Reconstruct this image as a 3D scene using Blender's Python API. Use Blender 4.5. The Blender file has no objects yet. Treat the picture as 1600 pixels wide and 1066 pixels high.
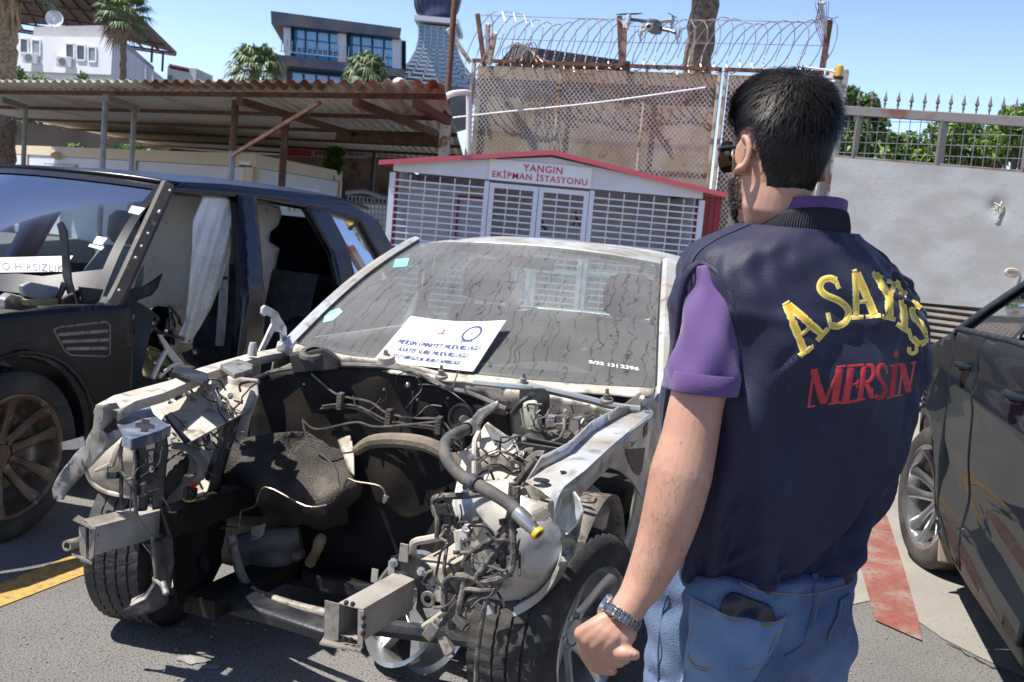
import bpy, math, random
from math import sin, cos, pi, radians, sqrt, atan2
from mathutils import Vector, Matrix
from mathutils.bvhtree import BVHTree
V = Vector
SC = bpy.context.scene
COL = SC.collection

# ------------------------------------------------------------------ camera
FPX, PITCH, ROLL, CAMH = 1700.0, radians(6.6), radians(5.2), 1.55
FWD = V((0, cos(PITCH), -sin(PITCH)))
_r0 = V((1, 0, 0)); _u0 = _r0.cross(FWD)
RGT = cos(ROLL) * _r0 + sin(ROLL) * _u0
UPV = -sin(ROLL) * _r0 + cos(ROLL) * _u0
CAM = V((0, 0, CAMH))
cd = bpy.data.cameras.new('camera'); cam = bpy.data.objects.new('camera', cd); COL.objects.link(cam)
cd.sensor_width = 22.3; cd.sensor_fit = 'HORIZONTAL'; cd.lens = FPX / 1600 * 22.3
cd.clip_start = 0.05; cd.clip_end = 3000
cd.dof.use_dof = True; cd.dof.focus_distance = 2.35; cd.dof.aperture_fstop = 8.0
mw = Matrix((RGT, UPV, -FWD)).transposed().to_4x4(); mw.translation = CAM
cam.matrix_world = mw
SC.camera = cam

# ------------------------------------------------------------------ sky, sun, exposure
SUN = V((-.45, -.10, .88)).normalized()
w = bpy.data.worlds.new('World'); SC.world = w; w.use_nodes = True
nt = w.node_tree; bg = nt.nodes['Background']
sky = nt.nodes.new('ShaderNodeTexSky'); sky.sky_type = 'NISHITA'; sky.sun_disc = False
sky.sun_elevation = math.asin(SUN.z); sky.sun_rotation = atan2(SUN.x, SUN.y)
sky.altitude = 0; sky.air_density = 1.0; sky.dust_density = 0.6; sky.ozone_density = 1.6
# the deep blue overhead of a dry midday: less light from the zenith than from the band above the horizon
tcw = nt.nodes.new('ShaderNodeTexCoord'); sx = nt.nodes.new('ShaderNodeSeparateXYZ'); nt.links.new(tcw.outputs['Generated'], sx.inputs[0])
zr_ = nt.nodes.new('ShaderNodeMapRange'); zr_.inputs['From Min'].default_value = .12; zr_.inputs['From Max'].default_value = .55; zr_.inputs['To Min'].default_value = 1.0; zr_.inputs['To Max'].default_value = .42
nt.links.new(sx.outputs['Z'], zr_.inputs['Value'])
mxw = nt.nodes.new('ShaderNodeVectorMath'); mxw.operation = 'SCALE'; tnt = nt.nodes.new('ShaderNodeVectorMath'); tnt.operation = 'MULTIPLY'; tnt.inputs[1].default_value = (.90,.935,1.17)
nt.links.new(sky.outputs[0], tnt.inputs[0]); nt.links.new(tnt.outputs[0], mxw.inputs[0]); nt.links.new(zr_.outputs[0], mxw.inputs['Scale']); nt.links.new(mxw.outputs[0], bg.inputs[0]); bg.inputs[1].default_value = 0.13
ld = bpy.data.lights.new('sun', 'SUN'); lo = bpy.data.objects.new('sun', ld); COL.objects.link(lo)
ld.energy = 5.0; ld.angle = radians(.53); ld.color = (1, .955, .88)
lo.rotation_euler = SUN.to_track_quat('Z', 'Y').to_euler(); lo.location = (-20, -5, 40)
vs = SC.view_settings; vs.view_transform = 'Standard'; vs.look = 'None'; vs.gamma = 1; vs.use_curve_mapping = False
vs.exposure = 0.72

# ------------------------------------------------------------------ pixel (1600 x 1066 photo) -> place
def ray(px, py): return FWD + RGT * ((px - 800) / FPX) - UPV * ((py - 533) / FPX)
def P(px, py, y):
    d = ray(px, py); return CAM + d * (y / d.y)
def G(px, py, z=0.0):
    d = ray(px, py); return CAM + d * ((z - CAMH) / d.z)
def PV(px, py, A, B):
    n = V((B[1] - A[1], -(B[0] - A[0]), 0)); d = ray(px, py)
    return CAM + d * ((V((A[0], A[1], 0)) - CAM).dot(n) / d.dot(n))
class Frame:
    def __init__(s, o, deg):
        a = radians(deg); s.o = V((o[0], o[1], 0)); s.a = a
        s.ax = [V((cos(a), sin(a), 0)), V((-sin(a), cos(a), 0)), V((0, 0, 1))]
        s.c = s.loc(CAM)
    def loc(s, p): q = p - s.o; return V([q.dot(a) for a in s.ax])
    def __call__(s, px, py, ax, v):
        i = 'XYZ'.index(ax); d = ray(px, py); d = V([d.dot(a) for a in s.ax])
        return s.c + d * ((v - s.c[i]) / d[i])

# ------------------------------------------------------------------ mesh building
def smooth_path(pts, sub=4):
    pts = [V(p) for p in pts]
    if len(pts) < 3 or sub < 2: return pts
    q = [pts[0]] + pts + [pts[-1]]; out = []
    for i in range(1, len(q) - 2):
        a, b, c, d = q[i-1:i+3]
        for k in range(sub):
            t = k / sub
            out.append(.5 * ((2*b) + (c-a)*t + (2*a-5*b+4*c-d)*t*t + (3*b-a-3*c+d)*t**3))
    return out + [pts[-1]]
class MB:
    def __init__(s): s.v = []; s.f = []
    def add(s, vs, fs):
        k = len(s.v); s.v += [V(p) for p in vs]; s.f += [tuple(i + k for i in f) for f in fs]; return s
    def hexa(s, p):   # 8 points: bottom 4 ccw, top 4 ccw
        return s.add(p, [(3,2,1,0),(4,5,6,7),(0,1,5,4),(1,2,6,5),(2,3,7,6),(3,0,4,7)])
    def box(s, a, b):
        (x0,y0,z0),(x1,y1,z1) = [tuple(min(a[i],b[i]) for i in range(3)), tuple(max(a[i],b[i]) for i in range(3))]
        return s.hexa([(x0,y0,z0),(x1,y0,z0),(x1,y1,z0),(x0,y1,z0),(x0,y0,z1),(x1,y0,z1),(x1,y1,z1),(x0,y1,z1)])
    def obox(s, c, ex, ey, ez):   # centre and half axes
        c, ex, ey, ez = V(c), V(ex), V(ey), V(ez)
        return s.hexa([c-ex-ey-ez, c+ex-ey-ez, c+ex+ey-ez, c-ex+ey-ez, c-ex-ey+ez, c+ex-ey+ez, c+ex+ey+ez, c-ex+ey+ez])
    def beam(s, a, b, w, h, up=(0,0,1)):
        a, b = V(a), V(b); d = b - a; L = d.length; d.normalize(); u = V(up)
        x = d.cross(u)
        if x.length < 1e-4: x = d.cross(V((1,0,0)))
        x.normalize(); u = x.cross(d)
        return s.obox((a+b)/2, d*L/2, x*w/2, u*h/2)
    def tube(s, pts, r, n=8, sub=4, cap=True):
        k = len(pts); p = smooth_path(pts, sub)
        if isinstance(r, (int, float)): rr = [r] * len(p)
        else:
            m = len(p) - 1; rr = []
            for i in range(len(p)):
                t = i / m * (len(r) - 1); j = min(int(t), len(r) - 2); rr.append(r[j] + (r[j+1] - r[j]) * (t - j))
        up = None; vs = []; fs = []
        for i, q in enumerate(p):
            d = (p[min(i+1, len(p)-1)] - p[max(i-1, 0)])
            if d.length < 1e-9: d = V((0,0,1))
            d.normalize()
            if up is None: up = d.orthogonal().normalized()
            up = (up - d * up.dot(d)); up = up.normalized() if up.length > 1e-6 else d.orthogonal().normalized()
            x = d.cross(up)
            for j in range(n):
                t = 2*pi*j/n; vs.append(q + (up*cos(t) + x*sin(t)) * rr[i])
        for i in range(len(p) - 1):
            for j in range(n):
                a = i*n + j; b = i*n + (j+1) % n; fs.append((a, b, b+n, a+n))
        if cap:
            fs.append(tuple(range(n-1, -1, -1))); m = (len(p)-1)*n; fs.append(tuple(m + j for j in range(n)))
        return s.add(vs, fs)
    def loft(s, rings, close=True, cap=(True, True)):
        n = len(rings[0]); vs = [V(p) for r in rings for p in r]; fs = []
        for i in range(len(rings) - 1):
            for j in range(n if close else n - 1):
                a = i*n + j; b = i*n + (j+1) % n; fs.append((a, b, b+n, a+n))
        if cap[0] and close: fs.append(tuple(range(n-1, -1, -1)))
        if cap[1] and close: m = (len(rings)-1)*n; fs.append(tuple(m+j for j in range(n)))
        return s.add(vs, fs)
    def grid(s, fn, nu, nv):
        vs = [fn(i/nu, j/nv) for j in range(nv+1) for i in range(nu+1)]
        return s.add(vs, [(j*(nu+1)+i, j*(nu+1)+i+1, (j+1)*(nu+1)+i+1, (j+1)*(nu+1)+i) for j in range(nv) for i in range(nu)])
    def plate(s, pts, th=.002, n=None):
        pts = [V(p) for p in pts]
        if n is None:
            n = V((0,0,0)); c = sum(pts, V((0,0,0))) / len(pts)
            for i in range(len(pts)): n += (pts[i]-c).cross(pts[(i+1) % len(pts)]-c)
        n = V(n).normalized() * th / 2; k = len(pts)
        fs = [tuple(range(k)), tuple(range(2*k-1, k-1, -1))] + [((i+1) % k, i, k+i, k+(i+1) % k) for i in range(k)]
        return s.add([p+n for p in pts] + [p-n for p in pts], fs)
    def lathe(s, prof, c, axis, n=32, a0=0, a1=2*pi, ref=None):
        c, d = V(c), V(axis).normalized(); x = V(ref) if ref else d.orthogonal(); x = (x - d*x.dot(d)).normalized(); y = d.cross(x)
        full = abs(a1 - a0 - 2*pi) < 1e-6; m = n if full else n + 1
        vs = [c + d*h + (x*cos(a0+(a1-a0)*j/n) + y*sin(a0+(a1-a0)*j/n))*r for r, h in prof for j in range(m)]
        fs = []
        for i in range(len(prof)-1):
            for j in range(n):
                a = i*m+j; b = i*m+(j+1) % m; fs.append((a, b, b+m, a+m))
        return s.add(vs, fs)
    def ball(s, c, r, n=12, sx=1, sy=1, sz=1):
        c = V(c); vs = []
        m = n // 2
        for i in range(m+1):
            for j in range(n):
                t = pi*i/m; p = 2*pi*j/n
                vs.append(c + V((r*sx*sin(t)*cos(p), r*sy*sin(t)*sin(p), r*sz*cos(t))))
        return s.add(vs, [(i*n+j, (i+1)*n+j, (i+1)*n+(j+1) % n, i*n+(j+1) % n) for i in range(m) for j in range(n)])
    def build(s, name, mat, parent=None, smooth=30, solid=0, bevel=0, sub=0, kind=None, loc=None, offset=-1, weld=False):
        me = bpy.data.meshes.new(name); ob = bpy.data.objects.new(name, me); COL.objects.link(ob)
        off = V((0,0,0))
        if parent is not None:
            ob.parent = parent; root = parent
            while root.parent: root = root.parent
            if not root.get('_frame'): off = root.location.copy()
            if parent.type == 'MESH' and parent.parent is None: off = parent.location.copy()
        elif loc is not None: off = V(loc); ob.location = off
        me.from_pydata([p - off for p in s.v], [], s.f); me.validate(); me.update()
        if weld:
            import bmesh
            b = bmesh.new(); b.from_mesh(me); bmesh.ops.remove_doubles(b, verts=b.verts, dist=.0004); bmesh.ops.recalc_face_normals(b, faces=b.faces); b.to_mesh(me); b.free()
        if mat: me.materials.append(mat)
        if solid:
            m = ob.modifiers.new('s', 'SOLIDIFY'); m.thickness = solid; m.offset = offset
        if bevel:
            m = ob.modifiers.new('b', 'BEVEL'); m.width = bevel; m.segments = 2; m.limit_method = 'ANGLE'; m.angle_limit = radians(40)
        if sub:
            m = ob.modifiers.new('u', 'SUBSURF'); m.levels = sub; m.render_levels = sub
        if smooth:
            me.polygons.foreach_set('use_smooth', [True] * len(me.polygons)); me.set_sharp_from_angle(angle=radians(smooth))
        if kind: ob['kind'] = kind
        return ob
def tag(o, label=None, cat=None, group=None, kind=None):
    if label: o['label'] = label
    if cat: o['category'] = cat
    if group: o['group'] = group
    if kind: o['kind'] = kind
    return o
def thing(name, label, cat, loc=(0,0,0), group=None, frame=None):
    o = bpy.data.objects.new(name, None); COL.objects.link(o); o.empty_display_size = .1
    if frame: o.location = frame.o; o.rotation_euler = (0, 0, frame.a); o['_frame'] = 1
    else: o.location = V(loc)
    return tag(o, label, cat, group)
def copy_tree(o, parent=None):
    c = o.copy(); COL.objects.link(c)
    if parent: c.parent = parent
    for ch in list(o.children): copy_tree(ch, c)
    return c
def text_mesh(txt, size=1.0, bold=0.0, align='CENTER', shear=0.0, space=1.0):
    cu = bpy.data.curves.new('t', 'FONT'); cu.body = txt; cu.size = size; cu.align_x = align; cu.offset = bold; cu.shear = shear
    cu.space_character = space; cu.resolution_u = 3
    ob = bpy.data.objects.new('t', cu); COL.objects.link(ob)
    dg = bpy.context.evaluated_depsgraph_get(); me = bpy.data.meshes.new_from_object(ob.evaluated_get(dg))
    vs = [v.co.copy() for v in me.vertices]; fs = [tuple(p.vertices) for p in me.polygons]
    bpy.data.objects.remove(ob); bpy.data.curves.remove(cu); bpy.data.meshes.remove(me)
    return vs, fs
def text_on(mb, txt, fit, width_frac=1.0, **k):
    """text laid over a surface: fit(u, v) gives the 3D point, u 0..1 along the text, v up in units of the text length"""
    vs, fs = text_mesh(txt, **k)
    x0 = min(v.x for v in vs); x1 = max(v.x for v in vs); L = x1 - x0
    return mb.add([fit((v.x - x0)/L, v.y/L) for v in vs], fs)

# ------------------------------------------------------------------ materials
def M(name, col, rough=.5, metal=0.0, c2=None, s2=8.0, k2=(.4, .65), c3=None, s3=40.0, k3=(.5, .7), bump=0.0, bs=60.0, coat=0.0, spec=.5, rv=0.0,
      stretch=None, sheen=0.0, alpha=1.0, trans=0.0, det=5.0):
    m = bpy.data.materials.new(name); m.use_nodes = True; n = m.node_tree; b = n.nodes['Principled BSDF']; L = n.links.new
    b.inputs['Roughness'].default_value = rough; b.inputs['Metallic'].default_value = metal
    b.inputs['Specular IOR Level'].default_value = spec; b.inputs['Coat Weight'].default_value = coat; b.inputs['Coat Roughness'].default_value = .03
    b.inputs['Sheen Weight'].default_value = sheen
    b.inputs['Alpha'].default_value = alpha; b.inputs['Transmission Weight'].default_value = trans
    tc = n.nodes.new('ShaderNodeTexCoord'); mp = n.nodes.new('ShaderNodeMapping'); L(tc.outputs['Object'], mp.inputs['Vector'])
    if stretch: mp.inputs['Scale'].default_value = stretch
    def noise(s, d=det):
        t = n.nodes.new('ShaderNodeTexNoise'); t.inputs['Scale'].default_value = s; t.inputs['Detail'].default_value = d; L(mp.outputs[0], t.inputs['Vector']); return t.outputs['Fac']
    def ramp(src, k):
        r = n.nodes.new('ShaderNodeMapRange'); r.inputs['From Min'].default_value = k[0]; r.inputs['From Max'].default_value = k[1]; L(src, r.inputs['Value']); return r.outputs[0]
    cur = None; rgb = lambda c: (c[0], c[1], c[2], 1)
    b.inputs['Base Color'].default_value = rgb(col)
    for c, s, k in ((c2, s2, k2), (c3, s3, k3)):
        if c is None: continue
        mx = n.nodes.new('ShaderNodeMix'); mx.data_type = 'RGBA'
        if cur is None: mx.inputs['A'].default_value = rgb(col)
        else: L(cur, mx.inputs['A'])
        mx.inputs['B'].default_value = rgb(c); L(ramp(noise(s), k), mx.inputs['Factor']); cur = mx.outputs['Result']
    if cur is not None: L(cur, b.inputs['Base Color'])
    if rv:
        r = n.nodes.new('ShaderNodeMapRange'); r.inputs['To Min'].default_value = max(0.02, rough-rv); r.inputs['To Max'].default_value = min(1, rough+rv); L(noise(s2*1.7), r.inputs['Value'])
        r.inputs['From Min'].default_value = .3; r.inputs['From Max'].default_value = .7; L(r.outputs[0], b.inputs['Roughness'])
    if bump:
        bp = n.nodes.new('ShaderNodeBump'); bp.inputs['Strength'].default_value = bump; bp.inputs['Distance'].default_value = .01; L(noise(bs), bp.inputs['Height']); L(bp.outputs[0], b.inputs['Normal'])
    return m
def glass(name, tint, refl=.06, ior=1.5, rough=.0):
    """window glass: clear tinted pane with a mirror coat"""
    m = bpy.data.materials.new(name); m.use_nodes = True; n = m.node_tree; L = n.links.new
    n.nodes.remove(n.nodes['Principled BSDF']); out = n.nodes['Material Output']
    tr = n.nodes.new('ShaderNodeBsdfTransparent'); tr.inputs[0].default_value = (*tint, 1)
    gl = n.nodes.new('ShaderNodeBsdfGlossy'); gl.inputs['Roughness'].default_value = rough
    lw = n.nodes.new('ShaderNodeFresnel'); lw.inputs[0].default_value = ior
    mp = n.nodes.new('ShaderNodeMath'); mp.operation = 'ADD'; mp.inputs[1].default_value = refl; L(lw.outputs[0], mp.inputs[0])
    mx = n.nodes.new('ShaderNodeMixShader'); L(mp.outputs[0], mx.inputs[0]); L(tr.outputs[0], mx.inputs[1]); L(gl.outputs[0], mx.inputs[2])
    L(mx.outputs[0], out.inputs[0]); return m

RNG = random.Random(7)
m_rust = M('rust', (.10, .048, .031), .9, c2=(.165, .085, .054), s2=9, c3=(.05, .03, .024), s3=30, bump=.3, bs=80)
m_rustpaint = M('rusty_paint', (.55, .52, .45), .7, c2=(.25, .09, .03), s2=7, k2=(.5, .62), c3=(.12, .05, .03), s3=22, k3=(.6, .7), bump=.2)
m_greymetal = M('grey_steel', (.28, .29, .31), .5, .3, c2=(.2, .2, .2), s2=6, bump=.1)
m_white = M('white_paint', (.78, .79, .80), .45, c2=(.66, .66, .65), s2=3)
m_black = M('black_plastic', (.012, .012, .013), .45, c2=(.035, .033, .03), s2=14, bump=.15)
m_rubber = M('rubber', (.022, .022, .022), .75, c2=(.055, .052, .047), s2=10, bump=.2)
m_foliage = [M('foliage_%s' % 'abc'[i], c, .55, c2=c2, s2=3) for i, (c, c2) in enumerate([((.07,.145,.025),(.13,.22,.04)), ((.10,.18,.03),(.17,.25,.045)), ((.045,.10,.02),(.085,.15,.03))])]
m_bark = M('bark', (.16, .115, .08), .95, c2=(.28, .22, .16), s2=12, c3=(.06, .045, .035), s3=20, bump=.8, bs=20)
# ================================================================== GROUND
m_asphalt = M('asphalt', (.205, .195, .183), .92, c2=(.15, .143, .136), s2=.9, k2=(.42, .7), c3=(.085, .082, .08), s3=95, k3=(.52, .64), bump=1.0, bs=130, det=9)
m_concrete = M('concrete', (.30, .275, .235), .9, c2=(.22, .205, .18), s2=1.1, k2=(.4, .7), c3=(.16, .15, .135), s3=45, k3=(.58, .75), bump=.35, bs=120, det=8)
m_redpaint = M('red_ground_paint', (.22, .075, .06), .9, c2=(.24, .19, .155), s2=6, k2=(.42, .7), c3=(.17, .05, .04), s3=40, bump=.3, bs=120)
m_yelpaint = M('yellow_ground_paint', (.52, .30, .055), .9, c2=(.22, .185, .13), s2=30, k2=(.46, .66), c3=(.34, .21, .07), s3=6, bump=.5, bs=190)
MB().add([(-300,-60,0),(300,-60,0),(300,500,0),(-300,500,0)], [(0,1,2,3)]).build('ground', m_asphalt, kind='structure', smooth=0)
def flat(name, pts, mat, z):
    return MB().add([G(x, y, z) if not isinstance(x, V) else x for x, y in pts], [tuple(range(len(pts)))]).build(name, mat, kind='structure', smooth=0)
cpts = [G(1130,1000), G(1290,955), G(1380,935), G(1420,962), G(1475,1000), G(1530,1028), G(1600,1060), V((2.6,2.4,0)), V((9,1,0)), V((14,10.2,0)), V((2.2,10.45,0)), V((1.2,8.0,0))]
MB().add([(p.x,p.y,.004) for p in cpts], [tuple(range(len(cpts)))]).build('concrete_apron', m_concrete, kind='structure', smooth=0)
flat('red_strip', [(1368,969),(1441,1001),(1434,963),(1410,880),(1386,806),(1340,790),(1330,830),(1340,870)], m_redpaint, .008)
flat('yellow_line', [(1437,705),(1437,722),(1120,835),(1120,805)], m_yelpaint, .008)
a, b, c_, d_ = G(0,912,.004), G(136,858,.004), G(142,893,.004), G(0,948,.004)
k = (a-b); k2 = d_-c_
MB().add([b, a+k*3, d_+k2*3, c_], [(0,1,2,3)]).build('yellow_line', m_yelpaint, kind='structure', smooth=0)
# brick pavers joints on the red strip
# ================================================================== EXPANDED METAL WALL
WA, WB = V((-.86,15.3,0)), V((2.72,13.9,0)); WD = (WB-WA).normalized(); WN = V((WD.y,-WD.x,0))   # WN points to the camera side
if WN.y > 0: WN = -WN
WZ = 3.60
def wall(px, py): return PV(px, py, WA, WB)
m_sheet = M('stained_sheet', (.31, .255, .195), .95, c2=(.22, .165, .12), s2=1.6, k2=(.42, .62), c3=(.20, .13, .09), s3=3.2, k3=(.58, .75), stretch=(1,1,.8))
m_lattice = M('expanded_metal', (.70, .67, .60), .7, .0, c2=(.58, .46, .33), s2=2.2, k2=(.45, .6), c3=(.28, .15, .08), s3=9, k3=(.6, .72), bump=.2)
m_studp = M('stud_paint', (.42,.37,.30), .8, c2=(.28,.17,.09), s2=5, k2=(.48,.62))
def mesh_panel(label, A, B, posts, brackets):
    L = (B-A).length; D = (B-A).normalized()
    t = thing('mesh_fence', label, 'metal fence', A, 'expanded metal fence panels')
    f = lambda s, z, o=0: A + D*s + WN*o + V((0,0,z))
    MB().add([f(.02,0,-.09), f(L-.02,0,-.09), f(L-.02,WZ-.05,-.09), f(.02,WZ-.05,-.09)], [(0,1,2,3)]).build('backing_sheet', m_sheet, t, smooth=0, solid=.004)
    mb = MB(); cw, ch, wd = .062, .036, .0085
    nz = int((WZ-.1-1.3)/ch); nx = int((L-.06)/cw)
    for j in range(nz):
        for i in range(nx):
            x = .03 + i*cw; z = 1.3 + j*ch; ox = 0 if j % 2 == 0 else cw/2
            jx = .004*sin(i*1.7+j*.9)
            p = [f(x+ox, z+jx, .004), f(x+ox+cw/2, z+ch+jx, .012), f(x+ox+cw, z+jx, .004)]
            for q in range(2):
                a, b = p[q], p[q+1]; u = V((0,0,wd))
                k = len(mb.v); mb.v += [a-u, b-u, b+u+WN*.004, a+u+WN*.004]; mb.f.append((k,k+1,k+2,k+3))
    mb.build('expanded_metal', m_lattice, t, smooth=0, kind='stuff')
    fr = MB()
    fr.beam(f(-.02,WZ,.01), f(L+.02,WZ,.01), .06, .045); fr.build('top_rail', m_rust, t, smooth=0)
    for s in (0, L): MB().beam(f(s,0,.01), f(s,WZ-.03,.01), .04, .05, WN).build('end_post', m_studp, t, smooth=0)
    for s in posts: MB().beam(f(s,0,-.0), f(s,WZ-.03,-.0), .030, .03, WN).build('stud', m_studp, t, smooth=0)
    for top, bot, w_, mt in brackets:
        MB().beam(bot, top, w_, .045, WN).build('bracket', mt, t, smooth=0)
    return t
gap0, gap1 = wall(1121,150), wall(1131,150)
A0 = V((WA.x,WA.y,0)); B0 = V((gap0.x,gap0.y,0)); A1 = V((gap1.x,gap1.y,0)); B1 = V((3.62,13.55,0))
def br(px0, py0, px1, py1, off=0): return wall(px0,py0) + WN*off, wall(px1,py1)
mesh_panel('long rusty expanded metal fence panel behind the fire equipment kiosk', A0, B0, [(wall(846,150)-A0).length*0+1.27, 2.45],
    [(*br(746,22,757,103), .055, m_rust), (*br(968,25,971,106), .06, m_rust), (*br(778,45,762,100,.35), .05, m_rustpaint), (*br(796,62,765,100,.5), .05, m_rustpaint), (*br(988,50,974,105,.35), .05, m_rustpaint), (*br(714,52,735,98,.3), .05, m_rustpaint)])
mesh_panel('narrow expanded metal fence panel behind the head of the man in the vest', A1, B1, [], [(*br(1297,32,1285,106), .07, m_rust)])
m_galv = M('galvanised_wire', (.42, .40, .38), .45, .7, c2=(.34, .2, .13), s2=5)
rz = MB(); rr = random.Random(3); pts = []
N = 30; a_ = wall(742,70); b_ = wall(1290,75)
for i in range(N*14+1):
    t = i/(N*14); an = 2*pi*i/14; c = a_.lerp(b_, t); big = 1.25 if t < .13 else 1.0
    R_ = (.33 + .03*sin(i*.05)) * big
    pts.append(c + WD*(R_*.75*sin(an*1.0+.4)) + V((0,0, R_*cos(an)+.02*sin(i*.11))) + WN*(R_*.55*sin(an)))
rz.tube(pts, .0075, 4, 1)
for s in range(9):          # straightened tangle at the left end
    pp = [wall(790+s*5, 98) + WN*.05*s, wall(790+s*6, 80-s*1.5)+WN*.1, wall(815+s*4, 68+s*3)+WN*.1, wall(800+s*9, 100)+WN*.15]; rz.tube(pp, .007, 4, 5)
for y0, y1, o in ((24,28,.1),(60,64,.18)): rz.tube([wall(746,y0), wall(968,y0+4)+V((0,0,-.02)), wall(1130,y1+4), wall(1297,y1+8)], .006, 4, 6)
for s in range(6): rz.tube([wall(1292,60-s*3)+WN*.05, wall(1275+s*4,10-s)+WN*.08, wall(1284-s*2,5+s*6), wall(1294,90)], .006, 4, 5)
o = rz.build('razor_wire', m_galv, smooth=0); tag(o, 'coil of rusty razor wire stretched along the top of the metal fence', 'razor wire')
# strap along the fence, lamp on the gate pillar
o = MB().tube([wall(700,186)+WN*.05, wall(800,176)+WN*.10, wall(940,163)+WN*.16, wall(1108,141)+WN*.22], .012, 6, 8).build('cable', m_white); tag(o, 'thin white cable sagging across the expanded metal fence', 'cable')
# rusty pole and the white bent pipe
t = thing('rusty_pole', 'tall rusty pole with a peeling white lower half beside the metal fence', 'pole', G(690,480))
p0, p1, p2 = P(690,340,14.6), P(697,184,14.6), P(712,-20,14.6)
base = V((p0.x, p0.y, 0)); MB().tube([base, p1], .075, 10, 1).build('lower_post', m_rustpaint, t)
MB().tube([p1-V((0,0,.1)), p2], .038, 10, 1).build('upper_pipe', m_rust, t)
pt = [P(730,300,14.2), P(732,240,14.2), P(733,156,14.2), P(731,146,14.1), P(722,144.5,14.0), P(705,147,13.9), P(695,154,13.9), P(694,162,13.9)]
b0 = pt[0].copy(); b0.z = 0
o = MB().tube([b0]+pt, .038, 10, 3).build('vent_pipe', m_white); tag(o, 'white bent vent pipe standing in front of the metal fence', 'pipe')
# ================================================================== SLIDING GATE
GA, GB = P(1302,470,11.2), P(1640,470,9.9)
GA.z = GB.z = 0
def gate(px, py, off=0): p = PV(px, py, GA, GB); return p + V((0,-off,0))
m_gate = M('gate_paint', (.17, .16, .16), .6, .2, c2=(.14, .06, .04), s2=4, k2=(.5, .65), bump=.1)
m_tarp = M('tarpaulin', (.31, .32, .33), .8, c2=(.25, .25, .25), s2=2.2, c3=(.27, .255, .225), s3=18, k3=(.55, .72), stretch=(1,1,2.2), bump=.06, bs=5)
t = thing('sliding_gate', 'long grey steel gate with spikes, wire mesh and a pale tarpaulin', 'gate', GA)
fr = MB(); tp = lambda x: 172 + (x-1305)*.064
EX = 1680
fr.beam(gate(1300,tp(1300)), gate(EX,tp(EX)), .07, .09)
fr.beam(gate(1300,247), gate(EX,247+ (EX-1300)*.083), .05, .06)
for px in (1343, 1476, 1612):
    a, b = gate(px, tp(px)+4), gate(px-14, 258+(px-1300)*.08); b2 = b.copy(); b2.x, b2.y = a.x, a.y; fr.beam(a, b2, .07 if px != 1343 else .05, .06, (0,1,0))
fr.beam(gate(1310,475,-.06), gate(EX,475+.085*(EX-1310),-.06), .05, .08)
fr.beam(gate(1300,tp(1300)), V((gate(1300,tp(1300)).x, gate(1300,tp(1300)).y, .05)), .09, .09, (0,1,0))
fr.build('frame', m_gate, t, smooth=0, bevel=.004)
wm = MB(); zt = gate(1400, tp(1400)).z; zb = gate(1400, 258).z
L = (gate(EX,200)-gate(1302,200)).length; gd = V((GB.x-GA.x, GB.y-GA.y, 0)).normalized(); g0 = gate(1302,200); g0.z = 0
for i in range(int(L/.105)): wm.beam(g0+gd*(.05+i*.105)+V((0,0,zb-.05)), g0+gd*(.05+i*.105)+V((0,0,zt)), .006, .006, (0,1,0))
for j in range(int((zt-zb)/.105)+1): wm.beam(g0+V((0,.004,zb+j*.105)), g0+gd*L+V((0,.004,zb+j*.105)), .006, .006)
wm.build('wire_mesh', m_greymetal, t, smooth=0)
for i in range(15):
    px = 1318 + i*21.3 if i < 3 else 1360.5 + (i-2)*20.4; s = gate(px, tp(px))
    mb = MB(); mb.tube([s, s+V((0,0,.16))], .008, 6, 1)
    mb.lathe([(.001,0),(.022,.03),(.012,.06),(.001,.12)], s+V((0,0,.10)), (0,0,1), 6); mb.ball(s+V((0,0,.09)), .017, 6)
    mb.build('spike', m_gate, t)
def tarp(u, v):
    x = 1300 + u*(EX-1300); yt = 246 + (x-1300)*.083; yb = 462 + (x-1300)*.083
    p = gate(x, yt*(1-v)+yb*v); q = gate(x, yt); p.x, p.y = q.x, q.y
    w_ = .003*sin(u*9+v*4) + .003*sin(u*23+v*11)*v + .006*sin(v*9+u*3)*(1-v)
    dmp = .05*math.exp(-((u-.69)**2*900+(v-.27)**2*300))
    return p + V((.1*w_, -.07-abs(w_)-.0+dmp, 0))
MB().grid(tarp, 60, 30).build('tarpaulin', m_tarp, t, smooth=60)
q = tarp(.69,.27); mb = MB()
for i in range(14):
    an = i*2.4; r_ = .02+.05*((i*37) % 10)/10; mb.tube([q+V((0,-.06,0)), q+V((cos(an)*r_*.6,-.085,sin(an)*r_*.8)), q+V((cos(an)*r_*1.2,-.06,sin(an)*r_*1.3))], [.012,.008,.002], 5, 3)
mb.build('knot', m_rustpaint, t)
lv = MB(); lz = gate(1480,466).z
n_ = 17
for i in range(n_):
    z = .06 + (lz-.12)*i/(n_-1); lv.obox(g0+gd*L/2+V((0,-.02,z)), gd*L/2, V((0,.035,-.02)), V((0,.008,.014)))
lv.build('louvre', M('louvre_paint', (.11, .09, .075), .6, .2, c2=(.16,.145,.13), s2=3), t, smooth=0)
MB().obox(g0+gd*L/2+V((0,.10,lz/2)), gd*L/2, V((0,.01,0)), V((0,0,lz/2-.02))).build('back_panel', m_rust, t, smooth=0)
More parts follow.
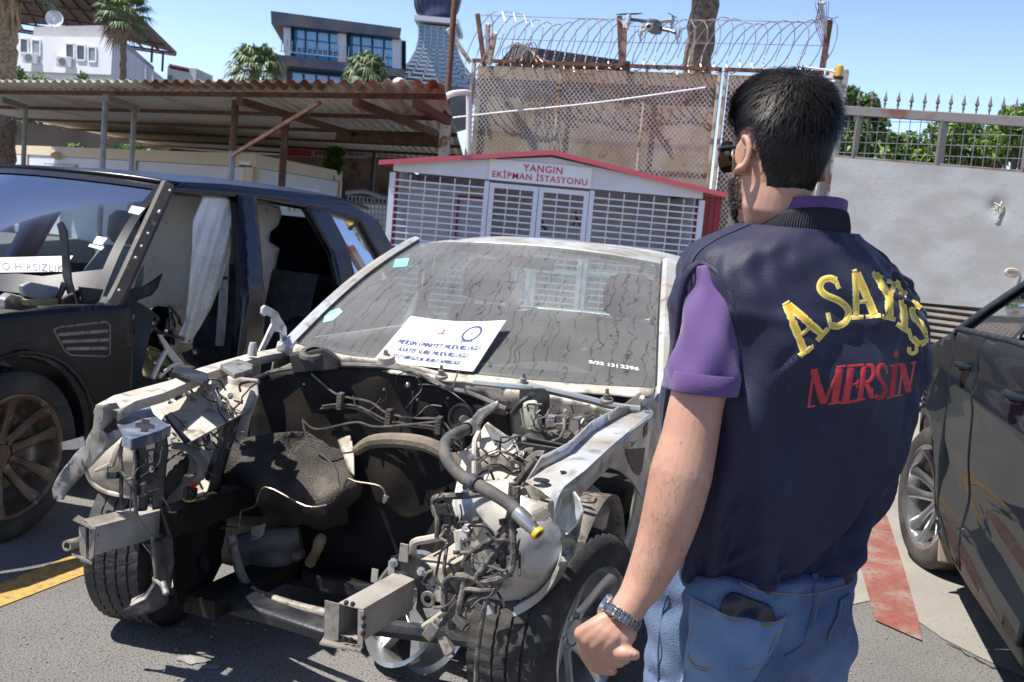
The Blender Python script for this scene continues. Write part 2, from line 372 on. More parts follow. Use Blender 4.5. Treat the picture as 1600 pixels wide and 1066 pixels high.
# round sticker on the tarpaulin, gate pillar, beacon
c = gate(1571,425,.14); mb = MB(); mb.lathe([(.001,.012),(.065,.012),(.075,0)], c, (0,-1,0), 24)
for v_ in mb.v: v_.z = c.z + (v_.z-c.z)*.6
mb.build('badge', M('badge_cream', (.55,.47,.36), .6, c2=(.35,.28,.2), s2=30), t)
mb = MB(); text_on(mb, 'ARTEL', lambda u, v: c + V(((u-.5)*.10, -.0165, v*.10-.012)), bold=.03); mb.build('badge_text', m_gate, t, smooth=0)
pp = P(1297,230,12.2); t = thing('gate_pillar', 'rusty white pillar between the metal fence and the sliding gate', 'pillar', (pp.x,pp.y,0))
MB().beam((pp.x,pp.y,0), (pp.x,pp.y,P(1297,108,12.2).z), .17, .17, (0,1,0)).build('post', m_rustpaint, t, smooth=0, bevel=.008)
mb = MB(); mb.tube([P(1245,104,12.1), P(1270,107,12.1), P(1300,112,12.1), P(1312,118,12.1)], .012, 6, 4); mb.tube([P(1290,110,12.05), P(1284,150,12.05), P(1280,200,12.05)], .01, 6, 4); mb.build('cable_arm', m_white, t)
bp = P(1310,124,12.0); t = thing('beacon_lamp', 'amber beacon lamp on the pillar of the sliding gate', 'beacon', bp)
MB().lathe([(.001,0),(.05,0),(.055,.025),(.05,.03)], bp, (0,0,1), 20).build('base', m_black, t)
MB().lathe([(.046,.03),(.048,.06),(.040,.135),(.028,.15),(.001,.152)], bp, (0,0,1), 20).build('amber_lens', M('amber', (.55,.33,.01), .25, coat=.6), t)
MB().beam(bp+V((0,0,-.012)), P(1297,128,12.15), .03, .02).build('arm', m_white, t)
# ================================================================== FIRE EQUIPMENT KIOSK
KY = 11.5
t = KIOSK = thing('fire_equipment_kiosk', 'white caged fire equipment kiosk with a red gabled roof', 'kiosk', G(850,480))
kz = lambda px, py: P(px, py, KY)
xl, xr = kz(612,300).x, kz(1094,340).x
zl = kz(612,264).z; zr = kz(1096,302).z; z_e = (zl+zr)/2; z_r = kz(862,246).z; xm = kz(862,246).x
KD = 2.1
m_kw = M('kiosk_white', (.74, .76, .80), .45, c2=(.68,.69,.72), s2=2); m_kr = M('kiosk_red', (.33, .022, .035), .45, c2=(.25,.02,.03), s2=4)
m_kin = M('kiosk_inside', (.80, .81, .82), .6)
z_b = .12
gz = z_e - .02
# walls
MB().box((xl+.02,KY+.04,z_b),(xl+.06,KY+KD,z_e)).build('side_wall', m_kr, t, smooth=0)
mb = MB()
n_ = 14
for i in range(n_):
    y0 = KY+.04+i*(KD-.04)/n_; mb.box((xr-.05,y0,z_b),(xr-.015,y0+(KD-.04)/n_*.55,z_e+.05)); mb.box((xr-.05,y0+(KD-.04)/n_*.55,z_b),(xr-.035,y0+(KD-.04)/n_,z_e+.05))
mb.build('side_wall', m_kr, t, smooth=0)
mb = MB(); mb.box((xl+.06,KY+KD-.04,z_b),(xr-.05,KY+KD,z_e+.1)); mb.box((xl+.06,KY+.05,z_b-.04),(xr-.05,KY+KD-.04,z_b)); mb.build('back_wall', m_kin, t, smooth=0)
MB().box((xl+.062,KY+.07,z_b),(xl+.068,KY+KD-.06,z_e-.02)).build('wall_lining', m_kin, t, smooth=0); MB().box((xr-.07,KY+.07,z_b),(xr-.054,KY+KD-.06,z_e-.02)).build('wall_lining', m_kin, t, smooth=0)
MB().box((xl+.07,KY+1.0,z_b),(xl+1.0,KY+1.04,z_e-.1)).build('inner_partition', m_kin, t, smooth=0)
mb = MB()
for k in range(3): x0 = xr+.032+k*.062; mb.box((x0,KY+.05,z_b),(x0+.040,KY+.075,z_e-.005)); mb.box((x0+.040,KY+.062,z_b),(x0+.062,KY+.080,z_e-.005))
mb.build('red_cladding', m_kr, t, smooth=0)
# gable
def gab(x): return z_e + .05 + (z_r-z_e-.05) * (1 - abs(x-xm)/((xm-xl) if x < xm else (xr-xm)))
zg = lambda x: kz(862,0).z*0 + (kz(720,281).z)
ztop = kz(690,274).z
MB().plate([(xl,KY,ztop),(xr,KY,ztop),(xr,KY,gab(xr)),(xm,KY,gab(xm)),(xl,KY,gab(xl))], .03, (0,1,0)).build('gable_panel', m_kw, t, smooth=0)
# frames
mb = MB(); hx = [kz(760,350).x, kz(837,350).x, kz(916,350).x]
for x, w_ in ((xl,.06),(xr,.06),(hx[0]-.03,.05),(hx[2]+.03,.05)): mb.beam((x,KY,z_b),(x,KY,ztop-.016), w_, .05, (0,1,0))
for z in (z_b+.02, ): mb.beam((xl+.03,KY,z),(hx[0]-.055,KY,z), .05, .05); mb.beam((hx[2]+.055,KY,z),(xr-.03,KY,z), .05, .05)
mb.beam((xl+.03,KY,1.02),(hx[0]-.055,KY,1.02),.04,.04); mb.beam((hx[2]+.055,KY,1.02),(xr-.03,KY,1.02),.04,.04)
mb.beam((xl,KY+.03,z_b-.02),(xr,KY+.03,z_b-.02),.05,.05)
mb.build('frame', m_kw, t, smooth=0)
def cage(x0, x1, z0, z1, par, y, name='wire_grille'):
    mb = MB(); n = max(3, round((x1-x0)/.155)); m_ = round((z1-z0)/.068)
    for i in range(1, n): x = x0+(x1-x0)*i/n; mb.beam((x,y,z0),(x,y,z1), .012, .008, (0,1,0))
    for j in range(1, m_): z = z0+(z1-z0)*j/m_; mb.beam((x0,y-.009,z),(x1,y-.009,z), .012, .016)
    return mb.build(name, m_kw, par, smooth=0)
cage(xl+.03, hx[0]-.055, z_b+.05, ztop-.02, t, KY); cage(hx[2]+.055, xr-.03, z_b+.05, ztop-.02, t, KY)
for x0, x1 in ((hx[0]+.002, hx[1]-.004), (hx[1]+.004, hx[2]-.002)):
    mb = MB(); zt_ = ztop-.03
    for a, b in (((x0+.025,z_b+.03),(x0+.025,zt_)),((x1-.025,z_b+.03),(x1-.025,zt_))): mb.beam((a[0],KY-.01,a[1]),(b[0],KY-.01,b[1]),.05,.04,(0,1,0))
    for z in (z_b+.055, zt_-.025, 1.0): mb.beam((x0+.05,KY-.01,z),(x1-.05,KY-.01,z),.04,.05)
    d = mb.build('door', m_kw, t, smooth=0); cage(x0+.05, x1-.05, z_b+.08, zt_-.05, d, KY-.01)
    MB().beam((x1-.03 if x0 < hx[1]-.2 else x0+.03,KY-.04,1.1),(x1-.03 if x0 < hx[1]-.2 else x0+.03,KY-.04,1.22),.02,.02,(0,1,0)).build('handle', m_greymetal, d)
# roof sheets with red trim
mb = MB(); ov = .14
ll = V((xl-ov,0,gab(xl)-.02-ov*.10)); rl = V((xr+.27,0,gab(xr)-.02-.27*.13)); rm = V((xm,0,gab(xm)+.03))
def roofp(a, b, y0, y1):
    n = V((0,0,.016)); mb.hexa([V((a.x,y0,a.z)),V((b.x,y0,b.z)),V((b.x,y1,b.z)),V((a.x,y1,a.z)),V((a.x,y0,a.z))+n,V((b.x,y0,b.z))+n,V((b.x,y1,b.z))+n,V((a.x,y1,a.z))+n])
    for i in range(12):
        f0 = (i+.3)/12; f1 = (i+.6)/12; p0 = a.lerp(b,f0); p1 = a.lerp(b,f1); h = V((0,0,.008)); mb.hexa([V((p0.x,y0-.004,p0.z))+n,V((p1.x,y0-.004,p1.z))+n,V((p1.x,y1,p1.z))+n,V((p0.x,y1,p0.z))+n,V((p0.x,y0-.004,p0.z))+n+h,V((p1.x,y0-.004,p1.z))+n+h,V((p1.x,y1,p1.z))+n+h,V((p0.x,y1,p0.z))+n+h])
roofp(ll, rm, KY-.12, KY+KD+.1); roofp(rm, rl, KY-.12, KY+KD+.1)
mb.build('roof', m_kr, t, smooth=0)
mb = MB(); up = V((0,0,.048))
for a, b in ((ll, rm), (rm, rl)): mb.hexa([V((a.x,KY-.145,a.z-.01)),V((b.x,KY-.145,b.z-.01)),V((b.x,KY-.125,b.z-.01)),V((a.x,KY-.125,a.z-.01)),V((a.x,KY-.145,a.z-.01))+up,V((b.x,KY-.145,b.z-.01))+up,V((b.x,KY-.125,b.z-.01))+up,V((a.x,KY-.125,a.z-.01))+up])
mb.build('roof_trim', M('trim_red', (.55,.06,.09), .25, coat=.5), t, smooth=0)
# sign
S0, S1 = kz(764,252), kz(924,292); sb = MB(); sx0 = kz(764,270).x; sx1 = kz(924,275).x; sz1 = (kz(764,249).z+kz(923,261).z)/2; sz0 = (kz(764,283).z+kz(923,293).z)/2
sb.box((sx0,KY-.03,sz0),(sx1,KY-.018,sz1)); sg = sb.build('sign', M('sign_white', (.86,.86,.85), .4), t, smooth=0)
m_redtxt = M('sign_red', (.62,.02,.03), .5); sw = sx1-sx0; sh_ = sz1-sz0; mb = MB()
text_on(mb, 'YANGIN', lambda u, v: V((sx0+sw*(.33+.385*u), KY-.034, sz0+sh_*.56+v*sw*.385)), bold=.012, space=1.1)
text_on(mb, 'EKİPMAN İSTASYONU', lambda u, v: V((sx0+sw*(.035+.93*u), KY-.034, sz0+sh_*.14+v*sw*.93)), bold=.010, space=1.1)
mb.build('sign_text', m_redtxt, sg, smooth=0)
# things inside the kiosk
o = MB().box((kz(708,330).x,KY+.8,.5),(kz(757,330).x,KY+.86,kz(708,304).z)).build('notice_board', M('board_lilac', (.55,.55,.62), .5, c2=(.5,.5,.58), s2=3), smooth=0); tag(o, 'pale notice board with a dark red edge standing inside the kiosk', 'notice board')
f_ = MB(); x0, x1, z0, z1 = kz(708,330).x, kz(757,330).x, .5, kz(708,304).z
for a, b in (((x0,z1),(x1,z1)),((x0,z0),(x0,z1)),((x1,z0),(x1,z1))): f_.beam((a[0],KY+.78,a[1]),(b[0],KY+.78,b[1]),.025,.025,(0,1,0))
f_.build('edging', m_kr, o, smooth=0)
for i, (px, py) in enumerate(((848,352),(902,345))):
    mb = MB(); q = P(px,py,KY+.45); mb.tube([q+V((-.03,0,.10)), q, q+V((.045,0,-.05))], .014, 6, 3); mb.tube([q+V((.0,0,.02)), q+V((-.05,0,-.06))], .012, 6, 1)
    mb.tube([q, V((q.x, KY+KD-.04, q.z))], .008, 6, 1)
    o = mb.build('wall_hook', m_black if i == 0 else M('hook_red', (.2,.03,.03), .5)); tag(o, ['black forked hook behind the right kiosk door, nearer the middle', 'dark red hook near the right edge of the right kiosk door'][i], 'hook')
o = MB().lathe([(.001,0),(.07,0),(.075,.05),(.075,.42),(.05,.5),(.025,.52),(.025,.58),(.001,.58)], (kz(735,450).x+.1,KY+.6,z_b+.0), (0,0,1), 18).build('fire_extinguisher', M('extinguisher_red', (.5,.02,.02), .3, coat=.4)); tag(o, 'red fire extinguisher standing on the kiosk floor', 'extinguisher')
# ================================================================== CARPORT
m_corr = M('roof_sheet', (.70, .67, .60), .7, .1, c2=(.62, .58, .51), s2=1.5, c3=(.42, .28, .16), s3=1.1, k3=(.56, .72), stretch=(1,.25,1))
m_corr_rust = M('roof_rust', (.22, .105, .055), .85, c2=(.52,.47,.40), s2=1.6, k2=(.42,.55), c3=(.13,.06,.035), s3=5, k3=(.5,.7), stretch=(1,.3,1))
for m_, k_ in ((m_corr,.07),(m_corr_rust,.05)):
    n_ = m_.node_tree; tl = n_.nodes.new('ShaderNodeBsdfTranslucent'); tl.inputs[0].default_value = (.55,.53,.49,1); mx_ = n_.nodes.new('ShaderNodeMixShader'); mx_.inputs[0].default_value = k_
    n_.links.new(n_.nodes['Principled BSDF'].outputs[0], mx_.inputs[1]); n_.links.new(tl.outputs[0], mx_.inputs[2]); n_.links.new(mx_.outputs[0], n_.nodes['Material Output'].inputs[0])
cd_ = V((-.04,1,0)).normalized(); E0 = V((-12.0,19.3,0)); E1 = V((-.93,11.22,0)); CZ = 2.80; ED = (E1-E0)
t = thing('carport', 'long open carport with a rusty corrugated metal roof', 'carport', G(165,480))
def strip(s0, s1, t0, t1, zo=0):
    mb = MB(); n = int((E1-E0).x*(s1-s0)/.17*4)
    def fn(u, v):
        s = s0+(s1-s0)*u; p = E0+ED*s + cd_*(t0+(t1-t0)*v); k = int(round(u*n)) % 4
        return V((p.x, p.y, CZ + (.03 if k in (1,2) else -.012) + zo - .004*(t0+(t1-t0)*v)*0))
    return mb.grid(fn, n, max(1, int((t1-t0)/2)))
strip(0,1,.7,22).build('roof_sheets', m_corr, t, smooth=0, solid=.003)
strip(0,.62,-.05,1.0,.006).build('roof_edge', m_corr, t, smooth=0, solid=.003)
strip(.6,1,-.05,1.2,.009).build('rusty_roof_edge', m_corr_rust, t, smooth=0, solid=.003)
for tt in (.8, 3.6, 6.8, 10, 13.5, 17):
    MB().beam(E0+cd_*tt+V((0,0,CZ-.07)), E1+cd_*tt+V((0,0,CZ-.05)), .04, .06).build('purlin', m_rust, t, smooth=0)
def cpp(px, py, z): return G(px, py, z)
post_n = 0
for (px, py, up_rust) in ((165,153,0),(368,157,1),(40,166,0),(210,168,0),(-40,150,0)):
    q = G(px,py,CZ-.1); 
    if up_rust: MB().tube([V((q.x,q.y,2.05)), q], .05, 8, 1).build('post_head', m_rust, t)
    MB().tube([V((q.x,q.y,0)), V((q.x,q.y,2.06 if up_rust else q.z))], .045, 8, 1).build('post', m_greymetal, t)
for a, b in (((374,158),(560,212)),((556,160),(680,208)),((650,162),(700,190)),((165,153),(215,170)),((0,155),(40,168))):
    MB().beam(G(*a,CZ-.17), G(*b,CZ-.17), .08, .09).build('rafter', m_rust if a[0] > 300 else m_greymetal, t, smooth=0)
q0 = G(368,157,CZ-.2); q1 = G(500,160,CZ-.2); MB().beam(V((q0.x,q0.y,1.95)), q1, .04, .04).build('brace', m_rust, t, smooth=0)
q = G(447,184,CZ-.12); MB().beam(V((q.x,q.y,q.z)), V((q.x,q.y,1.6)), .09, .09, (0,1,0)).build('hanging_post', m_rust, t, smooth=0)
MB().beam(G(528,213,CZ-.22), G(690,221,CZ-.22), .1, .14).build('beam', m_rust, t, smooth=0)
q = G(585,238,CZ-.1); MB().tube([V((q.x,q.y,0)), q], .05, 8, 1).build('post', m_black, t)
a, b = P(-120,230,47), P(345,230,43); MB().plate([(a.x,a.y,0),(b.x,b.y,0),(b.x,b.y,3.5),(a.x,a.y,3.5)], .05).build('shade_screen', M('shade_dark', (.05,.042,.035), .9, c2=(.03,.026,.022), s2=.8), t, smooth=0)  # dark sheet added to stand in for the deep shade under the roof
# ================================================================== OFFICE CONTAINERS
CC = P(400,241,20.0); zt = CC.z; C0 = P(0,225,31.7); C1 = P(533,267,27.0); C0.z = C1.z = 0; CC.z = 0
dL = (C0-CC); LL = dL.length; dL.normalize(); dR = (C1-CC); LR = dR.length; dR.normalize()
m_cpan = M('container_panel', (.60,.62,.65), .5, c2=(.56,.57,.60), s2=.8); m_ctrim = M('container_trim', (.62,.51,.36), .55, c2=(.58,.47,.33), s2=1)
def cf(s): return CC + dL*s
def spx(px):        # distance along the front face of a pixel column
    p = PV(px, 260, CC, C0); return (p-CC).dot(dL)
nF = V((-dL.y, dL.x, 0)); 
if nF.y > 0: nF = -nF
nR = V((-dR.y, dR.x, 0)); 
if nR.x < 0: nR = -nR
units = [(0, spx(208)), (spx(208), spx(40)), (spx(40), spx(40)+6)]
for i, (s0, s1) in enumerate(units):
    lab = ['cream trimmed office container behind the dark blue SUV, with the yellow notice on it', 'middle office container with a framed hatch and a round lamp', 'leftmost office container, cut off by the edge of the photo'][i]
    c = thing('office_container', lab, 'container', cf(s0), 'office containers in a row')
    s0 += .01
    MB().hexa([cf(s0),cf(s1),cf(s1)+dR*LR,cf(s0)+dR*LR]+[p+V((0,0,zt-.25)) for p in (cf(s0),cf(s1),cf(s1)+dR*LR,cf(s0)+dR*LR)]).build('walls', m_cpan if i else m_cpan, c, smooth=0)
    mb = MB()
    e0, e1 = cf(s0-.0)+nF*.03, cf(s1)+nF*.03
    mb.hexa([p+V((0,0,zt-.24)) for p in (cf(s0)+nF*.04+nR*.04, cf(s1)+nF*.04, cf(s1)+dR*LR, cf(s0)+dR*LR+nR*.04)]+[p+V((0,0,zt)) for p in (cf(s0)+nF*.04+nR*.04, cf(s1)+nF*.04, cf(s1)+dR*LR, cf(s0)+dR*LR+nR*.04)])
    for s in (s0+.12, s1-.12) if i == 0 else (s1-.12,): mb.beam(cf(s)+nF*.02+V((0,0,0)), cf(s)+nF*.02+V((0,0,zt-.245)), .28, .06, nF)
    if i == 0:
        mb.beam(CC+nR*.02+dR*.1, CC+nR*.02+dR*.1+V((0,0,zt-.245)), .2, .06, nR); mb.beam(CC+nR*.02+dR*(LR-.1), CC+nR*.02+dR*(LR-.1)+V((0,0,zt-.245)), .2, .06, nR)
    mb.build('trim', m_ctrim, c, smooth=0)
    k = .15
    if i == 0:
        W = lambda px, py, o=.02: PV(px, py, CC, C0) + nF*o
        MB().plate([W(384,263),W(394,263.5),W(393,284),W(382,283.5)], .02).build('yellow_notice', M('notice_yellow', (.62,.55,.03), .6), c, smooth=0)
        MB().plate([W(376,252),W(394,253.5),W(394,258.5),W(376,257)], .02).build('white_notice', m_white, c, smooth=0)
        MB().plate([W(376,257.5),W(394,259),W(394,262.5),W(376,261)], .02).build('maroon_notice', M('maroon', (.16,.04,.04), .6), c, smooth=0)
        WR = lambda px, py, o=.02: PV(px, py, CC, C1) + nR*o
        wz = MB(); wz.plate([WR(453,292),WR(497,296),WR(496,330),WR(452,330)], .03); wf = wz.build('window', m_white, c, smooth=0)
        wz = MB(); wz.plate([WR(457,296,.05),WR(474,298,.05),WR(473,330,.05),WR(456,330,.05)], .01); wz.plate([WR(478,299,.05),WR(493,300.5,.05),WR(492,330,.05),WR(477,330,.05)], .01); wz.build('pane', M('dark_pane', (.05,.06,.07), .1), wf, smooth=0)
        MB().plate([WR(519,274),WR(532,277),WR(532,285),WR(519,282)], .02).build('maroon_notice', M('maroon', (.16,.06,.06), .6), c, smooth=0)
    if i == 1:
        W = lambda px, py, o=.02: PV(px, py, CC, C0) + nF*o
        MB().plate([W(71,255,.02),W(121,258,.02),W(121,300,.02),W(71,300,.02)], .02).build('hatch_frame', m_greymetal, c, smooth=0)
        MB().plate([W(73,257,.035),W(119,260,.035),W(119,300,.035),W(73,300,.035)], .02).build('hatch', m_cpan, c, smooth=0)
        mb = MB(); mb.ball(W(94,244,.08), .12, 12, 1.4, 1, .8); mb.build('lamp', m_ctrim, c)
# ================================================================== REAR: stained wall, banner, tyre of green behind the containers
A, B = P(400,300,32), P(640,300,29); A.z = B.z = 0
m_camo = M('stained_wall', (.33,.22,.15), .95, c2=(.40,.33,.26), s2=.8, k2=(.42,.58), c3=(.16,.09,.06), s3=1.7, k3=(.52,.62))
t = thing('yard_wall', 'stained brown masonry wall behind the carport, under the red banner', 'wall', A)
W = lambda px, py: PV(px, py, A, B)
mb = MB(); mb.plate([V((A.x,A.y,0)),V((B.x,B.y,0)),V((B.x,B.y,W(640,248).z)),V((A.x,A.y,W(400,242).z))], .3); mb.build('masonry', m_camo, t, smooth=0)
bn = MB(); W2 = lambda px, py: W(px, py) + V((0,-.5,0)); bn.plate([W2(447,233),W2(580,237),W2(580,250),W2(447,246)], .03)
o = bn.build('banner', M('banner_white', (.62,.6,.6), .6), smooth=0); tag(o, 'red and white banner hung above the stained wall', 'banner')
MB().plate([W2(448,233.3)+V((0,-.03,0)),W2(492,234.5)+V((0,-.03,0)),W2(492,246)+V((0,-.03,0)),W2(448,245)+V((0,-.03,0))], .02).build('red_field', M('banner_red', (.6,.03,.03), .6), o, smooth=0)
mb = MB()
rr = random.Random(5)
for i in range(14):
    x = 498 + i*5.6; mb.plate([W2(x,238+rr.random())+V((0,-.03,0)),W2(x+3.5,238.5)+V((0,-.03,0)),W2(x+3.5,245)+V((0,-.03,0)),W2(x,244)+V((0,-.03,0))], .02)
mb.build('red_lettering', M('banner_red2', (.55,.06,.06), .6), o, smooth=0)
# wire mesh screen and the car behind the kiosk
t = thing('wire_fence', 'low wire mesh screen to the left of the kiosk with white boards behind it', 'fence', P(575,400,15))
X = lambda px, py, y=15.0: P(px, py, y)
mb = MB()
for i in range(13): mb.beam(X(544+i*6,305+.5*i), X(542+i*6,395), .012, .012, (0,1,0))
for j in range(11): mb.beam(X(543,306+j*8.5), X(618,312+j*8.5), .012, .012)
mb.tube([X(540,302),X(570,300),X(600,309),X(620,306)], .03, 6, 4)
mb.build('wires', m_greymetal, t, smooth=0)
MB().plate([X(548,318,15.6),X(618,322,15.6),X(618,366,15.6),X(548,362,15.6)], .03).build('board', M('board_white', (.6,.6,.55), .6, c2=(.3,.28,.22), s2=3, k2=(.5,.6)), t, smooth=0)
MB().plate([X(538,340,16.4),X(640,344,16.4),X(640,470,16.4),X(538,470,16.4)], .03).build('backing', m_rust, t, smooth=0)

# ================================================================== WEAR ON THE GROUND
m_patch = M('asphalt_worn', (.135,.13,.125), .92, c2=(.18,.172,.165), s2=3, c3=(.07,.07,.07), s3=110, k3=(.5,.62), bump=1.0, bs=140, det=9)
m_spill = M('white_powder', (.30,.295,.285), .95, c2=(.20,.192,.182), s2=14, k2=(.36,.55), bump=.6, bs=120)
rr = random.Random(61)
def blob(cx, cy, rx, ry, n=26, z=.004):
    c = G(cx, cy, z); return [(V((c.x+rx*cos(t)*(.75+.45*rr.random()), c.y+ry*sin(t)*(.75+.45*rr.random()), z)), 0) for t in [2*pi*i/n for i in range(n)]]
for x, y, a in ((287,985,.035),(310,1000,.045),(316,1018,.03),(300,1030,.05),(330,1042,.03)): flat('powder_stain', blob(x,y,a,a*.7,14), m_spill, .004)
mb = MB()
for i in range(420):
    q = G(rr.uniform(0,1600), 880+186*rr.random(), .0); s_ = rr.uniform(.002,.006)
    mb.ball(q+V((0,0,s_*.4)), s_, 6, rr.uniform(.7,1.4), 1, .6)
o = mb.build('gravel', M('gravel_grey', (.30,.285,.26), .9, c2=(.14,.135,.13), s2=40), smooth=0, kind='stuff'); tag(o, 'scattered small stones and grit lying on the asphalt in the foreground', 'gravel')
mb = MB()
for x0, y0, x1, y1 in ((1480,1004,1560,1047),):
    pts = [G(x0+(x1-x0)*i/9+rr.uniform(-4,4), y0+(y1-y0)*i/9+rr.uniform(-3,3), .0045) for i in range(10)]
    for a, b in zip(pts, pts[1:]): d = (b-a).normalized(); n = V((-d.y,d.x,0))*rr.uniform(.002,.006); mb.add([a-n,b-n,b+n,a+n],[(0,1,2,3)])
mb.build('ground_crack', M('crack_dark', (.04,.038,.035), .95), smooth=0, kind='structure')
# ================================================================== BUILDINGS BEYOND THE YARD
m_wall_w = M('render_white', (.74,.75,.77), .8, c2=(.66,.67,.70), s2=.35, c3=(.58,.58,.58), s3=.9, k3=(.6,.75), stretch=(1,1,.4))
m_pane = M('window_pane', (.035,.045,.06), .08, spec=.8); m_pane2 = M('curtain_pane', (.22,.25,.28), .2)
m_bluegl = M('blue_glass', (.045,.27,.56), .08, c2=(.07,.34,.64), s2=.25, spec=1.0); m_clad = M('dark_cladding', (.011,.016,.038), .45, c2=(.035,.037,.045), s2=.5); m_mull = M('mullion', (.03,.08,.14), .4)
A, B, C = P(18,60,63), P(176,60,60), P(266,120,84)
zt = P(176,59,60).z; zs = P(174,117,60).z
for q in (A,B,C): q.z = 0
t = thing('apartment_building', 'white rendered apartment building with a rusty steel terrace roof', 'building', B)
n1 = V(((B-A).y, -(B-A).x, 0)).normalized(); n2 = V(((C-B).y, -(C-B).x, 0)).normalized()
D_ = A + (C-B)
h = lambda p, z: V((p.x,p.y,z))
mb = MB(); mb.hexa([h(A,zs),h(B,zs),h(C,zs),h(D_,zs),h(A,zt),h(B,zt),h(C,zt),h(D_,zt)])
A2, B2 = A - n1*.5, B - n1*.5 + (A-B).normalized()*.3
mb.hexa([h(A2,0),h(B2,0),h(C,0),h(D_,0),h(A2,zs-.01),h(B2,zs-.01),h(C,zs-.01),h(D_,zs-.01)]); mb.build('walls', m_wall_w, t, smooth=0)
W = lambda px, py, o=.03: PV(px, py, A, B) + n1*o
W2 = lambda px, py, o=.03: PV(px, py, B, C) + n2*o
def window(par, pts, mat, o=.03, fr=.05, f=W):
    q = [f(x, y, o) for x, y in pts]; mb = MB(); c = sum(q, V((0,0,0)))/4
    for i in range(4): mb.beam(q[i], q[(i+1) % 4], .09, .09, f(*pts[0], 1)-f(*pts[0], 0))
    fo = mb.build('window', m_white, par, smooth=0); MB().add([p - (f(*pts[0],1)-f(*pts[0],0))*.01 for p in q], [(0,1,2,3)]).build('pane', mat, fo, smooth=0)
for x0, x1, y0, y1, mt in ((33,45,60,83,m_pane),(51,64,62,86,m_pane2),(104,117,68,92,m_pane),(121,134,70,94,m_pane),(139,151,73,96,m_pane2)): window(t, [(x0,y0),(x1,y0+1),(x1,y1+1),(x0,y1)], mt)
window(t, [(104,119),(152,124),(152,136),(104,134)], m_pane2, -.45)
for x0, x1, y0, y1 in ((224,230,103,130),(235,241,113,131),(246,254,122,133)): window(t, [(x0,y0),(x1,y0+3),(x1,y1),(x0,y1)], m_pane2, f=W2)
for px, py in ((53,92),(106,98)):
    q = W(px,py,.2); mb = MB(); mb.obox(q, V((.42,0,0)), V((0,.18,0)), V((0,0,.28))); ac = mb.build('air_conditioner', m_white, t, smooth=0, bevel=.02)
    mb = MB(); mb.lathe([(.001,.2),(.2,.2),(.21,.18)], q+V((-.08,0,0)), (0,-1,0), 16); mb.build('fan_grille', m_greymetal, ac)
mb = MB(); mb.box((W(60,0).x,0,0),(0,0,0)); 
mb = MB(); pz = zt
A3, B3, C3 = A - n1*1.5, B - n1*1.2 - n2*1.2, C - n2*1.2
mb.hexa([h(A3,zt),h(B3,zt),h(C3,zt),h(D_,zt),h(A3,zt+.75),h(B3,zt+.75),h(C3,zt+1.1),h(D_,zt+.75)]); mb.build('terrace_wall', M('terrace', (.30,.30,.32), .8), t, smooth=0)
RZ = 14.2
mb = MB(); rp = [G(-90,-40,RZ), G(182,-8,RZ), G(275,82,RZ), G(110,40,RZ), G(-80,28,RZ)]
mb.plate(rp, .12); mb.build('terrace_roof', M('roof_under', (.10,.085,.08), .8, c2=(.06,.05,.05), s2=.6), t, smooth=0)
mb = MB()
for i in range(14):
    f0 = i/13; p = rp[0].lerp(rp[1], f0); q = rp[4].lerp(rp[2], f0); mb.beam(p+V((0,0,-.15)), q+V((0,0,-.15)), .1, .18)
for f0 in (.25,.5,.75,1): mb.beam(rp[0].lerp(rp[4],f0)+V((0,0,-.3)), rp[1].lerp(rp[2],f0)+V((0,0,-.3)), .12, .14)
m_truss = M('truss_red', (.14,.03,.025), .7, c2=(.09,.03,.025), s2=2)
mb.beam(rp[1]+V((0,0,-.1)), rp[2]+V((0,0,-.1)), .16, .3); mb.beam(rp[2]+V((0,0,-.1)), rp[4]+V((0,0,-.1)), .16, .2)
mb.build('roof_truss', m_truss, t, smooth=0)
for px, py, py2, y in ((173,42,60,76),(238,72,98,92),(255,82,112,98)):
    p = P(px,py,y); mb = MB(); mb.beam(p, V((p.x,p.y,P(px,py2,y).z)), .16, .16, (0,1,0)); mb.build('roof_post', m_truss, t, smooth=0)
q = P(85,31,62); mb = MB(); mb.lathe([(.001,.0),(.2,.03),(.38,.11),(.47,.2)], q, (.35,-.9,.25), 20); mb.tube([q+V((0,.1,0)), q+V((0,.2,-.7))], .04, 6, 1); d = mb.build('satellite_dish', m_white, t)
MB().tube([q+V((.1,-.35,.0)), q+V((.05,-.1,-.2))], .03, 5, 1).build('feed_arm', m_white, d)
# small house
t = thing('roof_house', 'small house with a rusty lattice roof seen between the white building and the palm', 'house', P(285,200,95))
a, b = P(262,103,95), P(287,136,95); MB().box((a.x,95,0),(b.x+1,100,a.z)).build('walls', m_wall_w, t, smooth=0)
mb = MB(); mb.plate([P(264,101,94.5),P(293,107,94.5),P(313,135,98),P(280,135,98)], .15); mb.build('roof', m_truss, t, smooth=0)
mb = MB(); mb.plate([P(262,118,94.9),P(268,118,94.9),P(268,130,94.9),P(262,130,94.9)], .1); mb.build('window', m_pane, t, smooth=0)
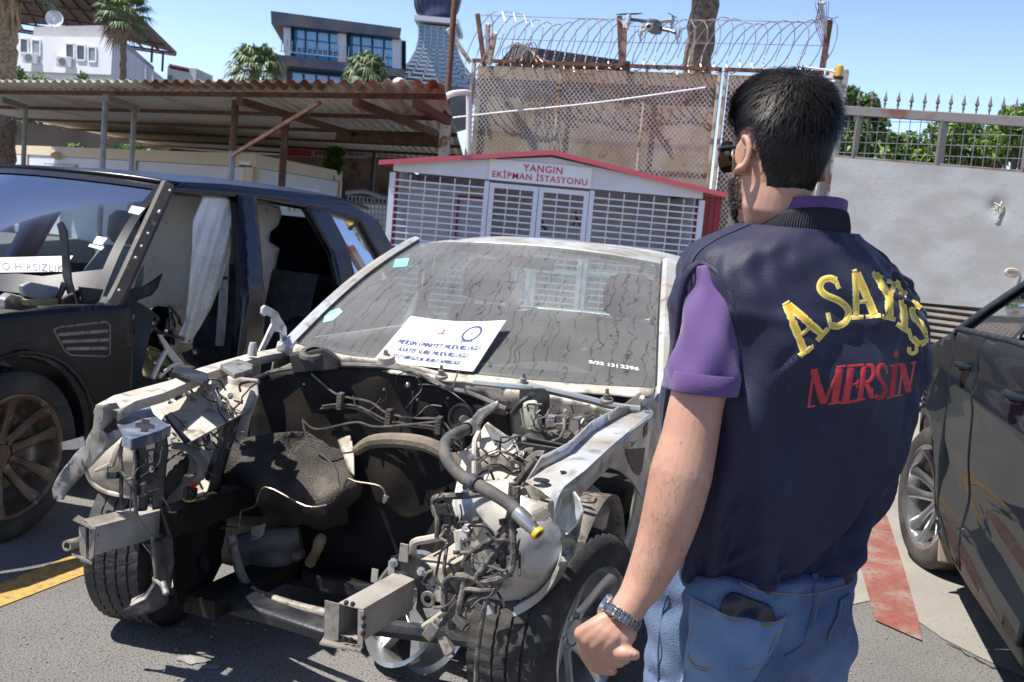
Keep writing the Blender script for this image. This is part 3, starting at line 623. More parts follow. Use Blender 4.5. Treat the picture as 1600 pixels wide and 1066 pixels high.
# glass office building
A, B = P(441,60,86), P(632,80,80); z1 = P(441,23,86).z; z2 = P(632,47,80).z
A.z = B.z = 0; Dg = (B-A).normalized(); ng = V((Dg.y,-Dg.x,0)); bk = -ng
t = thing('glass_office', 'dark clad office building with blue glazing between white columns', 'building', A)
W = lambda px, py, o=0: PV(px, py, A, B) + ng*o
BK = V((-.2,1,0)).normalized()
def slab(par, name, pts, d0, d1, mat):
    q = [W(*p) for p in pts]; mb = MB(); mb.hexa([p+ng*d0 for p in (q[3],q[2])]+[p+BK*d1 for p in (q[2],q[3])]+[p+ng*d0 for p in (q[0],q[1])]+[p+BK*d1 for p in (q[1],q[0])]); return mb.build(name, mat, par, smooth=0)
slab(t, 'roof_band', [(440,22),(643,49),(640,64),(441,42)], 1.2, 12, m_clad)
slab(t, 'lower_band', [(432,88),(653,114),(653,126),(432,104)], 1.6, 14, m_clad)
slab(t, 'plinth', [(436,105),(720,134),(720,200),(436,200)], -.8, 14, m_clad)
slab(t, 'inner_core', [(447,42),(628,62),(628,110),(447,92)], -.5, 12, m_clad)
for x0, x1 in ((447,458),(532,545),(617,629)): slab(t, 'column', [(x0,38+(x0-447)*.12),(x1,38+(x1-447)*.12),(x1,92+(x1-447)*.1),(x0,92+(x0-447)*.1)], .3, .6, m_wall_w)
def glazing(par, x0, x1, yt, yb, nx, nz, o, sl=.12, slb=.10):
    q = [W(x0,yt,o),W(x1,yt+(x1-x0)*sl,o),W(x1,yb+(x1-x0)*slb,o),W(x0,yb,o)]; mb = MB(); mb.add(q, [(0,1,2,3)]); g = mb.build('window', m_bluegl, par, smooth=0)
    mb = MB(); e = ng*.06
    for i in range(nx+1): mb.beam(q[0].lerp(q[1],i/nx)+e, q[3].lerp(q[2],i/nx)+e, .07, .08, ng)
    for j in range(nz+1): mb.beam(q[0].lerp(q[3],j/nz)+e*1.1, q[1].lerp(q[2],j/nz)+e*1.1, .07, .08, ng)
    mb.build('mullions', m_mull, g, smooth=0)
glazing(t, 458, 532, 45, 90, 4, 3, -.1); glazing(t, 545, 617, 55, 98, 4, 3, -.1); glazing(t, 447, 546, 111, 140, 5, 1, -.6, .10)
mb = MB()
for i in range(21): p = W(458+i*8, 86+i*8*.105, 1.3); mb.beam(p, p+V((0,0,.9)), .05, .05, ng)
mb.beam(W(456,84.5,1.3), W(622,102,1.3), .06, .06); mb.build('railing', m_greymetal, t, smooth=0)
mb = MB(); q = P(624,129,62); mb.ball(q, .38, 16, 1, 1, .7); o = mb.build('roof_vent', m_white); tag(o, 'round white roof vent behind the carport roof near the tower', 'roof vent')
# tower
TY = 92; t = thing('office_tower', 'flared glass tower with a dark blue dome', 'building', P(680,300,TY))
def tr(pxl, pxr, py, d): a, b = P(pxl,py,TY), P(pxr,py+ (pxr-pxl)*.09,TY); z = (a.z+b.z)/2; return [V((a.x,TY,z)),V((b.x,TY,z)),V((b.x,TY+d,z)),V((a.x,TY+d,z))]
prof = [(655,712,38),(654,713,60),(650,716,78),(641,725,95),(628,738,110),(600,770,124),(590,780,140)]
rings = [tr(a,b,y,6) for a,b,y in prof][::-1]; mb = MB(); mb.loft(rings); m_tg = M('tower_glass', (.08,.25,.36), .08, c2=(.16,.34,.45), s2=.3, spec=1); mb.build('glazing', m_tg, t, smooth=0)
mb = MB()
for k in range(7):
    pts = [r[0].lerp(r[1], k/6)+V((0,-.08,0)) for r in rings]
    for i in range(len(pts)-1): mb.beam(pts[i], pts[i+1], .10, .10, (0,-1,0))
for k in range(17):
    y = 40+k*6; f_ = [i for i in range(len(prof)-1) if prof[i][2] <= y <= prof[i+1][2]]
    if not f_: continue
    i = f_[0]; u = (y-prof[i][2])/(prof[i+1][2]-prof[i][2]); a = prof[i][0]+(prof[i+1][0]-prof[i][0])*u; b = prof[i][1]+(prof[i+1][1]-prof[i][1])*u; r_ = tr(a,b,y,6); mb.beam(r_[0]+V((0,-.08,0)), r_[1]+V((0,-.08,0)), .1, .13 if k > 5 else .05)
mb.build('window_grid', m_wall_w, t, smooth=0)
mb = MB(); a, b = P(649,26,TY), P(716,40,TY); mb.box((a.x,TY-.8,b.z),(b.x,TY+7,a.z)); mb.build('cornice', m_wall_w, t, smooth=0)
c = P(684,-8,TY+3); mb = MB()
mb.lathe([(1.2,-2.1),(1.6,-1.75),(1.85,-1.2),(2.0,-.4),(1.98,.4),(1.75,1.2),(1.2,1.9),(.5,2.3),(.001,2.4)], c, (0,0,1), 40); mb.build('dome', M('dome_blue', (.03,.045,.11), .35, .3), t)
mb = MB()
for k in range(20):
    an = 2*pi*k/20; d = V((cos(an),sin(an),0)); mb.tube([c+d*r+V((0,0,z)) for r, z in ((1.62,-1.75),(1.87,-1.2),(2.02,-.4),(2.0,.4),(1.77,1.2),(1.2,1.92))], .03, 4, 1)
mb.build('dome_ribs', m_clad, t)
# dark roof beyond the fence
t = thing('dark_roof_building', 'dark flat roofed building just showing above the metal fence', 'building', P(890,300,60))
a, b, c2_ = P(803,70,60), P(985,96,60), P(780,100,60); mb = MB(); mb.hexa([P(775,103,60),P(985,108,60),P(985,108,70),P(775,103,70),a,b,V((b.x,70,b.z)),V((a.x,70,a.z))]); mb.build('roof_band', m_clad, t, smooth=0)
mb = MB(); mb.hexa([V((P(775,103,60).x,60.5,0)),V((P(985,108,60).x,60.5,0)),V((P(985,108,70).x,70,0)),V((P(775,103,70).x,70,0)),P(775,103,60.5),P(985,108,60.5),P(985,108,70),P(775,103,70)]); mb.build('walls', m_clad, t, smooth=0)
# ================================================================== PALMS
m_palm = M('palm_leaf', (.075,.13,.045), .5, c2=(.16,.21,.09), s2=1.5); m_palm_dead = M('palm_dead', (.27,.20,.13), .9, c2=(.18,.13,.09), s2=6)
def palm(label, base, top, rt, R_, nf, seed, dead=10, droop=.55, crown=True, skirt=0):
    t = thing('fan_palm', label, 'palm tree', base, 'palm trees'); rr = random.Random(seed); base, top = V(base), V(top)
    mb = MB(); n = 26; L = (top-base).length; pts = []; rad = []
    seg = int(L/.12)
    for i in range(seg+1):
        u = i/seg; pts.append(base.lerp(top,u)+V((.02*sin(i*1.3),.02*cos(i*2.1),0))); rad.append(rt*(1.12-.2*u)*(1+.055*((i % 3) == 0)+.03*rr.random()))
    mb.tube(pts, rad, 14, 1); mb.build('trunk', m_bark, t)
    if crown:
        for nm, cnt, mt, lo, hi in (('crown', nf, m_palm, -.5, 1.0), ('dead_fronds', dead, m_palm_dead, -1.0, -.55)):
            if not cnt: continue
            mb = MB()
            for k in range(cnt):
                an = k*2.39996+rr.random()*.4; el = lo+(hi-lo)*((k+.5)/cnt)**.8; el = max(-1.3, min(1.35, el*1.25))
                d = V((cos(an)*cos(el), sin(an)*cos(el), sin(el))); s = V((-sin(an), cos(an), 0)); up = s.cross(d)
                L1 = R_*(.45+.15*rr.random()); hub = top + d*L1 + V((0,0,-L1*.18*(1-sin(el)))); mb.tube([top+V((0,0,-.05)), top+d*L1*.5, hub], [.03*R_,.02*R_,.012*R_], 4, 2)
                m_ = 18
                for i in range(m_):
                    a = -1.75+3.5*i/(m_-1); ln = R_*(.62-.17*abs(a)/1.7)*(.9+.2*rr.random()); dd = (d*cos(a)+s*sin(a)).normalized()
                    w_ = dd.cross(up).normalized()*R_*.030; mid = hub+dd*ln*.55+V((0,0,.02*R_)); tip = hub+dd*ln*(.95) + V((0,0,-droop*ln*(.3+.5*rr.random())))
                    mb.add([hub-w_*.4, hub+w_*.4, mid+w_, mid-w_, tip], [(0,1,2,3),(3,2,4)])
            mb.build(nm, mt, t, smooth=0)
    if skirt:
        mb = MB()
        for k in range(skirt):
            an = rr.random()*6.28; zz = rr.random()*skirt*.02; p = top+V((cos(an)*rt*.9, sin(an)*rt*.9, -zz)); l = .35+.4*rr.random(); o = V((cos(an),sin(an),0)); s = V((-sin(an),cos(an),0))*.05
            mb.add([p-s, p+s, p+o*.16*rr.random()+s*.7+V((0,0,-l)), p+o*.13-s*.6+V((0,0,-l*1.1))], [(0,1,2,3)])
        mb.build('dead_skirt', m_palm_dead, t, smooth=0)
    return t
def gz(p): return V((p.x,p.y,0))
b = P(198,130,46); palm('slim palm standing in front of the white apartment building', gz(b), P(194,18,46), .13, 1.28, 34, 1, 6)
b = P(397,130,46); palm('bushy palm to the left of the dark glass office building', gz(b), P(399,112,46), .2, 1.35, 40, 2, 0, .8)
b = P(574,130,46); palm('drooping palm in front of the dark glass office building', gz(b), P(574,114,46), .2, 1.05, 44, 3, 8, 1.0)
b = P(2,130,27); palm('thick palm trunk with dead fronds at the left edge of the photo', gz(b), P(6,-60,27), .36, 1.6, 22, 4, 0, skirt=60)
b = P(1093,112,19.5); q = P(1106,-10,19.5); tt = q+(q-V((b.x,b.y,b.z)))*1.4; palm('thick palm trunk rising right behind the metal fence', V((b.x-.12,19.5,0)), tt, .235, 1.7, 26, 5, 0, skirt=50)
# ================================================================== TREES
def tree(label, base, z0, z1, rx, ry, n, seed, mats=None, leaf=.07, group='leafy trees behind the gate', trunk=.09, name='leafy_tree', cat='tree', lobes=16):
    rr = random.Random(seed); t = thing(name, label, cat, base, group); base = V(base); c = base+V((0,0,(z0+z1)/2)); hz = (z1-z0)/2
    tk = MB(); tk.tube([base, base+V((.05,.03,z0*.6)), base+V((-.04,.0,(z0+z1)/2))], [trunk, trunk*.8, trunk*.4], 8, 3)
    cl = []
    for k in range(lobes):
        while True:
            q = V((rr.uniform(-1,1),rr.uniform(-1,1),rr.uniform(-1,1)))
            if .25 < q.length < 1: break
        p = c+V((q.x*rx*.8,q.y*ry*.8,q.z*hz*.8)); cl.append((p, rr.uniform(.28,.5)))
        tk.tube([base+V((0,0,z0*.6)), base.lerp(p,.5)+V((0,0,.2)), p], [trunk*.5, trunk*.3, trunk*.08], 5, 2)
    tk.build('trunk', m_bark, t)
    mbs = [MB(), MB(), MB()]
    for i in range(n):
        p, r_ = cl[i % len(cl)]; g = V((rr.gauss(0,1),rr.gauss(0,1),rr.gauss(0,1))); g = g.normalized()*(rr.random()**.45)*r_
        q = p+V((g.x*rx,g.y*ry,g.z*hz)); d = V((rr.gauss(0,1),rr.gauss(0,1),rr.gauss(0,.6)+.15)).normalized(); s = d.orthogonal().normalized()
        s = (Matrix.Rotation(rr.random()*6.28,3,d) @ s); l = leaf*rr.uniform(.7,1.5); e = d.cross(s)
        mbs[rr.choice((0,0,1,1,2)) if (i % len(cl)) % 3 else 2].add([q-s*l, q+e*l*.42, q+s*l, q-e*l*.42], [(0,1,2,3)])
    m0 = MB(); ob = None
    for k, m_ in enumerate(mbs):
        if k == 0: ob = m_.build('crown', (mats or m_foliage)[0], t, smooth=0)
        else: m_.build('crown', (mats or m_foliage)[k], t, smooth=0)
    return t
dk = [m_foliage[0], m_foliage[1], m_foliage[2]]
lt = [M('foliage_fresh', (.15,.25,.035), .55, c2=(.22,.31,.05), s2=3), M('foliage_bright', (.20,.30,.045), .55, c2=(.28,.37,.07), s2=3), m_foliage[0]]
def tp_(px, py0, py1, y, wpx, n, seed, label, mats, **k):
    a, b = P(px,py0,y), P(px,py1,y); tree(label, (a.x,y,0), b.z, a.z, wpx/2*y/FPX, wpx/2*y/FPX*.8, n, seed, mats, **k)
tp_(1338,138,262,15.5,96,6500,11,'dark green tree just right of the gate pillar, taller than the bushes beside it', dk, leaf=.045)
tp_(1392,196,268,16.5,84,3600,12,'low dark bush behind the second bay of the gate, lower than the sky gap', dk, leaf=.045)
tp_(1445,196,270,17,92,4200,13,'yellow green bush left of the middle gate post', lt, leaf=.045)
tp_(1520,178,275,16,124,6500,14,'bright green tree right of the middle gate post', lt, leaf=.045)
tp_(1600,160,280,15.5,112,6000,15,'bright green tree at the right edge of the photo behind the gate', lt, leaf=.045)
g2 = 'shrubs below the white building'
tp_(48,96,205,50,80,2400,21,'broad bright shrub below the left windows of the white building', lt, leaf=.11, group=g2)
tp_(126,108,205,50,56,2000,22,'rounded bright shrub below the middle windows of the white building', lt, leaf=.1, group=g2)
tp_(207,119,205,50,26,800,23,'tiny yellow green shrub at the foot of the slim palm', lt, leaf=.09, group=g2)
mb = MB(); rr = random.Random(31)
for i in range(5200):
    px = rr.uniform(110,440); q = P(px, 243-18*rr.random()**1.5*(.6+.4*sin(px*.07)), 39+rr.random()*2); d = V((rr.gauss(0,1),rr.gauss(0,1),rr.gauss(0,1))).normalized(); s = d.orthogonal()*.11; e = d.cross(s)*.5
    mb.add([q-s,q+e,q+s,q-e],[(0,1,2,3)])
o = mb.build('hedge', m_foliage[0], smooth=0); tag(o, 'strip of green hedge showing between the containers and the carport roof', 'hedge', kind='stuff')
b = P(525,250,24); mb = MB(); rr = random.Random(32)
for i in range(350):
    q = P(523+rr.gauss(0,6), 232+rr.random()*38, 26.5); d = V((rr.gauss(0,1),rr.gauss(0,1),rr.gauss(0,1))).normalized(); s = d.orthogonal()*.09; e = d.cross(s)*.5; mb.add([q-s,q+e,q+s,q-e],[(0,1,2,3)])
st = MB(); st.tube([V((P(523,270,26.5).x,26.5,0)), P(523,235,26.5)], .03, 5, 3); t = st.build('climbing_plant', m_bark, smooth=30); tag(t, 'thin climbing plant beside the banner under the carport', 'plant'); mb.build('leaves', m_foliage[1], t, smooth=0)
# ================================================================== DRONE
DY = 6.0; q = P(1022,41,DY); t = thing('drone', 'small grey four armed drone hovering above the metal fence', 'drone', q)
m_dr = M('drone_grey', (.10,.105,.115), .4, c2=(.07,.07,.08), s2=20); m_drl = M('drone_light', (.42,.42,.42), .35); dp = lambda px, py, dy=0: P(px, py, DY+dy)
mb = MB(); rings = []
for f_, a, b in ((-.09,.018,.014),(-.07,.032,.026),(0,.040,.034),(.08,.036,.030),(.12,.022,.02)):
    c = q + V((.25*f_,f_,0)); rings.append([c+V((a*(abs(cos(x))**.6)*(1 if cos(x) > 0 else -1), 0, b*(abs(sin(x))**.6)*(1 if sin(x) > 0 else -1))) for x in [2*pi*i/16 for i in range(16)]])
mb.loft(rings); mb.build('body', m_dr, t)
mb = MB(); c = dp(1013,42,-.11); mb.ball(c, .020, 12); mb.obox(c+V((0,.03,.012)), V((.024,0,0)), V((0,.02,0)), V((0,0,.012))); g = mb.build('gimbal', m_drl, t)
mb = MB(); mb.lathe([(.001,.022),(.010,.022),(.012,.012)], c, (0,-1,0), 14); mb.build('lens', m_black, g)
ends = [((1009,33),(982,31),-.02,m_dr),((1030,34),(1050,33),.12,m_drl),((1016,46),(1001,50),.18,m_drl),((1034,46),(1059,53),-.06,m_dr)]
for (a, b, dy, mt) in ends:
    e = dp(*b,dy); s = q.lerp(dp(*a), .8); mb = MB(); mb.tube([s, s.lerp(e,.6)+V((0,0,.004)), e], [.012,.009,.010], 8, 2); ar = mb.build('arm', mt, t)
    mb = MB(); mb.lathe([(.001,-.02),(.013,-.02),(.014,.02),(.011,.026),(.001,.026)], e, (0,0,1), 12); mb.tube([e+V((0,0,-.02)), e+V((.004,0,-.055))], [.006,.004], 6, 1); mb.build('motor', m_drl, ar)
    mb = MB(); an = {982:2.2,1050:1.2,1001:.1,1059:.3}[b[0]]
    for s_ in (1,-1):
        d = V((cos(an),sin(an),.06))*s_; w_ = V((-sin(an),cos(an),.25))*.009; h = e+V((0,0,.03)); mb.add([h-w_*.5,h+w_*.5,h+d*.04+w_,h+d*.105+w_*.5,h+d*.105-w_*.4,h+d*.04-w_*1.1],[(0,1,2,3,4,5)])
    mb.build('propeller', m_black, ar, smooth=0, solid=.0015)
# ================================================================== THE STRIPPED SILVER CAR
wk = Frame((-.45, 3.48), -110.5)
CAR = thing('stripped_car', 'silver sedan stripped to a bare engine bay, front end missing', 'car', frame=wk)
m_sil = M('silver_paint', (.52,.54,.56), .38, .25, c2=(.42,.385,.32), s2=4.0, k2=(.42,.60), c3=(.24,.20,.16), s3=15, k3=(.54,.72), bump=.06, rv=.15)
m_cream = M('primer_cream', (.54,.50,.43), .6, c2=(.42,.37,.30), s2=6, k2=(.42,.6), c3=(.20,.165,.125), s3=18, k3=(.54,.7), bump=.15, bs=25)
m_bare = M('bare_grey', (.30,.295,.28), .5, .4, c2=(.21,.19,.16), s2=9, c3=(.08,.07,.055), s3=28, k3=(.56,.68), bump=.12)
m_dirtsteel = M('dirty_steel', (.33,.30,.26), .6, .35, c2=(.22,.19,.16), s2=12, c3=(.10,.08,.06), s3=35, k3=(.55,.7), bump=.2)
m_soot = M('sooty_panel', (.009,.008,.007), .7, spec=.25, c2=(.024,.019,.015), s2=4, k2=(.45,.65), c3=(.045,.033,.025), s3=9, k3=(.62,.78), bump=.3, bs=18)
m_blk = M('black_steel', (.014,.015,.018), .38, .1, c2=(.06,.055,.05), s2=10, k2=(.48,.7), bump=.12)
m_dustblk = M('dusty_plastic', (.05,.048,.045), .7, c2=(.15,.135,.115), s2=9, k2=(.4,.7), bump=.25)
m_hose = M('hose_grey', (.060,.057,.053), .75, c2=(.11,.103,.092), s2=18, bump=.2)
m_cable = M('cable_wrap', (.06,.055,.05), .8, c2=(.19,.17,.14), s2=25, k2=(.42,.62), bump=.5, bs=150)
m_pipe = M('brake_pipe', (.24,.215,.18), .4, .7, c2=(.13,.11,.085), s2=30)
m_alu = M('aluminium', (.52,.52,.52), .32, .85, c2=(.33,.31,.28), s2=12)
m_dash = M('dash_grey', (.10,.10,.105), .8, c2=(.14,.135,.13), s2=4)
m_seat = M('seat_cloth', (.07,.07,.075), .95, c2=(.11,.105,.10), s2=30)
X = lambda px, py, v: wk(px, py, 'X', v)
Y_ = lambda px, py, v: wk(px, py, 'Y', v)
Z_ = lambda px, py, v: wk(px, py, 'Z', v)
def pl(pts, ax, v, th=.003, mb=None):
    mb = mb or MB(); return mb.plate([wk(x, y, ax, v) for x, y in pts], th)
def crumple(name, pts, fx, mat, par, th=.003, amp=.006, res=26, seed=1, fr=9.0, smooth=24):
    """sheet-metal panel: outline filled with a fine grid, pressed out of flat by fx(px,py)->X and a little dented"""
    import mathutils.geometry as mg
    xs = [p[0] for p in pts]; ys = [p[1] for p in pts]; x0, x1, y0, y1 = min(xs), max(xs), min(ys), max(ys); st = max(x1-x0, y1-y0)/res
    def inside(x, y):
        c = False; j = len(pts)-1
        for i in range(len(pts)):
            if (pts[i][1] > y) != (pts[j][1] > y) and x < (pts[j][0]-pts[i][0])*(y-pts[i][1])/(pts[j][1]-pts[i][1])+pts[i][0]: c = not c
            j = i
        return c
    co = []; n = len(pts)
    for i in range(n):
        a, b = V(pts[i]), V(pts[(i+1) % n]); k = max(1, int((b-a).length/st))
        co += [a.lerp(b, q/k) for q in range(k)]
    nb = len(co); ins = []
    y = y0+st/2
    while y < y1:
        x = x0+st/2
        while x < x1:
            if inside(x, y) and min((V((x,y))-c).length for c in co[:nb]) > st*.5: ins.append(V((x,y)))
            x += st
        y += st
    r = mg.delaunay_2d_cdt([V((c.x,c.y)) for c in co+ins], [(i,(i+1) % nb) for i in range(nb)], [], 1, .01)
    rr = random.Random(seed); ph = [rr.random()*6 for _ in range(6)]
    mb = MB(); vs = []
    for c in r[0]:
        tw_ = lambda q: 2*abs(q/pi-math.floor(q/pi+.5))*2-1; d = amp*.8*(tw_(c.x/fr*.7+ph[0]+c.y/fr*.35)*.7 + .5*sin(c.x/fr+ph[1])*sin(c.y/fr*.8+ph[2]) + .4*tw_(c.y/fr*.9-c.x/fr*.5+ph[3]))
        f = fx(c.x, c.y); ax, v = f if isinstance(f, tuple) else ('X', f)
        vs.append(wk(c.x, c.y, ax, v + d))
    mb.add(vs, r[2]); return mb.build(name, mat, par, smooth=smooth, solid=th, offset=0)
# ---------------------------------------------------------------- wheels
m_tread = M('tyre_rubber', (.028,.027,.026), .8, c2=(.075,.07,.062), s2=7, k2=(.4,.68), c3=(.11,.10,.085), s3=22, k3=(.6,.8), bump=.25, bs=120)
def make_wheel(par, c, ax, R_, rr_, w_, nsp, m_rim, twin=True, spoke_w=.055, hub=.07, dish=.03, name='wheel', steer=0.0):
    """rim (barrel, spokes, hub) with a tyre around it; ax points outboard"""
    c, ax = V(c), V(ax).normalized(); ref = V((0,0,1)); tn = ax.cross(ref)
    wh = MB(); h = w_/2
    wh.lathe([(rr_,h*.92),(rr_*1.02,h*.98),(rr_*.985,h),(rr_*.94,h*.93),(rr_*.90,h*.55),(rr_*.87,-h*.2),(rr_*.88,-h*.8),(rr_*.99,-h*.95)], c, ax, 48)
    wh.lathe([(.001,h*.66-dish),(hub*.55,h*.68-dish),(hub*.6,h*.6-dish),(hub,h*.52-dish),(hub*1.15,h*.3-dish),(hub*1.1,-.02)], c, ax, 24)
    for k in range(nsp):
        for s_ in ((-1,1) if twin else (0,)):
            a = 2*pi*k/nsp + .2; off = s_*(.5*2*pi/nsp*.36)
            def pt(r, an, hh, side, wd):
                d = ref*cos(an)+tn*sin(an); s = ax.cross(d); return c + d*r + s*side*wd + ax*hh
            ai, ao = a + off*1.5, a + off
            rings = []
            for u, (r, hh, wd) in enumerate(((hub*.8, h*.56-dish, spoke_w*.42), (rr_*.45, h*.64-dish*.8, spoke_w*.36), (rr_*.75, h*.72-dish*.4, spoke_w*.40), (rr_*.95, h*.86, spoke_w*.62))):
                an = ai+(ao-ai)*u/3; rings.append([pt(r,an,hh,-1,wd), pt(r,an,hh+.008,-.55,wd), pt(r,an,hh+.008,.55,wd), pt(r,an,hh,1,wd), pt(r,an,hh-.035,.8,wd), pt(r,an,hh-.035,-.8,wd)])
            wh.loft(rings)
    for k in range(5):
        an = 2*pi*k/5+.5; d = ref*cos(an)+tn*sin(an); wh.lathe([(.001,.012),(.010,.012),(.011,0)], c+d*hub*.78+ax*(h*.56-dish), ax, 8)
    w = wh.build(name, m_rim, par, smooth=40)
    t = MB(); sw = .93
    prof = [(rr_*.98,h*.80),(rr_*1.03,h*.99),(rr_+(R_-rr_)*.4,h*1.06),(rr_+(R_-rr_)*.72,h*1.0),(R_*.972,h*.86)]
    tr = []
    for g in range(5):
        y0 = h*.80 - g*h*.40 + .0; y1 = y0 - h*.32; tr += [(R_*.992 if g in (0,4) else R_, y0), (R_*.992 if g in (0,4) else R_, y1)]
        if g < 4: tr += [(R_-.009, y1-h*.012), (R_-.009, y1-h*.068)]
    prof += tr + [(r, -y) for r, y in prof[::-1]]
    n = 150; k0 = len(t.v); t.lathe(prof, c, ax, n)
    for i, (r, y) in enumerate(prof):           # lateral sipes cut into the shoulder and middle blocks
        if r > R_*.985:
            for j in range(n):
                if (j + int(abs(y)*60)) % 3 == 0:
                    v = t.v[k0+i*n+j]; d = v - c; d = d - ax*d.dot(ax); t.v[k0+i*n+j] = v - d.normalized()*.0055
    t.build('tyre', m_tread, w, smooth=45)
    dk = MB(); dk.lathe([(.02,-.01),(rr_*.72,-.01),(rr_*.72,-.03),(.02,-.03)], c, ax, 32); dk.build('brake_disc', m_dirtsteel, w, smooth=30)
    return w
m_rimsil = M('rim_silver', (.56,.57,.58), .3, .8, c2=(.30,.28,.26), s2=9, k2=(.5,.7))
make_wheel(CAR, (.02,.73,.315), (.20,1,0), .318, .215, .235, 7, m_rimsil, False, .06)
make_wheel(CAR, (0,-.80,.31), (.14,-1,0), .31, .205, .205, 7, m_rimsil, False, .06)
make_wheel(CAR, (-2.55,.74,.31), (0,1,0), .31, .205, .195, 7, m_rimsil, False, .06)
make_wheel(CAR, (-2.55,-.74,.31), (0,-1,0), .31, .205, .195, 7, m_rimsil, False, .06)
# ---------------------------------------------------------------- windscreen, pillars, roof
def wsglass():
    m = bpy.data.materials.new('dusty_windscreen'); m.use_nodes = True; n = m.node_tree; L = n.links.new; n.nodes.remove(n.nodes['Principled BSDF']); out = n.nodes['Material Output']
    N = n.nodes.new; tr = N('ShaderNodeBsdfTransparent'); tr.inputs[0].default_value = (.60,.70,.68,1); gl = N('ShaderNodeBsdfGlossy'); gl.inputs['Roughness'].default_value = .06
    fr = N('ShaderNodeFresnel'); fr.inputs[0].default_value = 1.5; m1 = N('ShaderNodeMixShader'); L(fr.outputs[0], m1.inputs[0]); L(tr.outputs[0], m1.inputs[1]); L(gl.outputs[0], m1.inputs[2])
    df = N('ShaderNodeBsdfDiffuse'); df.inputs[0].default_value = (.40,.39,.38,1)
    uv = N('ShaderNodeUVMap'); sp_ = N('ShaderNodeSeparateXYZ'); L(uv.outputs[0], sp_.inputs[0])
    def nz(sc, det, stretch):
        mp = N('ShaderNodeMapping'); mp.inputs['Scale'].default_value = stretch; L(uv.outputs[0], mp.inputs[0]); t = N('ShaderNodeTexNoise'); t.inputs['Scale'].default_value = sc; t.inputs['Detail'].default_value = det; L(mp.outputs[0], t.inputs['Vector']); return t.outputs['Fac']
    def mth(op, a, b=None, c=None):
        m_ = N('ShaderNodeMath'); m_.operation = op
        for k, q in enumerate((a, b, c)):
            if q is None: continue
            if isinstance(q, (int, float)): m_.inputs[k].default_value = q
            else: L(q, m_.inputs[k])
        return m_.outputs[0]
    def drips(n, seed, lo, hi):     # runs of rain through the dust: thin wandering lines that start and stop
        wig = mth('ADD', mth('MULTIPLY', nz(9+seed, 3, (1.5,1,1)), 1.6), mth('MULTIPLY', nz(46+seed, 2, (1,1,1)), .28))
        vo = N('ShaderNodeTexVoronoi'); vo.voronoi_dimensions = '1D'; vo.feature = 'DISTANCE_TO_EDGE'; vo.inputs['Scale'].default_value = 1; L(mth('ADD', mth('MULTIPLY', sp_.outputs['X'], n), mth('ADD', wig, seed*7.3)), vo.inputs['W'])
        ln = N('ShaderNodeMapRange'); ln.inputs['From Min'].default_value = .015; ln.inputs['From Max'].default_value = .05; L(vo.outputs['Distance'], ln.inputs['Value'])
        ms = N('ShaderNodeMapRange'); ms.inputs['From Min'].default_value = lo; ms.inputs['From Max'].default_value = hi; L(nz(14+seed, 2, (2.2,.28,1)), ms.inputs['Value'])
        return mth('MAXIMUM', ln.outputs[0], ms.outputs[0])
    dr_ = mth('MINIMUM', drips(30, 0, .49, .56), drips(17, 3, .50, .57)); r1 = N('ShaderNodeMapRange'); r1.inputs['To Min'].default_value = .42; L(dr_, r1.inputs['Value'])
    n2 = N('ShaderNodeTexNoise'); n2.inputs['Scale'].default_value = 3.2; n2.inputs['Detail'].default_value = 6; L(uv.outputs[0], n2.inputs['Vector'])
    r2 = N('ShaderNodeMapRange'); r2.inputs['From Min'].default_value = .3; r2.inputs['From Max'].default_value = .7; r2.inputs['To Min'].default_value = .20; r2.inputs['To Max'].default_value = .38; L(n2.outputs['Fac'], r2.inputs['Value'])
    mu = N('ShaderNodeMath'); mu.operation = 'MULTIPLY'; L(r1.outputs[0], mu.inputs[0]); L(r2.outputs[0], mu.inputs[1])
    mx = N('ShaderNodeMixShader'); L(mu.outputs[0], mx.inputs[0]); L(m1.outputs[0], mx.inputs[1]); L(df.outputs[0], mx.inputs[2]); L(mx.outputs[0], out.inputs[0]); return m
bR, bL = X(465,537,-.55), X(1024,606,-.64); tR, tL = Y_(655,380,-.56), X(1033,412,-1.50)
def quad(a, m, b, u): return a*(1-u)*(1-u) + (m*2-(a+b)/2)*2*u*(1-u) + b*u*u
bM = (bR+bL)/2 + V((.14,0,-.01)); tM = (tR+tL)/2 + V((.07,0,.035))
def ws(u, v): # u right->left of the car, v bottom->top
    p = quad(bR,bM,bL,u).lerp(quad(tR,tM,tL,u), v); n = V((.55,0,.83)); return p + n*(.035*sin(pi*v)) 
def wsn(u, v): return (ws(min(u+.01,1),v)-ws(u-.01,v)).cross(ws(u,v+.01)-ws(u,v-.01)).normalized()
mb = MB(); mb.grid(ws, 32, 16); o = mb.build('windscreen', wsglass(), CAR, smooth=60)
uvl = o.data.uv_layers.new(name='UVMap')
for lp in o.data.loops: i = lp.vertex_index; uvl.data[lp.index].uv = ((i % 33)/32, (i//33)/16)
def strip_ws(name, path, wd, off, mat, par=CAR):   # a band following the glass: list of (u,v)
    mb = MB(); vs = []
    for (u0,v0),(u1,v1) in path:
        vs.append((ws(u0,v0)+wsn(u0,v0)*off, ws(u1,v1)+wsn(u1,v1)*off))
    mb.add([p for q in vs for p in q], [(2*i,2*i+1,2*i+3,2*i+2) for i in range(len(vs)-1)]); return mb.build(name, mat, par, smooth=60, solid=.002)
S_ = [i/24 for i in range(25)]
wsm = o
strip_ws('glass_border', [((u,-.015),(u,.055+.02*abs(u-.5))) for u in S_], 0, -.004, m_black, wsm)
strip_ws('glass_border', [((u,.975),(u,1.005)) for u in S_], 0, -.004, m_black, wsm)
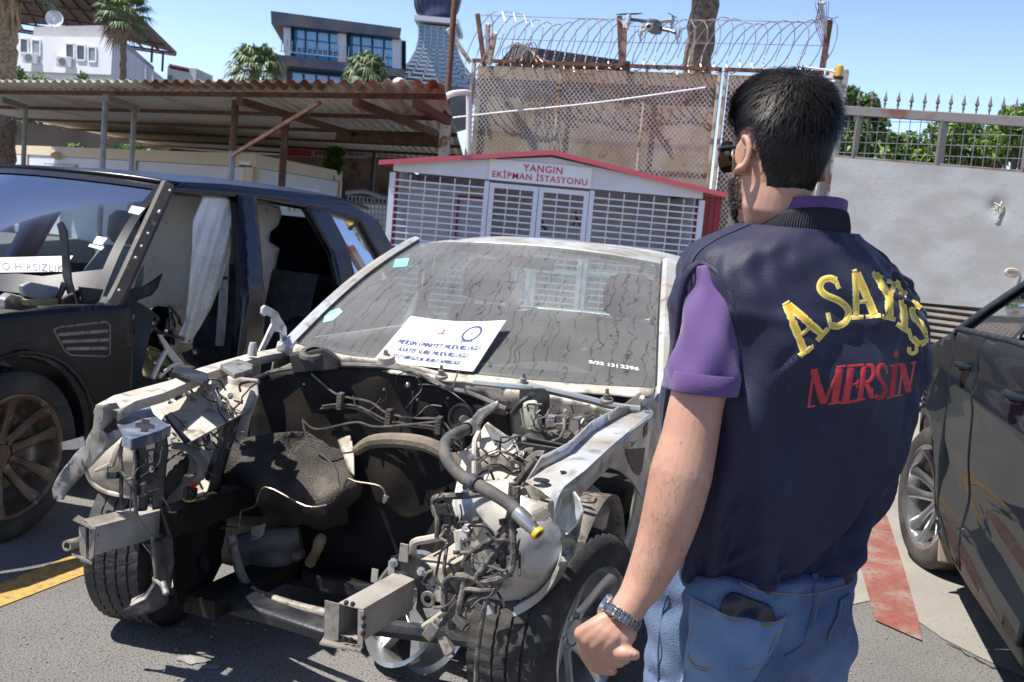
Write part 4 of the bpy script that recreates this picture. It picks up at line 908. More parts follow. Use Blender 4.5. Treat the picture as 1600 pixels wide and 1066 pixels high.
for a, b in ((-.004,.022),(.978,1.004)): strip_ws('glass_border', [((a,v),(b,v)) for v in S_], 0, -.004, m_black, wsm)
# pillars: swept bars beside the glass
def sweep(name, pts, w_, h_, mat, par=CAR, nrm=None, smooth=40):
    mb = MB(); rings = []; P_ = smooth_path(pts, 4)
    for i, p in enumerate(P_):
        d = (P_[min(i+1,len(P_)-1)]-P_[max(i-1,0)]).normalized(); nn = V(nrm) if nrm else V((0,0,1)); s = d.cross(nn).normalized(); nn = s.cross(d)
        rings.append([p+s*w_*a+nn*h_*b for a, b in ((-.5,-.3),(-.5,.2),(-.3,.5),(.3,.5),(.5,.2),(.5,-.3),(.3,-.5),(-.3,-.5))])
    mb.loft(rings); return mb.build(name, mat, par, smooth=smooth)
for s, a in ((1, 1.0), (-1, 0.0)):
    pts = [ws(a,v) + V((-.02, s*.035, .0)) for v in (-.06,.0,.25,.5,.75,1.0)]; sweep('windscreen_pillar', pts, .075, .05, m_sil, nrm=(.5,.4*s,.75))
    pts = [ws(a,v) + V((.0, s*.006, .008)) for v in (-.0,.25,.5,.75,1.0)]; sweep('pillar_seal', pts, .014, .012, m_black, nrm=(.5,.4*s,.75))
def roof(u, v):   # v 0 front, 1 back
    f = quad(tR,tM,tL,u); b = V((-2.75, tR.y+(tL.y-tR.y)*u, 1.36)); p = f.lerp(b, v); p.z += .055*sin(pi*min(1,v*1.0))*1.0 + .0
    e = abs(2*u-1)**6; p.z -= .035*e; p.y += (1 if u > .5 else -1)*.03*e*1.2; return p
mb = MB(); mb.grid(lambda u, v: roof(u, v), 28, 16); mb.build('roof', m_sil, CAR, smooth=60, solid=.02)
for s, a in ((1,1.0),(-1,0.0)):
    e = [roof(a, v)+V((0,s*.02,-.025)) for v in (0,.25,.5,.75,1)]
    sweep('roof_rail', e, .06, .06, m_sil); sweep('roof_ditch', [p+V((0,-s*.045,.028)) for p in e], .02, .012, m_black)
    sy = .69*s; cy = (tL.y if s > 0 else tR.y)
    sweep('centre_pillar', [V((-1.75,s*.74,.93)), roof(a,.30)+V((0,s*.02,-.03))], .09, .05, m_sil, nrm=(0,s,0))
    sweep('rear_pillar', [V((-3.05,s*.68,.98)), V((-2.95,s*.64,1.18)), roof(a,1)+V((0,s*.0,-.01))], .16, .05, m_sil, nrm=(0,s,.3))
    # side body
    def side(u, v):
        x = -.62 - u*3.0; z = .20+v*.76; y = .79 - .07*(1-v)**2 - .05*v**4 - .10*max(0,(u-.7)/.3)**2; return V((x, s*y, z))
    mb = MB(); 
    nu, nv = 60, 16; vs = [side(i/nu,j/nv) for j in range(nv+1) for i in range(nu+1)]; fs = []
    for j in range(nv):
        for i in range(nu):
            c = side((i+.5)/nu,(j+.5)/nv)
            if (c.x+2.55)**2+(c.z-.31)**2 > .36**2: fs.append((j*(nu+1)+i,j*(nu+1)+i+1,(j+1)*(nu+1)+i+1,(j+1)*(nu+1)+i))
    mb.add(vs, fs); mb.build('side_panel', m_sil, CAR, smooth=50, solid=.01)
    gl = MB(); gl.add([V((-.95,s*.70,.97)), V((-1.72,s*.73,.97)), roof(a,.27)+V((0,s*.02,-.05)), ws(a,.93)+V((-.08,s*.02,0))], [(0,1,2,3)]); gl.build('side_window', glass('car_glass', (.55,.68,.64)), CAR, smooth=0)
    gl = MB(); gl.add([V((-1.80,s*.73,.97)), V((-2.9,s*.70,.99)), roof(a,.92)+V((0,s*.0,-.05)), roof(a,.33)+V((0,s*.02,-.05))], [(0,1,2,3)]); gl.build('side_window', glass('car_glass', (.55,.68,.64)), CAR, smooth=0)
mb = MB(); mb.add([V((-3.1,-.62,1.0)), V((-3.1,.62,1.0)), roof(1,1)+V((-.02,0,-.03)), roof(0,1)+V((-.02,0,-.03))], [(0,1,2,3)]); mb.build('rear_window', glass('rear_glass', (.75,.92,.88), .02), CAR, smooth=0)
mb = MB(); mb.grid(lambda u, v: V((-3.08-u*.55, -.70+1.4*v, .99+.02*sin(pi*v)-.03*u)), 6, 12); mb.grid(lambda u, v: V((-3.62-.04*sin(pi*u), -.68+1.36*v, .95-.7*u)), 8, 8); mb.build('boot', m_sil, CAR, smooth=50, solid=.01)
mb = MB(); mb.box((-.55,-.7,.22),(-3.5,.7,.26)); mb.build('floor_pan', m_soot, CAR, smooth=0)
mb = MB(); mb.box((-2.45,-.62,.9),(-3.05,.62,.93)); mb.build('parcel_shelf', m_dash, CAR, smooth=0)
# interior
def dash(u, v):
    y = -.68+1.36*u; x = -.58-.52*v; z = .93+.035*sin(pi*v)-.05*v*v + (.055*math.exp(-((y-.36)/.2)**2))*sin(pi*min(1,v*1.1)); return V((x,y,z))
mb = MB(); mb.grid(dash, 40, 14); mb.grid(lambda u, v: V((-1.10-.05*sin(pi*v), -.68+1.36*u, .90-.35*v)), 12, 6); mb.build('dashboard', m_dash, CAR, smooth=60)
mb = MB(); c = V((-1.25,.36,1.0)); ax = V((-.9,0,.45)).normalized(); s1 = V((0,1,0)); s2 = ax.cross(s1)
mb.tube([c+(s1*cos(t)+s2*sin(t))*.185 for t in [2*pi*i/24 for i in range(25)]], .015, 8, 1); mb.ball(c-ax*.02, .06, 12); 
for an in (0.1, pi-.1, -pi/2): mb.tube([c-ax*.02, c+(s1*cos(an)+s2*sin(an))*.18], .014, 6, 1)
mb.tube([c, V((-1.02,.36,.86))], .03, 8, 1); mb.build('steering_wheel', m_black, CAR)
for y in (.36,-.36):
    mb = MB(); rings = []
    for z, x, w_, d in ((.45,-1.55,.24,.09),(.65,-1.62,.25,.10),(.95,-1.74,.23,.08),(1.08,-1.80,.16,.06),(1.10,-1.81,.10,.04)): rings.append([V((x+d*.5*sin(a), y+w_*(abs(cos(a))**.7)*(1 if cos(a) > 0 else -1), z)) for a in [2*pi*i/20 for i in range(20)]])
    mb.loft(rings)
    for sy in (-.06,.06): mb.tube([V((-1.80,y+sy,1.05)), V((-1.83,y+sy,1.18))], .008, 5, 1)
    st = mb.build('seat', m_seat, CAR)
    mb = MB(); mb.loft([[V((-1.83-.02*(z-1.1)+d*sin(a), y+w_*(abs(cos(a))**.7)*(1 if cos(a) > 0 else -1), z)) for a in [2*pi*i/18 for i in range(18)]] for z, w_, d in ((1.12,.07,.03),(1.14,.12,.05),(1.24,.13,.055),(1.30,.11,.05),(1.325,.06,.02))]); mb.build('headrest', m_seat, st)
    mb = MB(); mb.loft([[V((-1.30+dx, y+sy*.25, z)) for dx, sy in ((.2,-1),(.2,1),(-.28,1),(-.28,-1))] for z in (.36,.46,.5)]); mb.build('seat_cushion', m_seat, st, bevel=.02)
mb = MB(); mb.loft([[V((x+d*.5*sin(a), .60*(abs(cos(a))**.4)*(1 if cos(a) > 0 else -1), z)) for a in [2*pi*i/20 for i in range(20)]] for z, x, d in ((.45,-2.2,.2),(.8,-2.35,.18),(1.0,-2.45,.12))]); mb.build('rear_seat', m_seat, CAR)
mb = MB(); mb.tube([V((-1.6,-.62,1.30)), V((-1.5,-.55,1.12)), V((-1.45,-.42,1.02))], .012, 5, 4); mb.tube([ws(.02,.9)+V((-.1,.05,0)), V((-1.5,-.53,1.2)), V((-1.62,-.6,.95))], .016, 5, 5); mb.build('seat_belt', m_blk, CAR)
mb = MB(); q = ws(.5,.93)+V((-.06,0,-.05)); mb.obox(q, V((.01,0,.0)), V((0,.11,0)), V((0,0,.028))); mb.tube([q, ws(.5,.97)], .008, 5, 1); mb.build('mirror', m_black, CAR, bevel=.008)
# phone number and stickers on the glass
def wsuv(px, py):   # nearest (u,v) of a pixel on the glass
    best = None; d0 = wk.loc(CAM); rd = ray(px,py); rd = V([rd.dot(a) for a in wk.ax]).normalized(); u, v = .5, .5; st = .25
    f = lambda u, v: ((ws(u,v)-d0).cross(rd)).length
    for _ in range(60):
        b = min(((f(u+a*st,v+c*st),u+a*st,v+c*st) for a in (-1,0,1) for c in (-1,0,1))); 
        if b[1] == u and b[2] == v: st *= .6
        u, v = b[1], b[2]
    return u, v
def on_ws(px, py, off=.002): u, v = wsuv(px,py); return ws(u,v)+wsn(u,v)*off*(1 if wsn(u,v).z > 0 else -1)
m_wtxt = M('white_lettering', (.75,.75,.73), .6)
mb = MB(); n0, n1 = (920,568), (1000,580)
a0, a1, up_ = on_ws(*n0), on_ws(*n1), (on_ws(920,556)-on_ws(920,568)).normalized()
text_on(mb, '0/32 131', lambda u, v: a0.lerp(a1, u*.57)+up_*(v*.57*(a1-a0).length*.8), bold=.03); text_on(mb, '2396', lambda u, v: a0.lerp(a1, .62+u*.36)+up_*(v*.36*(a1-a0).length*.8), bold=.03)
mb.build('phone_number', m_wtxt, wsm, smooth=0)
mb = MB(); mb.plate([on_ws(*p) for p in ((618,406),(640,404),(636,417),(614,419))], .001); mb.build('toll_sticker', M('sticker_blue', (.20,.55,.68), .5), wsm, smooth=0)
mb = MB(); mb.plate([on_ws(*p) for p in ((508,490),(530,482),(536,488),(520,502),(505,505))], .001); mb.build('torn_sticker', M('sticker_torn', (.18,.45,.58), .6, c2=(.4,.5,.52), s2=30), wsm, smooth=0)
# ---------------------------------------------------------------- cowl under the glass
mb = MB(); vs = []
for i in range(41):
    u = i/40; p = quad(bR,bM,bL,u); tab = .020 if (i % 6) in (2,3) else 0
    vs += [p+V((.012,0,.0)), p+V((.04+tab,0,-.022)), p+V((.045+tab,0,-.03))]
mb.add(vs, [(3*i+k,3*i+k+1,3*i+k+4,3*i+k+3) for i in range(40) for k in range(2)]); mb.build('glass_flange', m_cream, CAR, smooth=40, solid=.003)
mb = MB(); mb.tube([X(826,603,-.36), X(865,612,-.37), X(921,625,-.40), X(955,634,-.42), X(1000,640,-.45)], .013, 8, 3); mb.tube([X(740,598,-.33), X(800,604,-.33), X(830,606,-.35)], .01, 6, 3); mb.build('wiper_linkage', M('linkage_blue', (.30,.35,.38), .45, .4, c2=(.4,.38,.33), s2=14), CAR)
for px, py in ((690,590),(818,603),(948,628)):
    q = X(px,py,-.36); mb = MB(); mb.lathe([(.001,.03),(.010,.03),(.012,.012),(.022,.010),(.024,0)], q, (.3,0,.9), 12); mb.tube([q, q+V((.01,0,.045))], .006, 6, 1); mb.build('wiper_pivot', m_bare, CAR)
q = X(604,566,-.34); mb = MB(); mb.lathe([(.001,.05),(.008,.05),(.010,.03),(.030,.025),(.034,0)], q, (.3,0,.9), 14); mb.build('wiper_pivot', m_cream, CAR)
# ---------------------------------------------------------------- firewall
fw_top = [(398,592),(430,581),(480,573),(520,571),(575,572),(625,577),(662,588),(695,606),(735,616),(790,640)]
crumple('firewall', fw_top + [(800,700),(760,720),(735,740),(722,800),(700,870),(560,905),(430,900),(345,880),(335,720),(390,690)], lambda x, y: -.42+.0*x+ .05*sin((x-400)/60)*.3, m_soot, CAR, .004, .010, 30, 3, 22)
mb = MB(); mb.tube([X(x,y-1,-.40+.01*sin(i)) for i, (x,y) in enumerate(fw_top)], .009, 6, 4)
mb.build('cowl_edge', M('edge_grey', (.22,.21,.20), .5, .3, c2=(.12,.11,.10), s2=20), CAR)
crumple('cowl_lip', [(400,592),(470,560),(545,556),(600,562),(660,574),(760,600),(830,612),(835,630),(790,640),(735,616),(695,606),(662,588),(625,577),(575,572),(520,571),(480,573),(430,581)], lambda x, y: ('X', -.42), m_dirtsteel, CAR, .003, .004, 30, 5)
crumple('upper_firewall', [(790,640),(835,612),(900,625),(960,640),(1000,652),(985,700),(920,720),(850,730),(800,705)], lambda x, y: -.45, m_bare, CAR, .003, .006, 24, 6)
mb = MB(); q = X(637,602,-.39); mb.ball(q, .012, 10); 
for px, py in ((600,609),(475,600),(652,625),(545,660),(700,622)): mb.ball(X(px,py,-.40), .006, 6)
mb.build('firewall_bolts', m_alu, CAR, kind='stuff')
mb = MB(); mb.lathe([(.001,.0),(.035,.0),(.044,.012),(.050,.012),(.052,0)], X(722,653,-.36), (1,0,0), 20); b_ = mb.build('servo_grommet', m_black, CAR)
mb = MB(); mb.tube([X(722,655,-.42), X(727,657,-.30)], .017, 12, 1); mb.build('servo_tube', m_hose, b_)
# heat shield; the sunlight on its right corner is put in as a paler colour
m_shield = M('heat_shield', (.065,.052,.042), .55, .25, c2=(.020,.016,.013), s2=4, k2=(.42,.62), c3=(.16,.135,.11), s3=7, k3=(.58,.75), bump=.7, bs=170)
def shx(x, y): return -.40 + .26*math.exp(-((x-430)/95)**2)*math.exp(-((y-770)/70)**2) + .05*sin((x+y)/40)
crumple('heat_shield', [(336,706),(360,693),(385,684),(420,678),(458,674),(523,677),(549,681),(553,712),(554,746),(567,757),(565,777),(543,796),(546,819),(501,832),(473,819),(445,828),(390,822),(338,815),(330,760)], lambda x, y: ('X', shx(x,y)), m_shield, CAR, .003, .012, 40, 9, 15)
crumple('sunlit_corner', [(524,678),(549,681),(553,712),(554,745),(544,733),(534,705)], lambda x, y: ('X', shx(x,y)+.02), M('shield_sunlit', (.42,.37,.29), .6, .2, c2=(.3,.25,.2), s2=15), CAR, .002, .004, 14, 4)
mb = MB(); mb.tube([X(556,705,-.34), X(580,691,-.33), X(620,688,-.33), X(668,695,-.33), X(705,716,-.32), X(722,745,-.31), X(728,790,-.3)], [.018,.026,.028,.028,.024,.018], 10, 4); mb.build('tunnel_flange', M('dusty_brown', (.20,.165,.12), .8, c2=(.10,.08,.06), s2=8, bump=.3), CAR)
# brake lines
zz = lambda l, v: [X(360+a/3.5525, 560+b/3.5525, v) for a, b in l]
bl = {'brake_line': [([(450,85),(500,130),(600,205),(770,240),(870,305),(1010,330),(1160,340),(1230,410),(1290,470)], -.375, .0045), ([(510,265),(600,255),(700,265),(780,300),(870,345),(1000,365),(1160,385),(1210,440),(1290,500)], -.372, .004),
     ([(500,280),(620,272),(740,292),(860,362),(1000,378),(1160,402),(1200,452),(1280,522)], -.378, .004), ([(400,340),(480,395),(690,355),(800,380),(960,370),(1160,350)], -.33, .004),
     ([(400,342),(440,470),(580,600),(600,680),(620,725),(650,670),(700,685),(830,710),(865,770)], -.05, .0034), ([(-60,945),(0,935),(45,935),(60,850),(135,820),(195,715),(415,820),(535,815)],   .02, .0034)]}
for l, v, r in bl['brake_line']: MB().tube(zz(l, v), r, 6, 4).build('brake_line', m_pipe, CAR)
for a, b in ((610,238),(880,330),(1158,372)):
    mb = MB(); c = zz([(a,b)], -.365)[0]
    for k in range(6): mb.obox(c+V((0,0,.026-.0105*k)), V((.012,0,0)), V((0,.010,0)), V((0,0,.004)))
    mb.obox(c+V((-.008,0,0)), V((.006,0,0)), V((0,.009,0)), V((0,0,.032))); mb.build('pipe_clip', m_dustblk, CAR)
mb = MB(); a, b = zz([(865,765)], -.05)[0], zz([(850,800)], -.05)[0]; mb.tube([a, a.lerp(b,.5), b], [.010,.009,.006], 8, 1); mb.build('pipe_union', m_alu, CAR)
# ---------------------------------------------------------------- crash boxes and rails
m_box = M('crash_box', (.44,.41,.36), .5, .3, c2=(.33,.29,.24), s2=8, c3=(.55,.54,.52), s3=5, k3=(.5,.7), bump=.12)
def crash(pf, pr, xf, xr):
    f = [X(*p, xf) for p in pf]; r = [X(*p, xr) for p in pr]; mb = MB()
    mb.loft([[r[0],r[1],r[2],r[3]],[f[0],f[1],f[2],f[3]]], cap=(True, False)); return mb.build('crash_box', m_box, CAR, smooth=0, solid=.004, weld=True), f, r
cb, f, r = crash([(529,942),(567,952),(565,1003),(527,992)], [(618,894),(648,905),(645,953),(614,943)], .62, .32)
def fin(par, pts, v, mat, th=.004, name='flange', ax='X', bev=0): mb = MB(); pl(pts, ax, v, th, mb); return mb.build(name, mat, par, smooth=0, bevel=bev)
mb = MB()
pl([(508,938),(531,944),(529,1000),(507,1004)], 'X', .625, .005, mb); pl([(560,953),(569,955),(567,1013),(559,1011)], 'X', .628, .005, mb)
mb.plate([X(499,1006,.66), X(563,1019,.66), X(567,1008,.60), X(507,994,.60)], .005); mb.build('flange', m_dirtsteel, cb, smooth=0)
for px, py in ((541,942),(551,944),(568,965),(568,978),(567,990),(505,1006),(537,1013),(538,998),(548,1000)):
    MB().ball(X(px,py,.632), .0075, 8).build('rivet', m_blk, cb)
for px, py in ((585,905),(611,893)): mb = MB(); q = X(px,py,.40 if px < 600 else .33); mb.plate([q+V((0,-.010,-.01)), q+V((0,.010,-.01)), q+V((0,.010,.03)), q+V((0,-.010,.03))], .003); mb.build('tab', m_box, cb, smooth=0)
fin(cb, [(607,880),(612,869),(626,866),(642,865),(668,881),(676,893),(673,903),(663,910),(664,920),(676,931),(680,942),(674,950),(660,950),(669,973),(663,970),(650,952),(653,925),(647,903),(632,893),(610,890)], .315, m_blk, .006, 'mount_plate', bev=.002)
mb = MB(); q = X(669,936,.325); mb.lathe([(.012,.004),(.022,.004),(.024,0),(.012,0)], q, (1,0,0), 16); mb.tube([X(669,915,.32), X(661,910,.32), X(668,895,.32), X(676,893,.32)], .005, 6, 3); mb.build('tow_eye', m_bare, cb)
for px, py in ((616,879),(659,893)): MB().lathe([(.001,.014),(.008,.014),(.009,.006),(.014,.005),(.015,0)], X(px,py,.32), (1,0,0), 8).build('mount_bolt', m_alu, cb)
mb = MB(); q = X(631,868,.33); mb.plate([q+V((0,-.016,-.02)), q+V((0,.016,-.02)), q+V((0,.014,.035)), q+V((0,-.014,.035))], .005); mb.build('upper_tab', m_dirtsteel, cb, smooth=0, bevel=.003)
cb, f, r = crash([(131,811),(146,824),(147,868),(131,857)], [(238,787),(256,796),(254,838),(236,830)], .62, .28)
mb = MB(); pl([(124,822),(134,824),(136,880),(126,878)], 'X', .63, .005, mb); pl([(140,822),(149,826),(147,872),(140,876)], 'X', .632, .005, mb)
mb.plate([X(114,812,.66), X(145,827,.64), X(147,820,.58), X(122,806,.60)], .005); mb.plate([X(112,866,.66), X(143,881,.64), X(146,872,.58), X(124,862,.60)], .005); mb.build('flange', m_dirtsteel, cb, smooth=0)
a, b = X(104,853,.66), X(140,843,.56); MB().lathe([(.010,0),(.016,0),(.016,(b-a).length),(.010,(b-a).length),(.010,0)], a, b-a, 16).build('tow_tube', m_dirtsteel, cb)
for px, py in ((151,836),(151,848),(151,859)): MB().ball(X(px,py,.60), .0075, 8).build('rivet', m_blk, cb)
mb = MB(); mb.loft([[V((.30,-.56,.43)),V((.30,-.49,.43)),V((.30,-.49,.52)),V((.30,-.56,.52))],[V((-.1,-.62,.40)),V((-.1,-.54,.40)),V((-.1,-.54,.50)),V((-.1,-.62,.50))],[V((-.5,-.60,.30)),V((-.5,-.52,.30)),V((-.5,-.52,.42)),V((-.5,-.60,.42))]]); mb.build('front_rail', m_soot, CAR, smooth=0, bevel=.006)
mb = MB(); mb.loft([[V((.31,.36,.42)),V((.31,.46,.42)),V((.31,.46,.53)),V((.31,.36,.53))],[V((-.1,.38,.40)),V((-.1,.48,.40)),V((-.1,.48,.52)),V((-.1,.38,.52))],[V((-.5,.38,.30)),V((-.5,.48,.30)),V((-.5,.48,.42)),V((-.5,.38,.42))]]); mb.build('front_rail', m_cream, CAR, smooth=0, bevel=.006)
# ---------------------------------------------------------------- right hand side (left in the picture)
mb = MB(); outer = [(150,633),(178,618),(222,606),(268,594),(299,579),(345,565),(395,551),(452,541)]; vs = []
for i, (x, y) in enumerate(outer):
    z = .865+.012*i; p = Z_(x,y,z); vs += [p+V((0,-.010,-.028)), p, p+V((0,.055+.03*(i < 3),-.005)), p+V((0,.058+.03*(i < 3),-.035))]
n_ = len(outer); mb.add(vs, [(4*i+k,4*i+k+1,4*i+k+5,4*i+k+4) for i in range(n_-1) for k in range(3)]); mb.build('apron_rail', m_cream, CAR, smooth=25, solid=.004)
crumple('fender_bracket', [(150,633),(182,629),(188,640),(178,654),(160,672),(168,678),(190,668),(196,678),(165,705),(130,741),(107,766),(99,781),(84,779),(82,764),(88,748),(115,712),(132,694),(146,668)], lambda x, y: ('X', .50+.02*sin(x/11)), m_bare, CAR, .004, .006, 26, 12, 8)
mb = MB(); pl([(97,691),(130,682),(134,696),(120,702),(97,703)], 'X', .52, .004, mb); mb.build('bracket_tab', m_bare, CAR, smooth=0)
mb = MB(); q = X(92,776,.51); mb.lathe([(.001,.008),(.008,.008),(.010,0)], q, (1,0,0), 8); mb.build('bracket_bolt', m_alu, CAR)
crumple('wheel_liner', [(131,722),(138,702),(160,688),(196,668),(214,680),(232,690),(228,740),(218,776),(196,775),(175,770),(155,762),(140,748)], lambda x, y: ('X', .34-.10*((x-190)/60)**2-.10*((y-720)/60)**2), m_cream, CAR, .004, .003, 24, 13, 12)
mb = MB(); mb.tube([X(131,722,.32), X(140,749,.31), X(156,764,.30), X(178,772,.30), X(218,778,.30)], .008, 6, 4); mb.build('liner_lip', m_cream, CAR)
mb = MB(); mb.plate([X(172,722,.36), X(180,700,.36), X(187,690,.36), X(192,694,.36), X(184,712,.36), X(178,730,.36), X(150,738,.355), X(148,734,.355)], .012); mb.build('liner_rib', m_cream, CAR, smooth=0, bevel=.004)
m_bp = M('bracket_bluegrey', (.15,.18,.25), .3, .35, c2=(.33,.36,.40), s2=16, k2=(.48,.62), c3=(.06,.08,.13), s3=9, k3=(.5,.7))
bp = [(178,641),(181,634),(190,632),(232,630),(240,648),(252,658),(266,666),(251,674),(228,681),(206,688),(192,681),(183,664)]
mb = MB(); mb.plate([Z_(x,y,.815) for x, y in bp], .006); bpl = mb.build('headlight_bracket', m_bp, CAR, smooth=0, bevel=.0015)
hole = [(213,661),(221,660),(222,655),(233,656),(234,662),(242,664),(241,669),(232,669),(231,675),(220,674),(220,668),(211,667)]
mb = MB(); mb.plate([Z_(x,y,.8192) for x, y in hole], .001); mb.build('cross_hole', m_black, bpl, smooth=0); mb = MB(); mb.lathe([(.001,.0045),(.014,.0045)], Z_(190,644,.815), (0,0,1), 16); mb.build('round_hole', m_black, bpl, smooth=0)
mb = MB(); vs = [(192,681),(206,688),(228,681),(251,674),(266,666)]
for i in range(4): a, b = Z_(*vs[i],.814), Z_(*vs[i+1],.814); mb.plate([a, b, b+V((0,0,-.03)), a+V((0,0,-.03))], .004)
mb.build('bracket_skirt', m_bp, bpl, smooth=0)
sup = [(207,690),(228,683),(258,676),(262,700),(258,740),(256,775),(252,795),(240,797),(236,770),(228,798),(211,799),(208,760),(214,720)]
crumple('lamp_support', sup, lambda x, y: ('X', .43), m_blk, CAR, .01, .004, 22, 15, 10)
mb = MB(); pl([(229,692),(243,688),(242,700),(229,703)], 'X', .438, .003, mb); pl([(233,706),(240,704),(239,722),(233,724)], 'X', .438, .003, mb); mb.build('support_window', m_cream, CAR, smooth=0)
mb = MB(); mb.tube([X(208,690,.44), X(211,720,.445), X(208,760,.445), X(213,800,.44), X(222,820,.43), X(238,842,.43)], .006, 6, 4); mb.build('support_edge', m_bare, CAR)
low = [(222,848),(240,846),(256,838),(270,838),(272,880),(266,920),(262,944),(240,956),(215,963),(196,967),(190,961),(192,952),(205,946),(226,936),(240,916),(243,890),(236,866)]
crumple('lower_bracket', low, lambda x, y: ('X', .40), m_blk, CAR, .008, .003, 22, 16, 9)
mb = MB(); cv = [(222,850),(235,866),(242,890),(240,915),(226,936),(203,947)]; vs = []
for x, y in cv: p = X(x,y,.405); vs += [p, p+V((-.05,-.035,.0))]
mb.add(vs, [(2*i,2*i+1,2*i+3,2*i+2) for i in range(len(cv)-1)]); mb.build('bracket_flange', m_cream, CAR, smooth=40, solid=.003)
mb = MB(); mb.tube([X(238,842,.42), X(240,870,.43), X(243,900,.43), X(240,905,.43), X(250,912,.44), X(258,920,.45)], .006, 6, 3); mb.lathe([(.001,.02),(.010,.02),(.010,-.02),(.001,-.02)], X(257,919,.45), (.3,.6,-.6), 8); mb.build('sensor_lead', m_bare, CAR)
mb = MB(); mb.tube([X(203,668,.46), X(192,690,.45), X(188,712,.45), X(190,735,.45), X(189,765,.44), X(191,795,.44)], .007, 6, 4); mb.tube([X(190,735,.45), X(200,752,.45), X(208,770,.45)], .006, 6, 3); mb.build('harness_lead', m_cable, CAR)
mb = MB(); mb.obox(X(178,742,.455), V((.012,0,0)), V((0,.019,.003)), V((0,0,.011))); mb.tube([X(169,738,.455), X(168,730,.455), X(173,731,.455)], .003, 5, 2); mb.build('lead_plug', M('plug_teal', (.02,.035,.04), .4), CAR, smooth=0, bevel=.003)
# inner apron, tower and the clutter on it
crumple('inner_apron', [(228,640),(262,598),(330,585),(402,592),(404,618),(392,650),(385,684),(340,704),(332,740),(322,775),(262,795),(256,720),(250,680)], lambda x, y: ('X', -.16+.0012*(y-600)+.03*sin((x+y)/45)), m_cream, CAR, .004, .010, 30, 21, 16)
mb = MB(); mb.plate([Z_(250,640,.80), Z_(330,600,.86), Z_(400,602,.86), Z_(392,640,.80), Z_(300,690,.74)], .006); mb.build('tower_top', m_cream, CAR, smooth=0, bevel=.002)
mb = MB(); mb.tube([X(280,662,-.02), X(320,636,-.1), X(372,600,-.2)], [.020,.020,.018], 10, 4); pip = mb.build('heater_pipe', m_dustblk, CAR)
mb = MB(); mb.tube([X(304,667,0), X(330,648,0), X(346,643,-.05), X(360,626,-.15), X(394,603,-.25)], .013, 8, 4); mb.build('heater_pipe', m_dustblk, CAR)
mb = MB(); mb.tube([X(258,660,.05), X(274,634,.0), X(281,612,-.05), X(295,604,-.1)], .015, 8, 4); mb.build('heater_pipe', m_dustblk, CAR)
mb = MB(); mb.tube([X(270,697,.18), X(290,699,.18), X(308,712,.18), X(316,732,.18), X(308,752,.18), X(299,760,.18)], [.012,.014,.014,.012,.010], 8, 4); mb.build('bent_hose', M('hose_light', (.13,.125,.115), .7, c2=(.20,.185,.16), s2=20), CAR)
mb = MB(); q = X(297,772,.19); mb.lathe([(.001,.022),(.018,.022),(.020,.0),(.022,-.018),(.001,-.02)], q, (.3,.1,.9), 14)
for k in range(8): an = k*pi/4; mb.obox(q+V((.018*cos(an),.018*sin(an),.0)), V((.004,0,0)), V((0,.004,0)), V((0,0,.020)))
pg = mb.build('multi_plug', m_black, CAR); MB().lathe([(.020,.003),(.0235,.003),(.0235,-.003),(.020,-.003)], q+V((0,0,-.012)), (.3,.1,.9), 16).build('yellow_ring', M('plug_yellow', (.55,.5,.04), .4), pg)
mb = MB()
for k in range(3): mb.tube([q+V((0,.006*k,.02)), q+V((.0,.012+.006*k,.04)), X(302-k*4,755-k*2,.18)], .003, 5, 3)
mb.build('red_wire', M('wire_red', (.45,.02,.02), .5), pg)
mb = MB(); a, b, c, d = X(257,652,.22), X(269,645,.2), X(303,682,.2), X(288,694,.22); mb.plate([a,b,c,d], .03)
fu = mb.build('fuse_tray', m_black, CAR, smooth=0, bevel=.003); mb = MB(); nn = (b-a).cross(d-a).normalized(); nn = nn if nn.x > 0 else -nn
for i in range(13):
    p = a.lerp(d,(i+.7)/14)+nn*.017; e = b.lerp(c,(i+.7)/14)+nn*.017; mb.beam(p.lerp(e,.2), p.lerp(e,.8), .006, .004, nn)
mb.build('terminals', m_dirtsteel, fu, smooth=0)
mb = MB()
for pts in ([(268,582),(298,592),(318,600),(326,596),(325,586),(300,578),(278,574)],): mb.plate([Z_(x,y,.92) for x, y in pts], .012)
mb.build('battery_frame', m_blk, CAR, smooth=0, bevel=.003)
MB().plate([Z_(x,y,.95) for x, y in ((344,573),(372,564),(395,573),(394,580),(366,589))], .018).build('control_box', m_bare, CAR, smooth=0, bevel=.003)
mb = MB(); mb.obox(X(358,600,-.22), V((.010,0,0)), V((0,.07,.02)), V((0,0,.022))); mb.tube([X(330,606,-.2), X(350,594,-.2), X(378,594,-.22), X(395,604,-.25)], .016, 8, 3); mb.build('bracket_mass', m_bare, CAR, bevel=.004)
mb = MB(); mb.obox(X(392,606,-.2), V((.02,0,0)), V((0,.03,0)), V((0,0,.025))); mb.build('relay_box', m_black, CAR, smooth=0, bevel=.004)
rr = random.Random(8)
for k in range(11):
    x0, y0 = 262+rr.random()*60, 598+rr.random()*24; pts = [X(x0,y0,-.02)]
    for i in range(4): x0 += rr.uniform(-14,26); y0 += rr.uniform(4,26); pts.append(X(x0,y0,-.02+.1*rr.random()))
    MB().tube(pts, rr.uniform(.004,.009), 6, 4).build('wire', m_cable if k % 3 else m_bare, CAR)
for pts in (((300,660),(322,692)),((306,655),(345,690)),((340,700),(333,690))): MB().tube([X(*pts[0],.05), X(*pts[1],.05)], .0035, 5, 1).build('wire', m_black, CAR)
